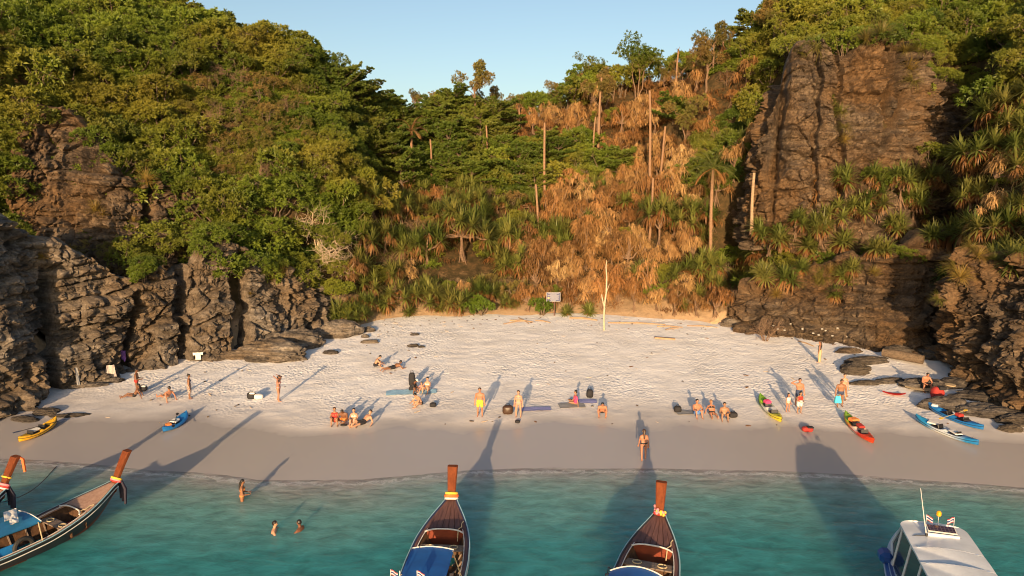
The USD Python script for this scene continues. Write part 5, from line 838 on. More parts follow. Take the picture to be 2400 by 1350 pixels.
    # hair, eyes
    hb = hull((hc + hdir * .026 * g * hd_k - fy * .008 * g, hr * 1.06), (hc - fy * .022 * g + hdir * .005 * g, hr * .96)) - hull((hc + fy * hr * 1.05 - hdir * .03 * g, hr * .9), (hc + fy * hr * 1.2 - hdir * .01 * g, hr * .9), (hc + fy * hr * 1.0 - hdir * .09 * g, hr * .95))
    if long_hair: hb = hb + hull((hc - fy * .03 * g + hdir * .01 * g, hr * .75), (hc - fy * .045 * g - hdir * .06 * g, hr * .68), (nk - t * .09 * g - fw * .058 * g, hr * .5))
    if bun: hb = hb + ball(hc - fy * .035 * g + hdir * .065 * g, hr * .45)
    obj('hair', hb.refine_to_length(.03), M[hair], th_, smooth=True)
    if cap:
        obj('cap', hull((hc + hdir * .036 * g, hr * 1.12), (hc + hdir * .03 * g - fy * .02 * g, hr * 1.05)).trim_by_plane([float(x) for x in hdir], float((hc + hdir * .03 * g) @ hdir)) + hull((hc + hdir * .035 * g + fy * hr, .02 * g), (hc + hdir * .03 * g + fy * hr * 1.8 + hx * .02 * g, .006 * g), (hc + hdir * .03 * g + fy * hr * 1.8 - hx * .02 * g, .006 * g)), M[cap], th_, smooth=True)
    for sg in (1, -1): obj('eye', ball(hc + fy * hr * .93 + hx * sg * hr * .38 + hdir * .006 * g, .0065 * g, 8), M['eye_dark'], th_)
    for w in wear:
        kind_, mm = w; x = None
        pelv = lambda r_: hull((pel + side * hw * .75, r_), (pel - side * hw * .75, r_), (pel + t * .05 * g + side * hw * .62, r_ * .86), (pel + t * .05 * g - side * hw * .62, r_ * .86))
        if kind_ == 'shorts': x = pelv(.075 * g) + hull((legs[0][0], .064 * g), (legs[0][0] + (legs[0][1] - legs[0][0]) * .62, .052 * g)) + hull((legs[1][0], .064 * g), (legs[1][0] + (legs[1][1] - legs[1][0]) * .62, .052 * g))
        elif kind_ == 'briefs': x = pelv(.0735 * g).trim_by_plane([float(c) for c in -t], float(-((pel + t * .055 * g) @ t))) + hull((legs[0][0], .058 * g), (legs[0][0] + (legs[0][1] - legs[0][0]) * .16, .054 * g)) + hull((legs[1][0], .058 * g), (legs[1][0] + (legs[1][1] - legs[1][0]) * .16, .054 * g))
        elif kind_ == 'bikini_bottom': x = hull((pel + side * hw * .8 + t * .03 * g, .066 * g), (pel - side * hw * .8 + t * .03 * g, .066 * g), (pel - t * .02 * g, .066 * g)).trim_by_plane([float(c) for c in -t], float(-((pel + t * .05 * g) @ t))).trim_by_plane([float(c) for c in t], float((pel - t * .07 * g) @ t))
        elif kind_ == 'bikini_top':
            band = hull((pel + t * .185 * g + side * .066 * g, .0635 * g * f), (pel + t * .185 * g - side * .066 * g, .0635 * g * f)).trim_by_plane([float(c) for c in t], float((pel + t * .168 * g) @ t)).trim_by_plane([float(c) for c in -t], float(-((pel + t * .19 * g) @ t)))
            x = band + ball(pel + t * .195 * g + side * .045 * g + fw * .047 * g, .0375 * g) + ball(pel + t * .195 * g - side * .045 * g + fw * .047 * g, .0375 * g)
        elif kind_ == 'shirt': x = hull((pel + t * .03 * g + side * hw * .8, .075 * g), (pel + t * .03 * g - side * hw * .8, .075 * g), (nk - t * .05 * g + side * sw * .85, .044 * g), (nk - t * .05 * g - side * sw * .85, .044 * g), (pel + t * .2 * g, .075 * g)) + hull((arms[0][0], .044 * g), (arms[0][0] + (arms[0][1] - arms[0][0]) * .6, .04 * g)) + hull((arms[1][0], .044 * g), (arms[1][0] + (arms[1][1] - arms[1][0]) * .6, .04 * g))
        elif kind_ == 'top': x = hull((pel + t * .10 * g + side * .045 * g, .060 * g), (pel + t * .10 * g - side * .045 * g, .060 * g), (pel + t * .215 * g + side * .066 * g, .066 * g), (pel + t * .215 * g - side * .066 * g, .066 * g))
        elif kind_ == 'skirt': x = hull((pel + t * .08 * g, .072 * g), (pel + side * hw * .8, .078 * g), (pel - side * hw * .8, .078 * g), *[(l_[2] + (l_[1] - l_[2]) * .12, .055 * g) for l_ in legs])
        elif kind_ == 'wrap': x = hull((pel + t * .08 * g, .072 * g), (pel + side * hw * .8, .078 * g), (pel - side * hw * .8, .078 * g), *[(l_[0] + (l_[1] - l_[0]) * .95, .058 * g) for l_ in legs])
        if x is not None: obj(kind_, x.refine_to_length(.05), M[mm], th_, smooth=50)
    return th_, [a_[2] for a_ in arms]
def folk(label, px, py, *a, **k): return person(label, sand_at(px, py), *a, **k)
B2 = lambda a, b: (('bikini_top', a), ('bikini_bottom', b))
folk('dark tanned man in red trunks standing and looking at his hands, left under the cliff', 322, 922, -75, 'hands_front', 1.72, skin_='skin_brown', wear=(('briefs', 'cloth_red'),))
folk('person sitting on the sand behind the standing man under the left cliff', 316, 934, 110, 'sit_lean', 1.66, skin_='skin_brown', wear=(('briefs', 'cloth_black'),))
folk('dark haired man sitting with legs stretched, leaning back on one arm near the left cliff', 392, 938, 60, 'sit_lean', 1.75, wear=(('briefs', 'cloth_grey'),))
folk('woman in a dark patterned wrap skirt standing alone left of the black and white bag', 445, 934, -70, 'stand', 1.66, True, bun=True, wear=(('bikini_top', 'cloth_navy'), ('wrap', 'cloth_pattern')))
folk('woman in bikini walking with both arms raised to her hair, left of centre', 654, 939, -95, 'arms_up', 1.70, True, hair='hair_brown', long_hair=True, wear=B2('cloth_rose', 'cloth_rose'))
folk('man in black shorts sitting on the upper sand, left of the two highest sunbathers', 879, 862, -80, 'sit_hunch', 1.75, skin_='skin_light', wear=(('shorts', 'cloth_black'),))
folk('man in black shorts lying on his belly on the upper sand', 922, 866, -50, 'prone', 1.75, wear=(('shorts', 'cloth_black'),))
folk('person in black clothes and a white cap kneeling on the pale blue towel', 963, 921, -100, 'crouch', 1.66, skin_='skin_brown', cap='cloth_white', wear=(('shirt', 'cloth_black'), ('shorts', 'cloth_black')))
folk('fair woman sitting with raised knees right of the person in the white cap', 1002, 918, 165, 'sit_knees', 1.68, True, skin_='skin_light', wear=B2('cloth_white', 'cloth_white'))
folk('small child in pink sitting between the white cap and the fair woman', 988, 917, 140, 'sit_knees', 1.05, child=True, skin_='skin_light', wear=(('shirt', 'cloth_rose'),))
folk('man in black trunks sitting bent forward below the kneeling person in the cap', 986, 952, 130, 'sit_hunch', 1.75, skin_='skin_light', wear=(('briefs', 'cloth_black'),))
folk('woman in a red top sitting leftmost in the group of four by the wet sand', 785, 992, 190, 'sit_knees', 1.64, True, hair='hair_brown', long_hair=True, wear=(('top', 'cloth_red'), ('bikini_bottom', 'cloth_red')))
folk('dark haired man sitting second from left in the group of four', 808, 990, 175, 'sit_hunch', 1.72, skin_='skin_brown', wear=(('shorts', 'cloth_orange'),))
folk('long haired woman sitting third from left in the group of four', 830, 995, 185, 'sit_knees', 1.66, True, long_hair=True, skin_='skin_light', wear=B2('cloth_white', 'cloth_rose'))
folk('bearded man in black shorts reclining rightmost in the group of four', 852, 998, 135, 'recline', 1.8, skin_='skin_light', wear=(('shorts', 'cloth_black'),))
folk('man in yellow and pink swim shorts standing in the middle of the beach', 1125, 975, 172, 'stand', 1.80, wear=(('shorts', 'shorts_sunset'),), cap=None)
folk('woman standing in a light bikini beside the blue towel in mid beach', 1215, 977, 170, 'stand', 1.68, True, hair='hair_brown', long_hair=True, skin_='skin_light', wear=B2('cloth_rose', 'cloth_rose'))
folk('woman in a bright pink cover up sitting sideways on the dark towel', 1349, 952, 95, 'sit_side', 1.68, True, bun=True, wear=(('shirt', 'cloth_pink'),), turn=0)
folk('man crouching and digging in the sand right of the woman in pink', 1411, 975, 175, 'crouch', 1.7, skin_='skin_tan', wear=(('briefs', 'cloth_black'),))
folk('long haired woman in a black bikini bottom walking away up from the water', 1508, 1077, 2, 'walk', 1.68, True, hair='hair_brown', long_hair=True, wear=(('bikini_bottom', 'cloth_black'),))
folk('man in blue shorts sitting leftmost of the three by the grey bag', 1633, 974, 185, 'sit_knees', 1.74, wear=(('shorts', 'cloth_blue'),))
folk('woman in a black bikini sitting in the middle of the three', 1668, 976, 178, 'sit_lean', 1.68, True, hair='hair_fair', bun=True, wear=B2('cloth_black', 'cloth_black'))
folk('man hugging his knees, rightmost of the three', 1697, 981, 170, 'sit_knees', 1.7, wear=(('briefs', 'cloth_navy'),))
folk('man in dark shorts standing with one hand to his head beside the children', 1871, 950, 175, 'hand_on_head', 1.78, wear=(('shorts', 'cloth_navy'),))
folk('small girl in white standing left of the man with his hand to his head', 1846, 965, 200, 'stand', 1.18, True, child=True, long_hair=True, wear=(('top', 'cloth_white'), ('bikini_bottom', 'cloth_white')))
folk('girl in white shorts standing in front of the man with his hand to his head', 1873, 968, 190, 'hands_front', 1.38, True, child=True, long_hair=True, wear=(('top', 'cloth_red'), ('shorts', 'cloth_white')))
folk('pale bathing woman standing behind the man with the cyan bag', 1976, 935, 175, 'stand', 1.70, True, skin_='skin_light', wear=B2('cloth_rose', 'cloth_rose'))
_, wr_ = folk('man in dark trunks holding a cyan bag and looking down, right of the children', 1968, 953, 170, 'bag_side', 1.80, wear=(('briefs', 'cloth_navy'),))
folk('woman in a black top and long beige skirt standing highest on the right sand', 1920, 849, 60, 'stand', 1.66, True, hair='hair_brown', long_hair=True, wear=(('top', 'cloth_black'), ('skirt', 'cloth_beige')))
_p = sand_at(2160, 912); person('man sitting on a dark rock with folded hands at the right end', _p + [0, -.25, 0], 178, 'sit_rock', 1.76, wear=(('shorts', 'cloth_black'),))
_p = at_z(568, 1172, 0.0); person('long haired woman in an orange bikini standing thigh deep in the sea', [_p[0], _p[1], 0], -75, 'hands_front', 1.68, True, long_hair=True, wear=B2('cloth_orange', 'cloth_orange'), z=.20)
_p = at_z(640, 1246, 0.0); person('man chest deep in the sea facing right', [_p[0], _p[1], 0], -80, 'swim', 1.78, skin_='skin_light', z=-.36)
_p = at_z(706, 1242, 0.0); person('dark haired man chest deep in the sea facing the other bather', [_p[0], _p[1], 0], 75, 'swim', 1.76, skin_='skin_brown', z=-.38)
# ---------------------------------------------------------------- kayaks, boats and beach things
M['kayak_yellow'] = plain('yellow_plastic', (.72, .38, .02), .38, .08, 3); M['kayak_blue'] = plain('blue_plastic', (.015, .15, .42), .38, .12, 3); M['plastic_black'] = plain('black_plastic', (.012, .012, .014), .45); M['kayak_red'] = plain('red_plastic', (.45, .02, .015), .4, .15, 3)
M['wood_prow'] = bark('varnished_prow', (.10, .024, .009), (.19, .052, .018), 1.0); M['wood_deck'] = mat('deck_planks', {'g': ('texture_coordinate', {}), 'mp': ('mapping', {'scale': (14.0, 1.1, 4.0)}), 'n': ('noise_texture', {'scale': 1.0, 'detail': 6.0}), 'r': ('rgb_ramp', {'ramp': [(.3, (.055, .026, .025)), (.7, (.12, .06, .052))]}), 'p': ('principled_bsdf', {'roughness': .5})}, [('g.object', 'mp.vector'), ('mp.vector', 'n.vector'), ('n.fac', 'r.fac'), ('r.color', 'p.base_color')])
M['wood_pale'] = bark('worn_pale_deck', (.26, .15, .11), (.42, .28, .22), 1.0); M['wood_bench'] = bark('grey_bench_wood', (.13, .095, .075), (.27, .21, .17), 1.5); M['wood_inside'] = bark('inside_planking', (.05, .026, .016), (.14, .075, .04), 1.2); M['wood_red'] = plain('red_brown_paint', (.17, .032, .014), .5, .25, 3)
M['hull_dark'] = plain('dark_hull_paint', (.022, .020, .026), .4, .3, 4); M['hull_blue'] = plain('dark_blue_paint', (.018, .028, .075), .4, .25, 4); M['trim_white'] = plain('white_trim_paint', (.55, .54, .52), .5, .15, 6); M['trim_teal'] = plain('pale_blue_trim', (.22, .38, .46), .5, .2, 6)
M['tarp_blue'] = plain('blue_tarpaulin', (.008, .085, .30), .55, .2, 2.5, bump=.25); M['tarp_old'] = plain('faded_blue_tarpaulin', (.02, .16, .33), .6, .25, 2.5, bump=.25); M['rope'] = plain('pale_rope', (.45, .36, .22), .9, .2, 30); M['rubber'] = plain('tyre_rubber', (.015, .015, .016), .7)
M['gelcoat'] = plain('white_gelcoat', (.62, .63, .65), .38, .13, 1.6, coat=.15); M['steel'] = plain('steel_tube', (.55, .56, .58), .3, .05, 8, metal=.9); M['glass_dark'] = mat('dark_window_glass', {'p': ('principled_bsdf', {'base_color': (.012, .016, .02), 'roughness': .06, 'specular_ior_level': .6})}, [])
M['solar'] = mat('solar_cells', {'g': ('texture_coordinate', {}), 'b': ('brick_texture', {'offset': 0.0, 'color1': (.03, .018, .03), 'color2': (.022, .016, .035), 'mortar': (.10, .08, .09), 'scale': 1.0, 'brick_width': .11, 'row_height': .11, 'mortar_size': .006}), 'p': ('principled_bsdf', {'roughness': .15})}, [('g.object', 'b.vector'), ('b.color', 'p.base_color')])
M['amber'] = plain('amber_plastic', (.75, .36, .01), .25); M['flag_red'] = plain('flag_red', (.42, .03, .045), .8); M['flag_white'] = plain('flag_white', (.62, .62, .62), .8); M['flag_blue'] = plain('flag_blue', (.03, .035, .14), .8)
M['ribbon_orange'] = plain('orange_ribbon', (.75, .14, .03), .7); M['ribbon_yellow'] = plain('yellow_ribbon', (.75, .48, .05), .7); M['ribbon_pink'] = plain('pink_ribbon', (.72, .25, .28), .7); M['ribbon_white'] = plain('white_ribbon', (.7, .66, .6), .7); M['ribbon_dark'] = plain('dark_ribbon', (.02, .016, .035), .7); M['ribbon_red'] = plain('red_ribbon', (.5, .03, .03), .7)
def kayak(label, p0, p1, mat_, W=.78, H=.34, rock=.16, deck_mat=None, extras=(), two=True):
    a, b = sand_at(*p0), sand_at(*p1); d = b - a; Ln = float(np.hypot(d[0], d[1])); c = (a + b) / 2; yaw = math.atan2(d[1], d[0]) - PI / 2
    th_ = thing('kayak', label, 'kayak', c, rot=(math.degrees(math.atan2(d[2], Ln)), 0, math.degrees(yaw)), group=None)
    u = np.linspace(-1, 1, 41); w = W / 2 * np.clip(1 - np.abs(u) ** 2.3, 0.004, 1) ** .75; keel = rock * np.abs(u) ** 2.6; top = H * .82 + rock * 1.15 * np.abs(u) ** 2.2
    ang = np.linspace(0, 2 * PI, 25)[:-1]; rows = []
    for k in range(41):
        cs, sn = np.cos(ang), np.sin(ang); x = w[k] * np.sign(cs) * np.abs(cs) ** .7; zc = (keel[k] + top[k]) / 2; hh = (top[k] - keel[k]) / 2; z = zc + hh * np.sign(sn) * np.abs(sn) ** (.8)
        inside_ = np.clip(1 - (np.abs(cs) / .72) ** 4, 0, 1) * (sn > 0)
        for (y0, y1) in (((-.52, -.06), (.06, .50)) if two else ((-.35, .3),)): z = z - inside_ * .13 * float(np.clip((u[k] - y0) / .05, 0, 1) * np.clip((y1 - u[k]) / .05, 0, 1))
        rows.append(np.c_[x, np.full(24, u[k] * Ln / 2), z])
    mb = MB(); mb.grid(np.array(rows), True); mb.build('hull', mat_, th_, smooth=50)
    rim = MB(); rim.tube(np.c_[np.r_[w, -w[::-1]] * 1.0, np.r_[u, u[::-1]] * Ln / 2, np.r_[(keel + top) / 2 + .03, ((keel + top) / 2 + .03)[::-1]]], .016, 5); rim.build('rim', M['plastic_black'] if deck_mat is None else deck_mat, th_)
    for y in ((-.42, .16) if two else (-.25,)):
        s_ = MB().box((0, y * Ln / 2, H * .80), (.40, .06, .34), .02, (-.35, 0, 0)).box((0, y * Ln / 2 + .26, H * .62), (.40, .42, .05), .015); s_.build('seat', M['plastic_black'], th_)
    for y in (-.8, .78): MB().tube([[-.06, y * Ln / 2, top[20] + rock * .62], [0, y * Ln / 2, top[20] + rock * .62 + .05], [.06, y * Ln / 2, top[20] + rock * .62]], .012, 5).build('grab_handle', M['plastic_black'], th_)
    for (x, y, e, mm, nm) in extras: MB().box((x, y * Ln / 2, H * .82 + e[2] / 2 + .02), e, min(e) * .3, (0, 0, x * 2 + y)).build(nm, M[mm], th_)
    return th_, c, yaw, Ln
def paddle(label, c, yaw, Ln, mm, blade, z=.42, tilt=.1):
    t = thing('paddle', label, 'paddle', np.asarray(c) + [0, 0, z], rot=(0, tilt * 60, math.degrees(yaw)))
    MB().tube([[0, -Ln / 2, 0], [0, Ln / 2, 0]], .017, 6).build('shaft', M[mm], t)
    for s_ in (-1, 1): MB().tm(trimesh.convex.convex_hull(np.array([[x * .085 * (1 if abs(y) < .9 else .5), s_ * (Ln / 2 + .2 + y * .2), zz] for x in (-1, 1) for y in (-1, 0, 1) for zz in (-.008, .008)]))).build('blade', M[blade], t)
_, c_, y_, l_ = kayak('yellow kayak with black rim lying alone at the far left of the beach', (45, 1042), (135, 992), M['kayak_yellow'], extras=((.02, -.2, (.35, .5, .1), 'cloth_white', 'cushion'),))
paddle('paddle with dark blue blades lying across the yellow kayak', c_ + [.05, .1, 0], y_ - .45, 1.9, 'plastic_black', 'cloth_navy')
_, c_, y_, l_ = kayak('bright blue single kayak with white and orange gear on the left beach', (383, 1018), (440, 978), M['kayak_blue'], deck_mat=M['kayak_blue'], two=False, extras=((0, -.55, (.34, .3, .12), 'cloth_orange', 'life_vest'), (.05, -.1, (.4, .45, .12), 'cloth_white', 'towel_roll')))
paddle('black paddle lying on the blue single kayak', c_ + [.1, -.2, 0], y_ + .5, 1.8, 'plastic_black', 'plastic_black')
M['kayak_green_yellow'] = ramp_mat('green_white_yellow_plastic', 'y', -1.9, 1.9, [(0, (.70, .55, .03)), (.22, (.62, .55, .06)), (.4, (.62, .60, .52)), (.6, (.55, .58, .45)), (.72, (.26, .42, .02)), (1, (.16, .36, .02))], .38)
M['kayak_green_red'] = ramp_mat('green_orange_red_plastic', 'y', -1.9, 1.9, [(0, (.62, .06, .015)), (.3, (.60, .05, .015)), (.42, (.62, .55, .5)), (.6, (.65, .22, .04)), (.72, (.30, .40, .03)), (1, (.17, .36, .02))], .38)
M['kayak_blue_white'] = ramp_mat('blue_white_plastic', 'y', -2.4, 2.4, [(0, (.01, .12, .36)), (.22, (.015, .18, .42)), (.38, (.50, .55, .60)), (.55, (.55, .58, .60)), (.7, (.02, .22, .46)), (1, (.015, .22, .46))], .38)
kayak('green, white and yellow kayak with a pink bag, left of the children', (1830, 996), (1780, 936), M['kayak_green_yellow'], deck_mat=M['plastic_black'], extras=((0, .25, (.4, .4, .25), 'cloth_pink', 'dry_bag'), (0.05, -.25, (.3, .5, .12), 'cloth_white', 'towel_roll')))
kayak('green and red kayak with an orange vest pointing at the water', (2046, 1046), (1979, 978), M['kayak_green_red'], deck_mat=M['kayak_red'], extras=((0, .35, (.5, .45, .2), 'cloth_orange', 'life_vest'), (.05, -.05, (.35, .5, .14), 'cloth_red', 'life_vest'), (-.1, .1, (.25, .3, .14), 'plastic_black', 'dry_bag')))
kayak('long blue and white kayak, nearer of the two blue ones on the right', (2292, 1050), (2144, 986), M['kayak_blue_white'], extras=((0, .42, (.4, .5, .08), 'cloth_white', 'cushion'), (0, -.3, (.42, .6, .06), 'cloth_white', 'cushion')))
_, c_, y_, l_ = kayak('blue kayak with a white cloth on its bow, farther of the two blue ones', (2304, 1014), (2172, 956), M['kayak_blue'], extras=((0, .72, (.3, .35, .14), 'cloth_white', 'cloth'), (.05, -.15, (.35, .4, .2), 'cloth_red', 'dry_bag'), (0, -.4, (.4, .5, .06), 'cloth_black', 'cushion')))
paddle('paddle with yellow blades lying across the farther blue kayak', c_ + [-.2, -.25, 0], y_ - 1.25, 2.3, 'rope', 'ribbon_yellow')
def board(name, label, cat, p0, p1, mm, W=.6, z=.1):
    a, b = sand_at(*p0), sand_at(*p1); d = b - a; Ln = np.hypot(d[0], d[1]); u = np.linspace(-1, 1, 21); w = W / 2 * np.clip(1 - np.abs(u) ** 3, .02, 1) ** .6; rows = [np.c_[[-w[k], 0, w[k], 0], [u[k] * Ln / 2] * 4, [z + .10 * u[k] ** 2, z + .05 + .10 * u[k] ** 2, z + .10 * u[k] ** 2, z - .05 + .10 * u[k] ** 2]] for k in range(21)]
    mb = MB(); mb.grid(np.array(rows), True); mb.xf(Rot.from_euler('z', math.atan2(d[1], d[0]) - PI / 2).as_matrix(), (a + b) / 2); return tag(mb.build(name, M[mm], smooth=60), label, cat)
board('paddle_board', 'cream paddle board lying in front of the seated man on the rock', 'board', (2120, 914), (2195, 921), 'cloth_beige', .75, .16); board('red_board', 'dark red narrow board lying on the sand left of the paddle board', 'board', (2068, 924), (2122, 930), 'kayak_red', .5, .10)
# towels, bags, clothes
def towel(label, px, py, e, yaw, mm, name='towel', cat='towel'):
    p = sand_at(px, py); g = 14; X, Y = np.meshgrid(np.linspace(-.5, .5, g) * e[0], np.linspace(-.5, .5, g) * e[1]); R_ = Rot.from_euler('z', yaw).as_matrix(); Q = np.stack([X, Y, X * 0], -1) @ R_.T; x, y = Q[..., 0] + p[0], Q[..., 1] + p[1]
    Z = sand_z(x, y) + .05 + .05 * (fb(x * 3, y * 3, 0, 3, int(px)) - .3); mb = MB(); mb.grid(np.stack([x, y, Z], -1)); mb.grid(np.stack([x, y, Z - .02], -1)[::-1]); return tag(mb.build(name, M[mm], smooth=True), label, cat)
towel('pale blue towel spread under the person in the white cap', 940, 921, (1.9, .9), .15, 'cloth_skyblue'); towel('rumpled lilac blue towel right of the woman in the light bikini', 1254, 960, (1.9, .6), .05, 'cloth_lilac'); towel('dark towel under the woman in pink', 1340, 951, (1.6, .8), .1, 'cloth_grey'); towel('dark purple towel right of the woman in pink', 1374, 942, (1.3, .6), .0, 'cloth_lilac')
towel('light towel under the fair woman with raised knees', 1003, 919, (1.1, .7), .1, 'cloth_skyblue'); towel('grey towel left of the man in blue shorts', 1608, 968, (1.2, .6), .1, 'cloth_grey')
def bag(label, px, py, e, mm, yaw=0.0, strap=True, name='bag', top=None):
    p = sand_at(px, py); t = thing(name, label, 'bag', p, yaw); m = trimesh.creation.icosphere(subdivisions=3); v = m.vertices; v = np.sign(v) * np.abs(v) ** .7 * np.asarray(e) / 2; v *= (1 + .2 * (fb(v[:, 0] * 5 + px, v[:, 1] * 5, v[:, 2] * 5, 3, 3) - .5))[:, None]; MB().add(v + [0, 0, e[2] * .45], m.faces).build('body', M[mm], t, smooth=60)
    if strap: MB().tube([[-e[0] * .25, 0, e[2] * .85], [-e[0] * .15, .02, e[2] * 1.1], [e[0] * .15, .02, e[2] * 1.1], [e[0] * .25, 0, e[2] * .85]], .018, 5).build('strap', M['plastic_black'], t)
    if top: MB().box((e[0] * .2, -e[1] * .2, e[2] * .9), (e[0] * .6, e[1] * .7, e[2] * .25), .03).build('cloth', M[top], t)
    return t
bag('black backpack standing on the sand right of the woman in pink', 1382, 931, (.45, .4, .55), 'cloth_black'); bag('small black bag right of the three sitting people', 1718, 978, (.5, .4, .35), 'cloth_black'); bag('small black bag right of the man sitting bent forward', 1015, 953, (.42, .35, .28), 'cloth_black'); bag('black bag with a white cloth left of the woman with raised arms', 590, 934, (.55, .45, .45), 'cloth_black', top='cloth_white'); bag('white bag beside the black one left of the woman with raised arms', 606, 934, (.6, .4, .32), 'cloth_white', strap=False)
bag('dark brown round bag left of the woman in the light bikini', 1190, 969, (.65, .5, .55), 'hair_brown'); bag('black bag with white marks beside the tanned man in red trunks', 336, 916, (.5, .4, .4), 'cloth_black', top='cloth_white'); bag('black beach bag left of the man in blue shorts', 1588, 966, (.45, .4, .4), 'cloth_black'); bag('black and red bag lying alone on the sand between the kayaks', 1892, 1011, (.6, .4, .3), 'cloth_red', top='cloth_black')
bag('red bag sitting on the rocks right of the paddle board', 2196, 934, (.75, .6, .8), 'cloth_red', top='cloth_black'); bag('tall black folding bag standing behind the person in the white cap', 966, 904, (.45, .35, .95), 'cloth_black'); bag('small dark bundle below the woman in the light bikini', 1213, 991, (.3, .25, .18), 'cloth_black', strap=False); bag('dark sandals in front of the group of four', 806, 998, (.4, .25, .12), 'cloth_black', strap=False, name='sandals')
_b = thing('carry_bag', 'cyan carrier bag in the hand of the man in dark trunks', 'bag', sand_at(1961, 953) + [-.02, -.12, .28]); MB().tm(trimesh.convex.convex_hull(np.array([[x * (.2 if z < .3 else .14), y * (.09 if z < .3 else .03), z] for x in (-1, 1) for y in (-1, 1) for z in (0, .08, .42)]))).build('body', M['cloth_cyan'], _b)
MB().tube([[-.08, 0, .4], [-.03, 0, .54], [.03, 0, .54], [.08, 0, .4]], .01, 4).build('handle', M['cloth_cyan'], _b)
MB_ = MB(); _p = sand_at(2224, 938); m_ = trimesh.creation.cylinder(.3, .05, sections=24); tag(MB_.add(m_.vertices + _p + [0, 0, 1.0], m_.faces).build('round_plate', M['cloth_beige'], smooth=40), 'pale yellow round plate lying on the large dark rock', 'plate')
def hung(label, px, py, w_, h_, mm, shape, name, cat, back=.12):
    P, N = hits(np.array([px], float), np.array([py], float)); P, N = P[0], N[0]; n = np.array([N[0], N[1], 0]); n /= np.linalg.norm(n) + 1e-9; toc = np.array([-P[0], -P[1], 0]); toc /= np.linalg.norm(toc); n = unit(n * .4 + toc); s_ = np.array([-n[1], n[0], 0]); s_ = s_ if s_[0] > 0 else -s_
    o = np.array(shape, float); poly_ = shapely.Polygon(o).segmentize(.12); m = trimesh.creation.triangulate_polygon(poly_, engine='earcut'); v2 = m[0]; f = m[1]; z = .05 * np.sin(v2[:, 0] * 14) + .03 * np.sin(v2[:, 1] * 9)
    v = P + n * (back + .25) + s_ * (v2[:, :1] * w_) + np.array([0, 0, 1.0]) * (v2[:, 1:] * h_) + n * z[:, None]; mb = MB().add(v, f).add(v - n * .02, f[:, ::-1]); return tag(mb.build(name, M[mm], smooth=True), label, cat)
hung('white shirt drying against the foot of the left cliff', 467, 832, .75, .55, 'cloth_white', [(-.5, .5), (-.15, .5), (.15, .5), (.5, .5), (.45, .15), (.25, .2), (.25, -.5), (-.25, -.5), (-.25, .2), (-.45, .15)], 'hung_shirt', 'shirt')
hung('purple cloth hanging on the left cliff right of the patterned trousers', 293, 832, .35, .85, 'cloth_purple', [(-.4, .5), (.4, .45), (.5, -.1), (.2, -.5), (-.1, -.35), (-.5, -.2)], 'hung_cloth', 'cloth')
M['cloth_speckled'] = plain('speckled_cloth', (.42, .36, .33), .85, .5, 22); hung('pale patterned trousers hanging on the left cliff', 262, 872, .75, 1.15, 'cloth_speckled', [(-.3, .5), (.3, .5), (.5, -.5), (.1, -.5), (0, -.1), (-.1, -.5), (-.5, -.45)], 'hung_trousers', 'trousers')
hung('grey towel hanging in the dark cleft, leftmost of the hung clothes', 183, 879, .28, 1.2, 'cloth_grey', [(-.3, .5), (.2, .5), (.5, -.5), (-.2, -.5)], 'hung_towel', 'towel')
# sign
_p = sand_at(1297, 742); _p[1] += .3; sg_ = thing('notice_sign', 'dark blue notice board with rows of white writing on a post', 'sign', _p, .03)
MB().box((0, 0, 1.85), (1.28, .05, .84), .01).build('board', plain('sign_blue', (.05, .055, .13), .4), sg_); fr_ = MB()
for c_, e_ in (((0, -.01, 2.28), (1.32, .07, .022)), ((0, -.01, 1.42), (1.32, .07, .022)), ((-.65, -.01, 1.85), (.022, .07, .83)), ((.65, -.01, 1.85), (.022, .07, .83))): fr_.box(c_, e_)
fr_.build('frame', M['trim_white'], sg_)
for k in range(8): MB().box((.1 if 2 < k < 7 else 0, -.030, 2.2 - k * .095), ((1.0, .62, 1.1, .8, .86, .78, .84, .5)[k], .006, .02)).build('text_line', M['trim_white'], sg_)
m_ = trimesh.creation.cylinder(.11, .012, sections=20); m_.apply_transform(trimesh.transformations.rotation_matrix(PI / 2, [1, 0, 0])); MB().add(m_.vertices + [-.46, -.032, 1.75], m_.faces).build('emblem', M['cloth_beige'], sg_); MB().box((.1, .05, .7), (.1, .07, 1.5), .005).build('post', plain('rusty_post', (.10, .04, .03), .7), sg_)
_p = sand_at(1680, 745); tag(MB().tube(_p + np.array([[0, .6, 0], [.05, .6, 1.2], [-.05, .6, 2.6]]), [.06, .12, .07], 7).build('red_cloth_bundle', M['ribbon_orange']), 'orange red cloth hanging at the left end of the right rock wall', 'cloth')
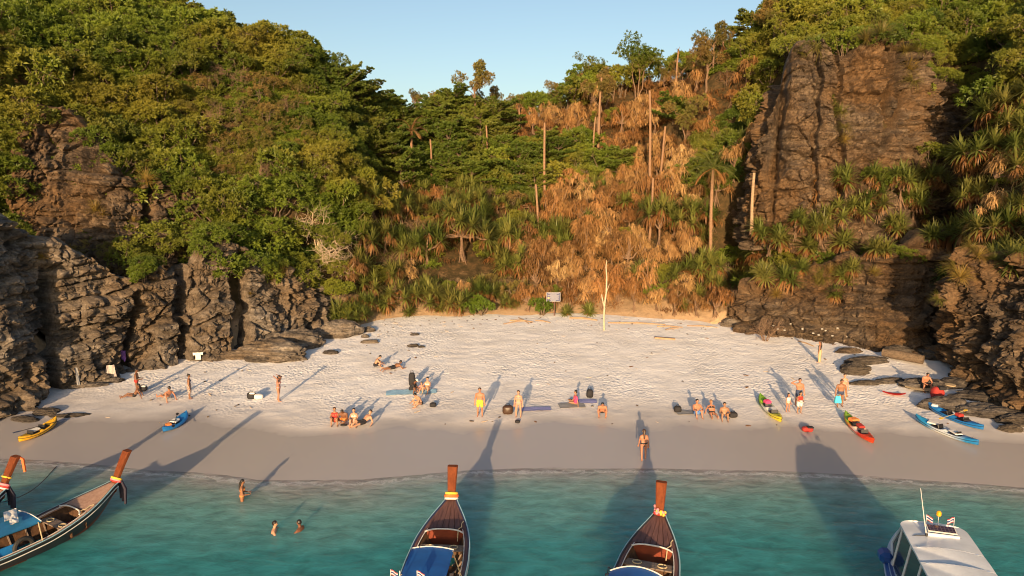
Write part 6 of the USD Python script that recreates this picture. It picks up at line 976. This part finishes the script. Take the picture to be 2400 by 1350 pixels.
# ---------------------------------------------------------------- longtail boats
def sect(y): return y
def ribbon(th_, name, c, ax, r_, w_, mm, n=26):
    ang = np.linspace(0, 2 * PI, n); t1 = unit(np.cross(ax, [0.2, 0, 1])) if abs(ax[2]) < .95 else V(1, 0, 0); t2 = np.cross(ax, t1); MB().tube(c + np.cos(ang)[:, None] * t1 * r_[0] + np.sin(ang)[:, None] * t2 * r_[1], w_, 6).build(name, M[mm], th_)
def longtail(label, loc, yaw, outer, deck_m, inner_deck='wood_red', bottom=None, canopy=None, canopy_m='tarp_blue', ribbons=(), pole_h=1.3, rake=.55, L0=-5.2, arch=.22, beam=1.0, trim='trim_teal'):
    th_ = thing('longtail_boat', label, 'boat', loc, yaw)
    y = np.linspace(L0, 4.55, 60); u = (y - L0) / (4.55 - L0)
    b = np.interp(y, [L0, -3, -.5, 1.2, 2.2, 2.85, 3.5, 4.1, 4.55], np.array([.6, .92, 1.1, 1.11, 1.02, .88, .65, .36, .13]) * beam); g = np.interp(y, [L0, -2, 0, 1.5, 3, 4, 4.55], [.75, .58, .56, .66, .95, 1.25, 1.45]); kz = np.interp(y, [L0, -3, 1.5, 2.8, 3.6, 4.2, 4.55], [-.05, -.4, -.4, -.25, .12, .7, 1.15])
    for a_ in (b, g, kz): a_[:] = gaussian_filter(a_, 1.3, mode='nearest')
    th = np.linspace(-1, 1, 17); rows = []
    for k in range(60):
        s_ = np.abs(th); x = np.sign(th) * b[k] * (s_ ** .62) * (.80 + .20 * s_ ** 2); z = kz[k] + (g[k] - kz[k]) * s_ ** 1.7; rows.append(np.c_[x, np.full(17, y[k]), z])
    rows = np.array(rows); lo = rows[:, 5:12]; mbu, mbl = MB(), MB()
    if bottom: mbu.grid(rows[:, 12:]); mbu.grid(rows[:, :5]); mbl.grid(rows[:, 4:13]); mbu.build('hull', M[outer], th_, smooth=40); mbl.build('hull_bottom', M[bottom], th_, smooth=40)
    else: mbu.grid(rows); mbu.build('hull', M[outer], th_, smooth=40)
    inn_ = rows.copy(); inn_[:, :, 0] *= .93; inn_[:, :, 2] = np.maximum(inn_[:, :, 2] + .05, kz[:, None] * 0 - .12); inn_[:, [0, -1], 2] = rows[:, [0, -1], 2]; MB().grid(inn_[:, ::-1]).build('inside_planking', M['wood_inside'], th_, smooth=40)
    MB().box((0, (L0 + 2.4) / 2, -.02), (1.5 * beam, 2.2 - L0, .04)).build('floor', M['wood_inside'], th_)
    for s_ in (-1, 1):
        P = np.c_[s_ * b, y, g]; MB().tube(P + [s_ * .01, 0, .02], .045, 6).build('gunwale', M[outer], th_); MB().tube(P + [s_ * .035, 0, .045], .024, 5).build('gunwale_trim', M[trim], th_); MB().tube(P * [1.0, 1, 1] + [s_ * .03, 0, -.13], .022, 5).build('rub_rail', M['trim_white'], th_)
    # side decks and foredeck
    for s_ in (-1, 1):
        k = (y > -4.5) & (y < 3.0); o_, i_ = np.c_[s_ * b[k], y[k], g[k] + .012], np.c_[s_ * (b[k] - .17 * beam), y[k], g[k] + .016]; q = np.stack([o_, i_, i_ - [0, 0, .06]], 1); MB().grid(q if s_ < 0 else q[:, ::-1]).build('side_deck', M[deck_m], th_)
        MB().tube(i_ + [0, 0, .012], .016, 5).build('coaming', M['trim_white'], th_)
    for k in range(7):      # foredeck planks
        x0, x1 = -1 + 2 * k / 7 + .012, -1 + 2 * (k + 1) / 7 - .012; kk = y >= 2.8; yy = y[kk]; cam_ = lambda x_: g[kk] + .02 + .07 * (1 - x_ ** 2) * b[kk]
        q = np.stack([np.c_[x0 * b[kk], yy, cam_(x0)], np.c_[x1 * b[kk], yy, cam_(x1)]], 1); d_ = q - [0, 0, .04]; mb = MB(); mb.grid(q[:, ::-1]); mb.grid(d_); mb.build('deck_plank', M[deck_m], th_)
    i0 = int(np.searchsorted(y, 2.8)); xs = np.linspace(-.86, .86, 13); arcz = lambda x_: g[i0] + .03 + .07 * (1 - x_ ** 2) * b[i0]
    MB().tube(np.c_[xs * b[i0], 2.78 - .10 * np.abs(xs) ** 4 * 3, arcz(xs)], .03, 6).build('deck_edge', M['trim_white'], th_)
    bh = np.stack([np.c_[xs * b[i0] * .97, np.full(13, 2.86), arcz(xs) - .02], np.c_[xs * b[i0] * .9, np.full(13, 2.9), np.full(13, .25)]], 1); MB().grid(bh).build('bulkhead', M[inner_deck], th_)
    for yb, wz in ((2.1, .62), (-1.0, .42), (-2.6, .42)):
        bb_ = float(np.interp(yb, y, b)); MB().box((0, yb, wz), (bb_ * 1.74, .42, .05), .01).build('bench', M['wood_bench'], th_); MB().box((0, yb + .16, wz - .25), (bb_ * 1.5, .04, .42)).build('bench_front', M['wood_inside'], th_)
    for k in range(10):
        yb = -3.6 + k * .62; bb_, gb = float(np.interp(yb, y, b)), float(np.interp(yb, y, g))
        for s_ in (-1, 1): MB().tube([[s_ * bb_ * .40, yb, -.02], [s_ * bb_ * .60, yb, .16], [s_ * bb_ * .80, yb, gb - .10]], .035, 5).build('rib', M['wood_bench'], th_)
    # prow post: a flat plank that widens upwards and leans forward
    zt = np.linspace(0, 1, 12); cy = 4.42 + rake * zt ** 1.3; cz = 1.05 + (pole_h + .3) * zt; wd = .125 + .085 * zt; tk = .085 + .03 * zt; rows2 = np.stack([np.c_[sx_ * wd, cy + sy_ * tk, cz + sy_ * 0] for sx_, sy_ in ((-.8, -1), (.8, -1), (1, -.6), (1, .6), (.8, 1), (-.8, 1), (-1, .6), (-1, -.6))], 1)
    pr_ = MB(); pr_.grid(rows2[:, ::-1], True); pr_.add(rows2[-1], [[0, k, k + 1] for k in range(1, 7)]); pr_.build('prow_post', M['wood_prow'], th_)
    ax = unit(V(0, rake, pole_h)); cb = lambda f_: V(0, 4.42 + rake * f_ ** 1.3, 1.05 + (pole_h + .3) * f_)
    for k, (nm, mm, f_, r_, w_) in enumerate(ribbons):
        if nm == 'tail':
            for q in range(3): p0 = cb(.30) + V(.14 * (q - 1), .12, 0); MB().tube([p0, p0 + V(.04 * q, .12, -.45), p0 + V(.02, .10, -.95 - .1 * q)], [.05, .07, .06], 5).build('ribbon_tail', M[mm], th_)
        elif nm == 'top_tail': p0 = cb(.97) + V(.1, .1, 0); MB().tube([p0, p0 + V(.14, .06, -.1), p0 + V(.2, .06, -.65)], [.05, .07, .06], 5).build('ribbon_tail', M[mm], th_)
        elif nm == 'flowers':
            r = np.random.default_rng(5 + k)
            for q in range(14): a_ = r.uniform(0, 6.28); MB().tm(trimesh.creation.icosphere(1, .05 + .02 * r.random())).xf(np.eye(3), cb(f_ + .2 + r.uniform(-.03, .12)) + V(math.cos(a_) * r_, math.sin(a_) * r_ * .8, 0)).build('flower', M[mm if q % 3 else 'ribbon_yellow'], th_)
        else: ribbon(th_, 'prow_ribbon', cb(f_ + .2), ax, (r_, r_ * .72), w_, mm)
    if canopy:
        y0, y1, hz, wx = canopy; xs = np.linspace(-1, 1, 15); ys_ = np.linspace(y0, y1, 14); X, Y = np.meshgrid(xs, ys_); Z = hz + arch * (1 - X ** 2) + .03 * (fb(X * 3, Y * 1.2, 0, 3, 4) - .5) - .025 * np.abs(np.sin((Y - y0) * PI / 1.15)); S = np.stack([X * wx, Y, Z], -1); mb = MB(); mb.grid(S); mb.grid((S - [0, 0, .03])[::-1]); mb.build('canopy', M[canopy_m], th_, smooth=True)
        for ye in (y0, y1): MB().tube(np.c_[xs * wx, np.full(15, ye), hz + arch * (1 - xs ** 2) + .005], .022, 5).build('canopy_hem', M['trim_white'], th_)
        for yy in np.linspace(y0 + .1, y1 - .1, 4):
            for s_ in (-1, 1): MB().tube([[s_ * wx * .97, yy, hz], [s_ * (float(np.interp(yy, y, b)) - .08), yy, float(np.interp(yy, y, g))]], .022, 6).build('canopy_post', M['rope'], th_)
    for k in range(2): bx_ = (.45 if k else -.45) * beam; ang = np.linspace(0, 2 * PI, 22); MB().tube(np.c_[bx_ + .16 * np.cos(ang), 2.1 + .12 * np.sin(ang), np.full(22, .67)], .022, 5).build('rope_coil', M['rope'], th_)
    MB().tube([[b[i0] * .78, 3.25, 1.12], [b[i0] * .72, 3.1, 1.10], [b[i0] * .75, 2.95, 1.05], [b[i0] * .62, 2.8, 1.02], [b[i0] * .6, 2.65, .6]], .02, 5).build('mooring_rope', M['rope'], th_)
    return th_
def boat_at(px, py, z, yaw, tip_y=4.5):
    p = at_z(px, py, z); return V(p[0] + math.sin(yaw) * tip_y, p[1] - math.cos(yaw) * tip_y, 0)
yw = math.radians(-4); bt1 = longtail('dark purple longtail boat with flat blue canopy pointing at the middle of the beach', boat_at(1058, 1168, 1.45, yw), yw, 'hull_blue', 'wood_deck', 'wood_red', canopy=(-4.4, .35, 1.55, .74), ribbons=(('r', 'ribbon_yellow', .17, .22, .06), ('r', 'ribbon_orange', .11, .24, .07), ('r', 'ribbon_white', .05, .25, .045)), arch=.10)
yw = math.radians(-20); bt2 = longtail('dark longtail boat with red bulkhead and rounded blue canopy, right of centre', boat_at(1546, 1204, 1.45, yw), yw, 'hull_dark', 'wood_deck', 'wood_red', canopy=(-4.4, -.1, 1.45, .98), ribbons=(('flowers', 'ribbon_pink', .10, .2, 0), ('r', 'ribbon_red', .06, .21, .045), ('r', 'ribbon_pink', .1, .2, .04)), arch=.32, rake=.35)
yw = math.radians(-30); bt3 = longtail('longtail boat with worn pale deck, red brown bottom and faded canopy on the left', boat_at(268, 1130, 1.45, yw), yw, 'hull_dark', 'wood_pale', 'wood_inside', bottom='wood_red', canopy=(-4.6, 1.2, 1.35, .85), canopy_m='tarp_old', ribbons=(('r', 'ribbon_red', .07, .2, .04), ('r', 'ribbon_pink', .10, .2, .045), ('r', 'ribbon_yellow', .14, .2, .05), ('tail', 'ribbon_dark', 0, 0, 0)), arch=.08, rake=.75)
yw = math.radians(-24); bt4 = longtail('longtail boat of which only the prow with an orange ribbon shows at the left edge', boat_at(4, 1146, 1.45, yw), yw, 'hull_dark', 'wood_pale', 'wood_inside', canopy=(-4.6, -.9, 1.35, .85), ribbons=(('r', 'ribbon_red', .10, .2, .05), ('r', 'ribbon_pink', .15, .2, .055), ('r', 'ribbon_white', .06, .2, .04), ('r', 'ribbon_yellow', .32, .17, .04), ('tail', 'ribbon_dark', 0, 0, 0), ('top_tail', 'ribbon_orange', 0, 0, 0)), rake=.75)
for th_, bits in ((bt3, [('side_board', (-.55, -1.9, .52), (.05, 2.2, .62), 'kayak_blue'), ('side_board', (.72, -.9, .52), (.05, 2.6, .62), 'kayak_blue'), ('crate', (.1, 2.6, .35), (.4, .3, .2), 'cloth_red')]), (bt1, [('crate', (-.2, .5, .2), (.5, .4, .3), 'wood_bench'), ('plank', (.6, -.4, .45), (.16, 2.2, .04), 'wood_bench')]), (bt2, [('crate', (-.2, .3, .18), (.5, .5, .25), 'cloth_grey'), ('plank', (.6, .0, .35), (.1, 1.4, .05), 'wood_bench')])):
    for nm, c_, e_, mm in bits: MB().box(c_, e_, .01).build(nm, M[mm], th_)
ang = np.linspace(0, 2 * PI, 28); MB().tube(np.c_[np.full(28, .80), .55 + .30 * np.cos(ang), .62 + .30 * np.sin(ang)], .085, 8).build('tyre_fender', M['rubber'], bt3)
def local(th_, p): m_ = UsdGeom.Xformable(th_).GetLocalTransformation(); return np.array(m_.Transform(Gf.Vec3d(*map(float, p))))
t_ = thing('air_tank', 'yellow green diving tank standing in the middle longtail boat', 'diving tank', local(bt1, (.42, .25, .05)), .2); MB().tube([[0, 0, 0], [0, 0, .08], [0, 0, .5], [0, 0, .58], [0, 0, .62]], [.10, .11, .11, .07, .03], 12).build('cylinder', plain('tank_paint', (.45, .55, .12), .35), t_); MB().box((0, 0, .66), (.08, .05, .07), .01).build('valve', M['steel'], t_)
t_ = thing('life_vest', 'red and orange life vest hung inside the right side of the middle boat', 'life vest', local(bt1, (.72, -1.5, .55)), .2); MB().box((0, .25, 0), (.12, .42, .5), .05).build('front_panel', M['cloth_red'], t_); MB().box((.02, -.25, 0), (.12, .42, .5), .05).build('back_panel', M['cloth_orange'], t_); MB().box((.03, 0, .1), (.14, .9, .05), .02).build('belt', M['plastic_black'], t_)
for k, (x, y, s_) in enumerate(((-.35, .7, .75), (.25, .55, .5))):
    c0 = local(bt3, (x, y, 1.47)); g_ = 10; X, Y = np.meshgrid(np.linspace(-.5, .5, g_), np.linspace(-.5, .5, g_)); Z = .02 + .09 * (fb(X * 4 + k * 5, Y * 4, 0, 3, k)); q = np.stack([X * s_ * 1.2, Y * s_ * .55, Z], -1); mb = MB(); mb.grid(q); mb.grid((q - [0, 0, .02])[::-1]); mb.xf(Rot.from_euler('z', -.9).as_matrix(), c0); tag(mb.build('white_cloth', M['cloth_white'], smooth=True), ('larger' if k == 0 else 'smaller') + ' white cloth lying on the faded canopy of the left boat', 'cloth')
for s_ in (0, 1): MB().tube([[-.95 - .25 * s_ * 0, .35 + .42 * s_, .62], [-1.25, .40 + .42 * s_, .80], [-1.30, .75 + .42 * s_, .80], [-.98, .78 + .42 * s_, .64]], .022, 5).build('boarding_rail', M['hull_dark'], bt2)
def flag(th_, x, y, z0, hgt, w_=.26, d_=-1, pole='trim_white'):
    MB().tube([[x, y, z0], [x, y, z0 + hgt]], .012, 5).build('flag_pole', M[pole], th_); xs_ = np.linspace(0, 1, 7)
    for k, mm in enumerate(('flag_red', 'flag_white', 'flag_blue', 'flag_white', 'flag_red')):
        h_ = (.03, .03, .06, .03, .03)[k]; z1 = z0 + hgt - .01 - (0, .03, .06, .12, .15)[k]; q = np.stack([np.c_[x + d_ * xs_ * w_ * .9, y + .03 * np.sin(xs_ * 6), z1 - .10 * xs_], np.c_[x + d_ * xs_ * w_ * .9, y + .03 * np.sin(xs_ * 6), z1 - .10 * xs_ - h_]], 1); mb = MB(); mb.grid(q); mb.grid((q + [0, .008, 0])[::-1]); mb.build('flag_stripe', M[mm], th_)
for x in (-.95, -.1): flag(bt1, x, -1.75, 1.55, .45, d_=1)
MB().tube([[-.62, -1.9, 1.5], [-.62, -1.9, 2.05]], .022, 5).build('canopy_pole', M['trim_white'], bt1)
for x, y0_ in ((-35, 1190),): pass
_a = local(bt4, (.3, 4.3, 1.0)); _b = at_z(132, 1093, 0.02); u_ = np.linspace(0, 1, 14)[:, None]; _l = _a + (_b - _a) * u_; _l[:, 2] -= .35 * np.sin(u_[:, 0] * PI); _l[:, 2] = np.maximum(_l[:, 2], .02); tag(MB().tube(_l, .018, 5).build('anchor_line', M['hull_dark']), 'dark mooring line running from the left edge boat to the shallows', 'rope')
# ---------------------------------------------------------------- speedboat
p_ = at_z(2182, 1226, 2.62); yw = math.radians(-17); sb = thing('speedboat', 'white speedboat with long flat canvas roof and blue striped side at the lower right', 'boat', V(p_[0] + math.sin(yw) * 1.1, p_[1] - math.cos(yw) * 1.1, 0), yw)
y = np.linspace(-6.0, 3.9, 50); b = np.interp(y, [-6, -3, 0, 1.2, 2.2, 3.1, 3.9], [1.35, 1.45, 1.42, 1.28, 1.0, .58, .06]); g = np.interp(y, [-6, 0, 3.9], [1.0, 1.02, 1.2]); kz = np.interp(y, [-6, 0, 2.4, 3.9], [-.35, -.45, -.2, .7])
for a_ in (b, kz): a_[:] = gaussian_filter(a_, 1.5, mode='nearest')
th = np.linspace(-1, 1, 15); rows = np.array([np.c_[np.sign(th) * b[k] * np.minimum(1, np.abs(th) * 1.25) ** .8, np.full(15, y[k]), kz[k] + (g[k] - kz[k]) * np.abs(th) ** 1.8] for k in range(50)]); MB().grid(rows).build('hull', M['gelcoat'], sb, smooth=40)
dk = np.stack([np.c_[-b, y, g], np.c_[-b * .5, y, g + .03], np.c_[b * .5, y, g + .03], np.c_[b, y, g]], 1); MB().grid(dk[:, ::-1]).build('deck', M['gelcoat'], sb)
M['stripe_blue'] = plain('blue_stripe_vinyl', (.012, .055, .24), .35); M['stripe_pale'] = plain('pale_stripe_vinyl', (.38, .47, .62), .35)
for s_ in (-1, 1):      # padded side bolster in blue with pale stripes
    k = y < 1.6
    for j, (r0_, r1_, mm) in enumerate(((-.02, .07, 'stripe_blue'), (.075, .10, 'stripe_pale'), (.105, .20, 'stripe_blue'), (.205, .235, 'stripe_pale'), (.24, .34, 'stripe_blue'), (.345, .375, 'stripe_pale'))):
        q = np.stack([np.c_[s_ * (b[k] - r0_ + .03), y[k], g[k] + .06 + .04 * (r0_ > 0)], np.c_[s_ * (b[k] - r1_ + .03), y[k], g[k] + .06 + .04]], 1); q2 = q - [0, 0, .1]; mb = MB(); mb.grid(q if s_ < 0 else q[:, ::-1]); mb.grid(q2 if s_ > 0 else q2[:, ::-1]); mb.grid(np.stack([q[:, 0], q2[:, 0]], 1) if s_ > 0 else np.stack([q2[:, 0], q[:, 0]], 1)); mb.build('side_stripe', M[mm], sb)
    MB().tube(np.c_[s_ * (b[k] + .02), y[k], g[k] - .12], .05, 6).build('rub_rail', M['stripe_pale'], sb)
W_, Lr0, Lr1, zr = 1.0, -4.6, 1.1, 2.5       # cabin sides lean in to the roof
def roof_outline(n=8, inset=0.0):
    pts = [(-W_ - .0 + inset, Lr0 + inset), (W_ - inset, Lr0 + inset)]; r_ = .34
    for cx_, a0 in ((W_ - r_, 0), (-(W_ - r_), PI / 2)): pts += [(cx_ + (r_ - inset) * math.cos(a0 + k * PI / 2 / n), Lr1 - r_ + (r_ - inset) * math.sin(a0 + k * PI / 2 / n)) for k in range(n + 1)]
    return pts
seams = (Lr0, -2.95, -1.75, -.75, Lr1); import shapely.ops
for k in range(4):      # canvas roof in four panels, the rear one sloping down
    pg = shapely.Polygon(roof_outline()).intersection(shapely.box(-3, seams[k] + .012, 3, seams[k + 1] - .012)); m = trimesh.creation.extrude_polygon(pg.segmentize(.15), .07, engine='earcut'); v = m.vertices.copy(); v[:, 2] += zr + .09 * (1 - (v[:, 0] / W_) ** 2) - .04 * np.clip((seams[1] - v[:, 1]), 0, 3) + .015 * np.sin((v[:, 1] - seams[k]) / (seams[k + 1] - seams[k]) * PI)
    obj('roof_panel', (v, m.faces), M['gelcoat'], sb, smooth=25)
for yy in seams[1:4]: MB().box((0, yy, zr + .10), (1.7, .03, .012)).build('roof_seam', M['stripe_pale'], sb)
for s_ in (-1, 1):
    bot = lambda yy: V(s_ * 1.18, yy, 1.08); top = lambda yy: V(s_ * .96, yy, zr + .02)
    for y0_, y1_ in ((-4.4, -3.1), (-3.0, -1.8), (-1.7, -.6), (-.5, .55)):
        q = [bot(y0_), bot(y1_), top(y1_), top(y0_)]; n_ = V(s_ * .02, 0, .004); MB().add(np.array(q + [p - n_ * 2 for p in q]), [[0, 1, 2, 3], [7, 6, 5, 4]]).build('side_window', M['glass_dark'], sb)
    for yy in (-4.45, -3.05, -1.75, -.55, .6): MB().tube([bot(yy), top(yy)], .045, 6).build('window_post', M['gelcoat'], sb)
    MB().tube([bot(yy) + V(0, 0, .0) for yy in np.linspace(-4.5, .6, 8)], .05, 6).build('window_sill', M['gelcoat'], sb)
    MB().tube([V(s_ * 1.18, .6, 1.1), V(s_ * 1.05, 1.35, 1.6), V(s_ * .9, 1.05, 2.3), V(s_ * .85, .9, zr)], .06, 6).build('windscreen_pillar', M['gelcoat'], sb)
    MB().add(np.array([V(s_ * 1.16, .62, 1.12), V(s_ * 1.06, 1.3, 1.58), V(s_ * .92, 1.05, 2.25), V(s_ * .97, .62, 2.45), V(s_ * 1.14, .62, 1.12), V(s_ * 1.04, 1.3, 1.58), V(s_ * .90, 1.05, 2.25), V(s_ * .95, .62, 2.45)]), [[0, 1, 2, 3], [7, 6, 5, 4]]).build('quarter_window', M['glass_dark'], sb)
MB().add(np.array([[-1.05, 1.32, 1.58], [1.05, 1.32, 1.58], [.85, 1.0, 2.45], [-.85, 1.0, 2.45], [-1.05, 1.30, 1.58], [1.05, 1.30, 1.58], [.85, .98, 2.45], [-.85, .98, 2.45]]), [[0, 1, 2, 3], [7, 6, 5, 4]]).build('windscreen', M['glass_dark'], sb)
MB().box((0, .8, 1.3), (2.1, 1.1, .56), .1).build('console_coaming', M['gelcoat'], sb); MB().box((0, -2.0, .7), (2.0, 5.0, .1)).build('cockpit_floor', M['cloth_grey'], sb)
MB().box((-1.33, 1.0, 1.25), (.42, .6, .42), .12).build('fender_bag', M['stripe_blue'], sb)
zt = zr + .16; MB().box((.12, .42, zt + .09), (.86, .34, .035), .005, (.25, 0, 0)).build('solar_frame', M['trim_white'], sb); MB().box((.12, .418, zt + .114), (.80, .28, .012), 0, (.25, 0, 0)).build('solar_panel', M['solar'], sb)
for x in (-.28, .52): MB().tube([[x, .3, zt - .05], [x, .3, zt + .05]], .015, 5).build('panel_leg', M['steel'], sb)
MB().box((.12, .17, zt - .02), (.96, .06, .12), .02).build('roof_hatch_lip', M['gelcoat'], sb)
MB().tube([[-.38, .12, zt - .05], [-.46, .22, zt + .45], [-.6, .4, zt + 1.45]], [.02, .016, .009], 6).build('antenna', M['trim_white'], sb); MB().box((-.38, .12, zt - .02), (.07, .07, .1), .01).build('antenna_base', M['plastic_black'], sb); MB().tube([[-.38, .1, zt - .04], [-.7, .06, zt - .06], [-.98, 0, zt - .12]], .012, 5).build('antenna_cable', M['plastic_black'], sb); MB().tube([[.6, .2, zt - .04], [.8, .2, zt - .08], [.98, .25, zt - .13]], .012, 5).build('lamp_cable', M['plastic_black'], sb)
MB().tube([[.12, .80, zt - .05], [.12, .80, zt + .40]], .014, 5).build('beacon_pole', M['steel'], sb); MB().tube([[.12, .80, zt + .38], [.12, .80, zt + .42], [.12, .80, zt + .52], [.12, .80, zt + .56]], [.05, .075, .07, .03], 12).build('beacon', M['amber'], sb)
for x in (-.02, .15): MB().tm(trimesh.creation.icosphere(2, .07)).xf(np.eye(3), V(x, .72, zt + .04)).build('search_light', M['steel'], sb)
MB().tube([[-.1, .7, zt], [.35, .7, zt]], .015, 5).build('lamp_bar', M['steel'], sb); flag(sb, -.28, .66, zt - .05, .50, .22, 1, 'steel'); flag(sb, .56, .72, zt - .05, .50, .22, -1, 'steel')
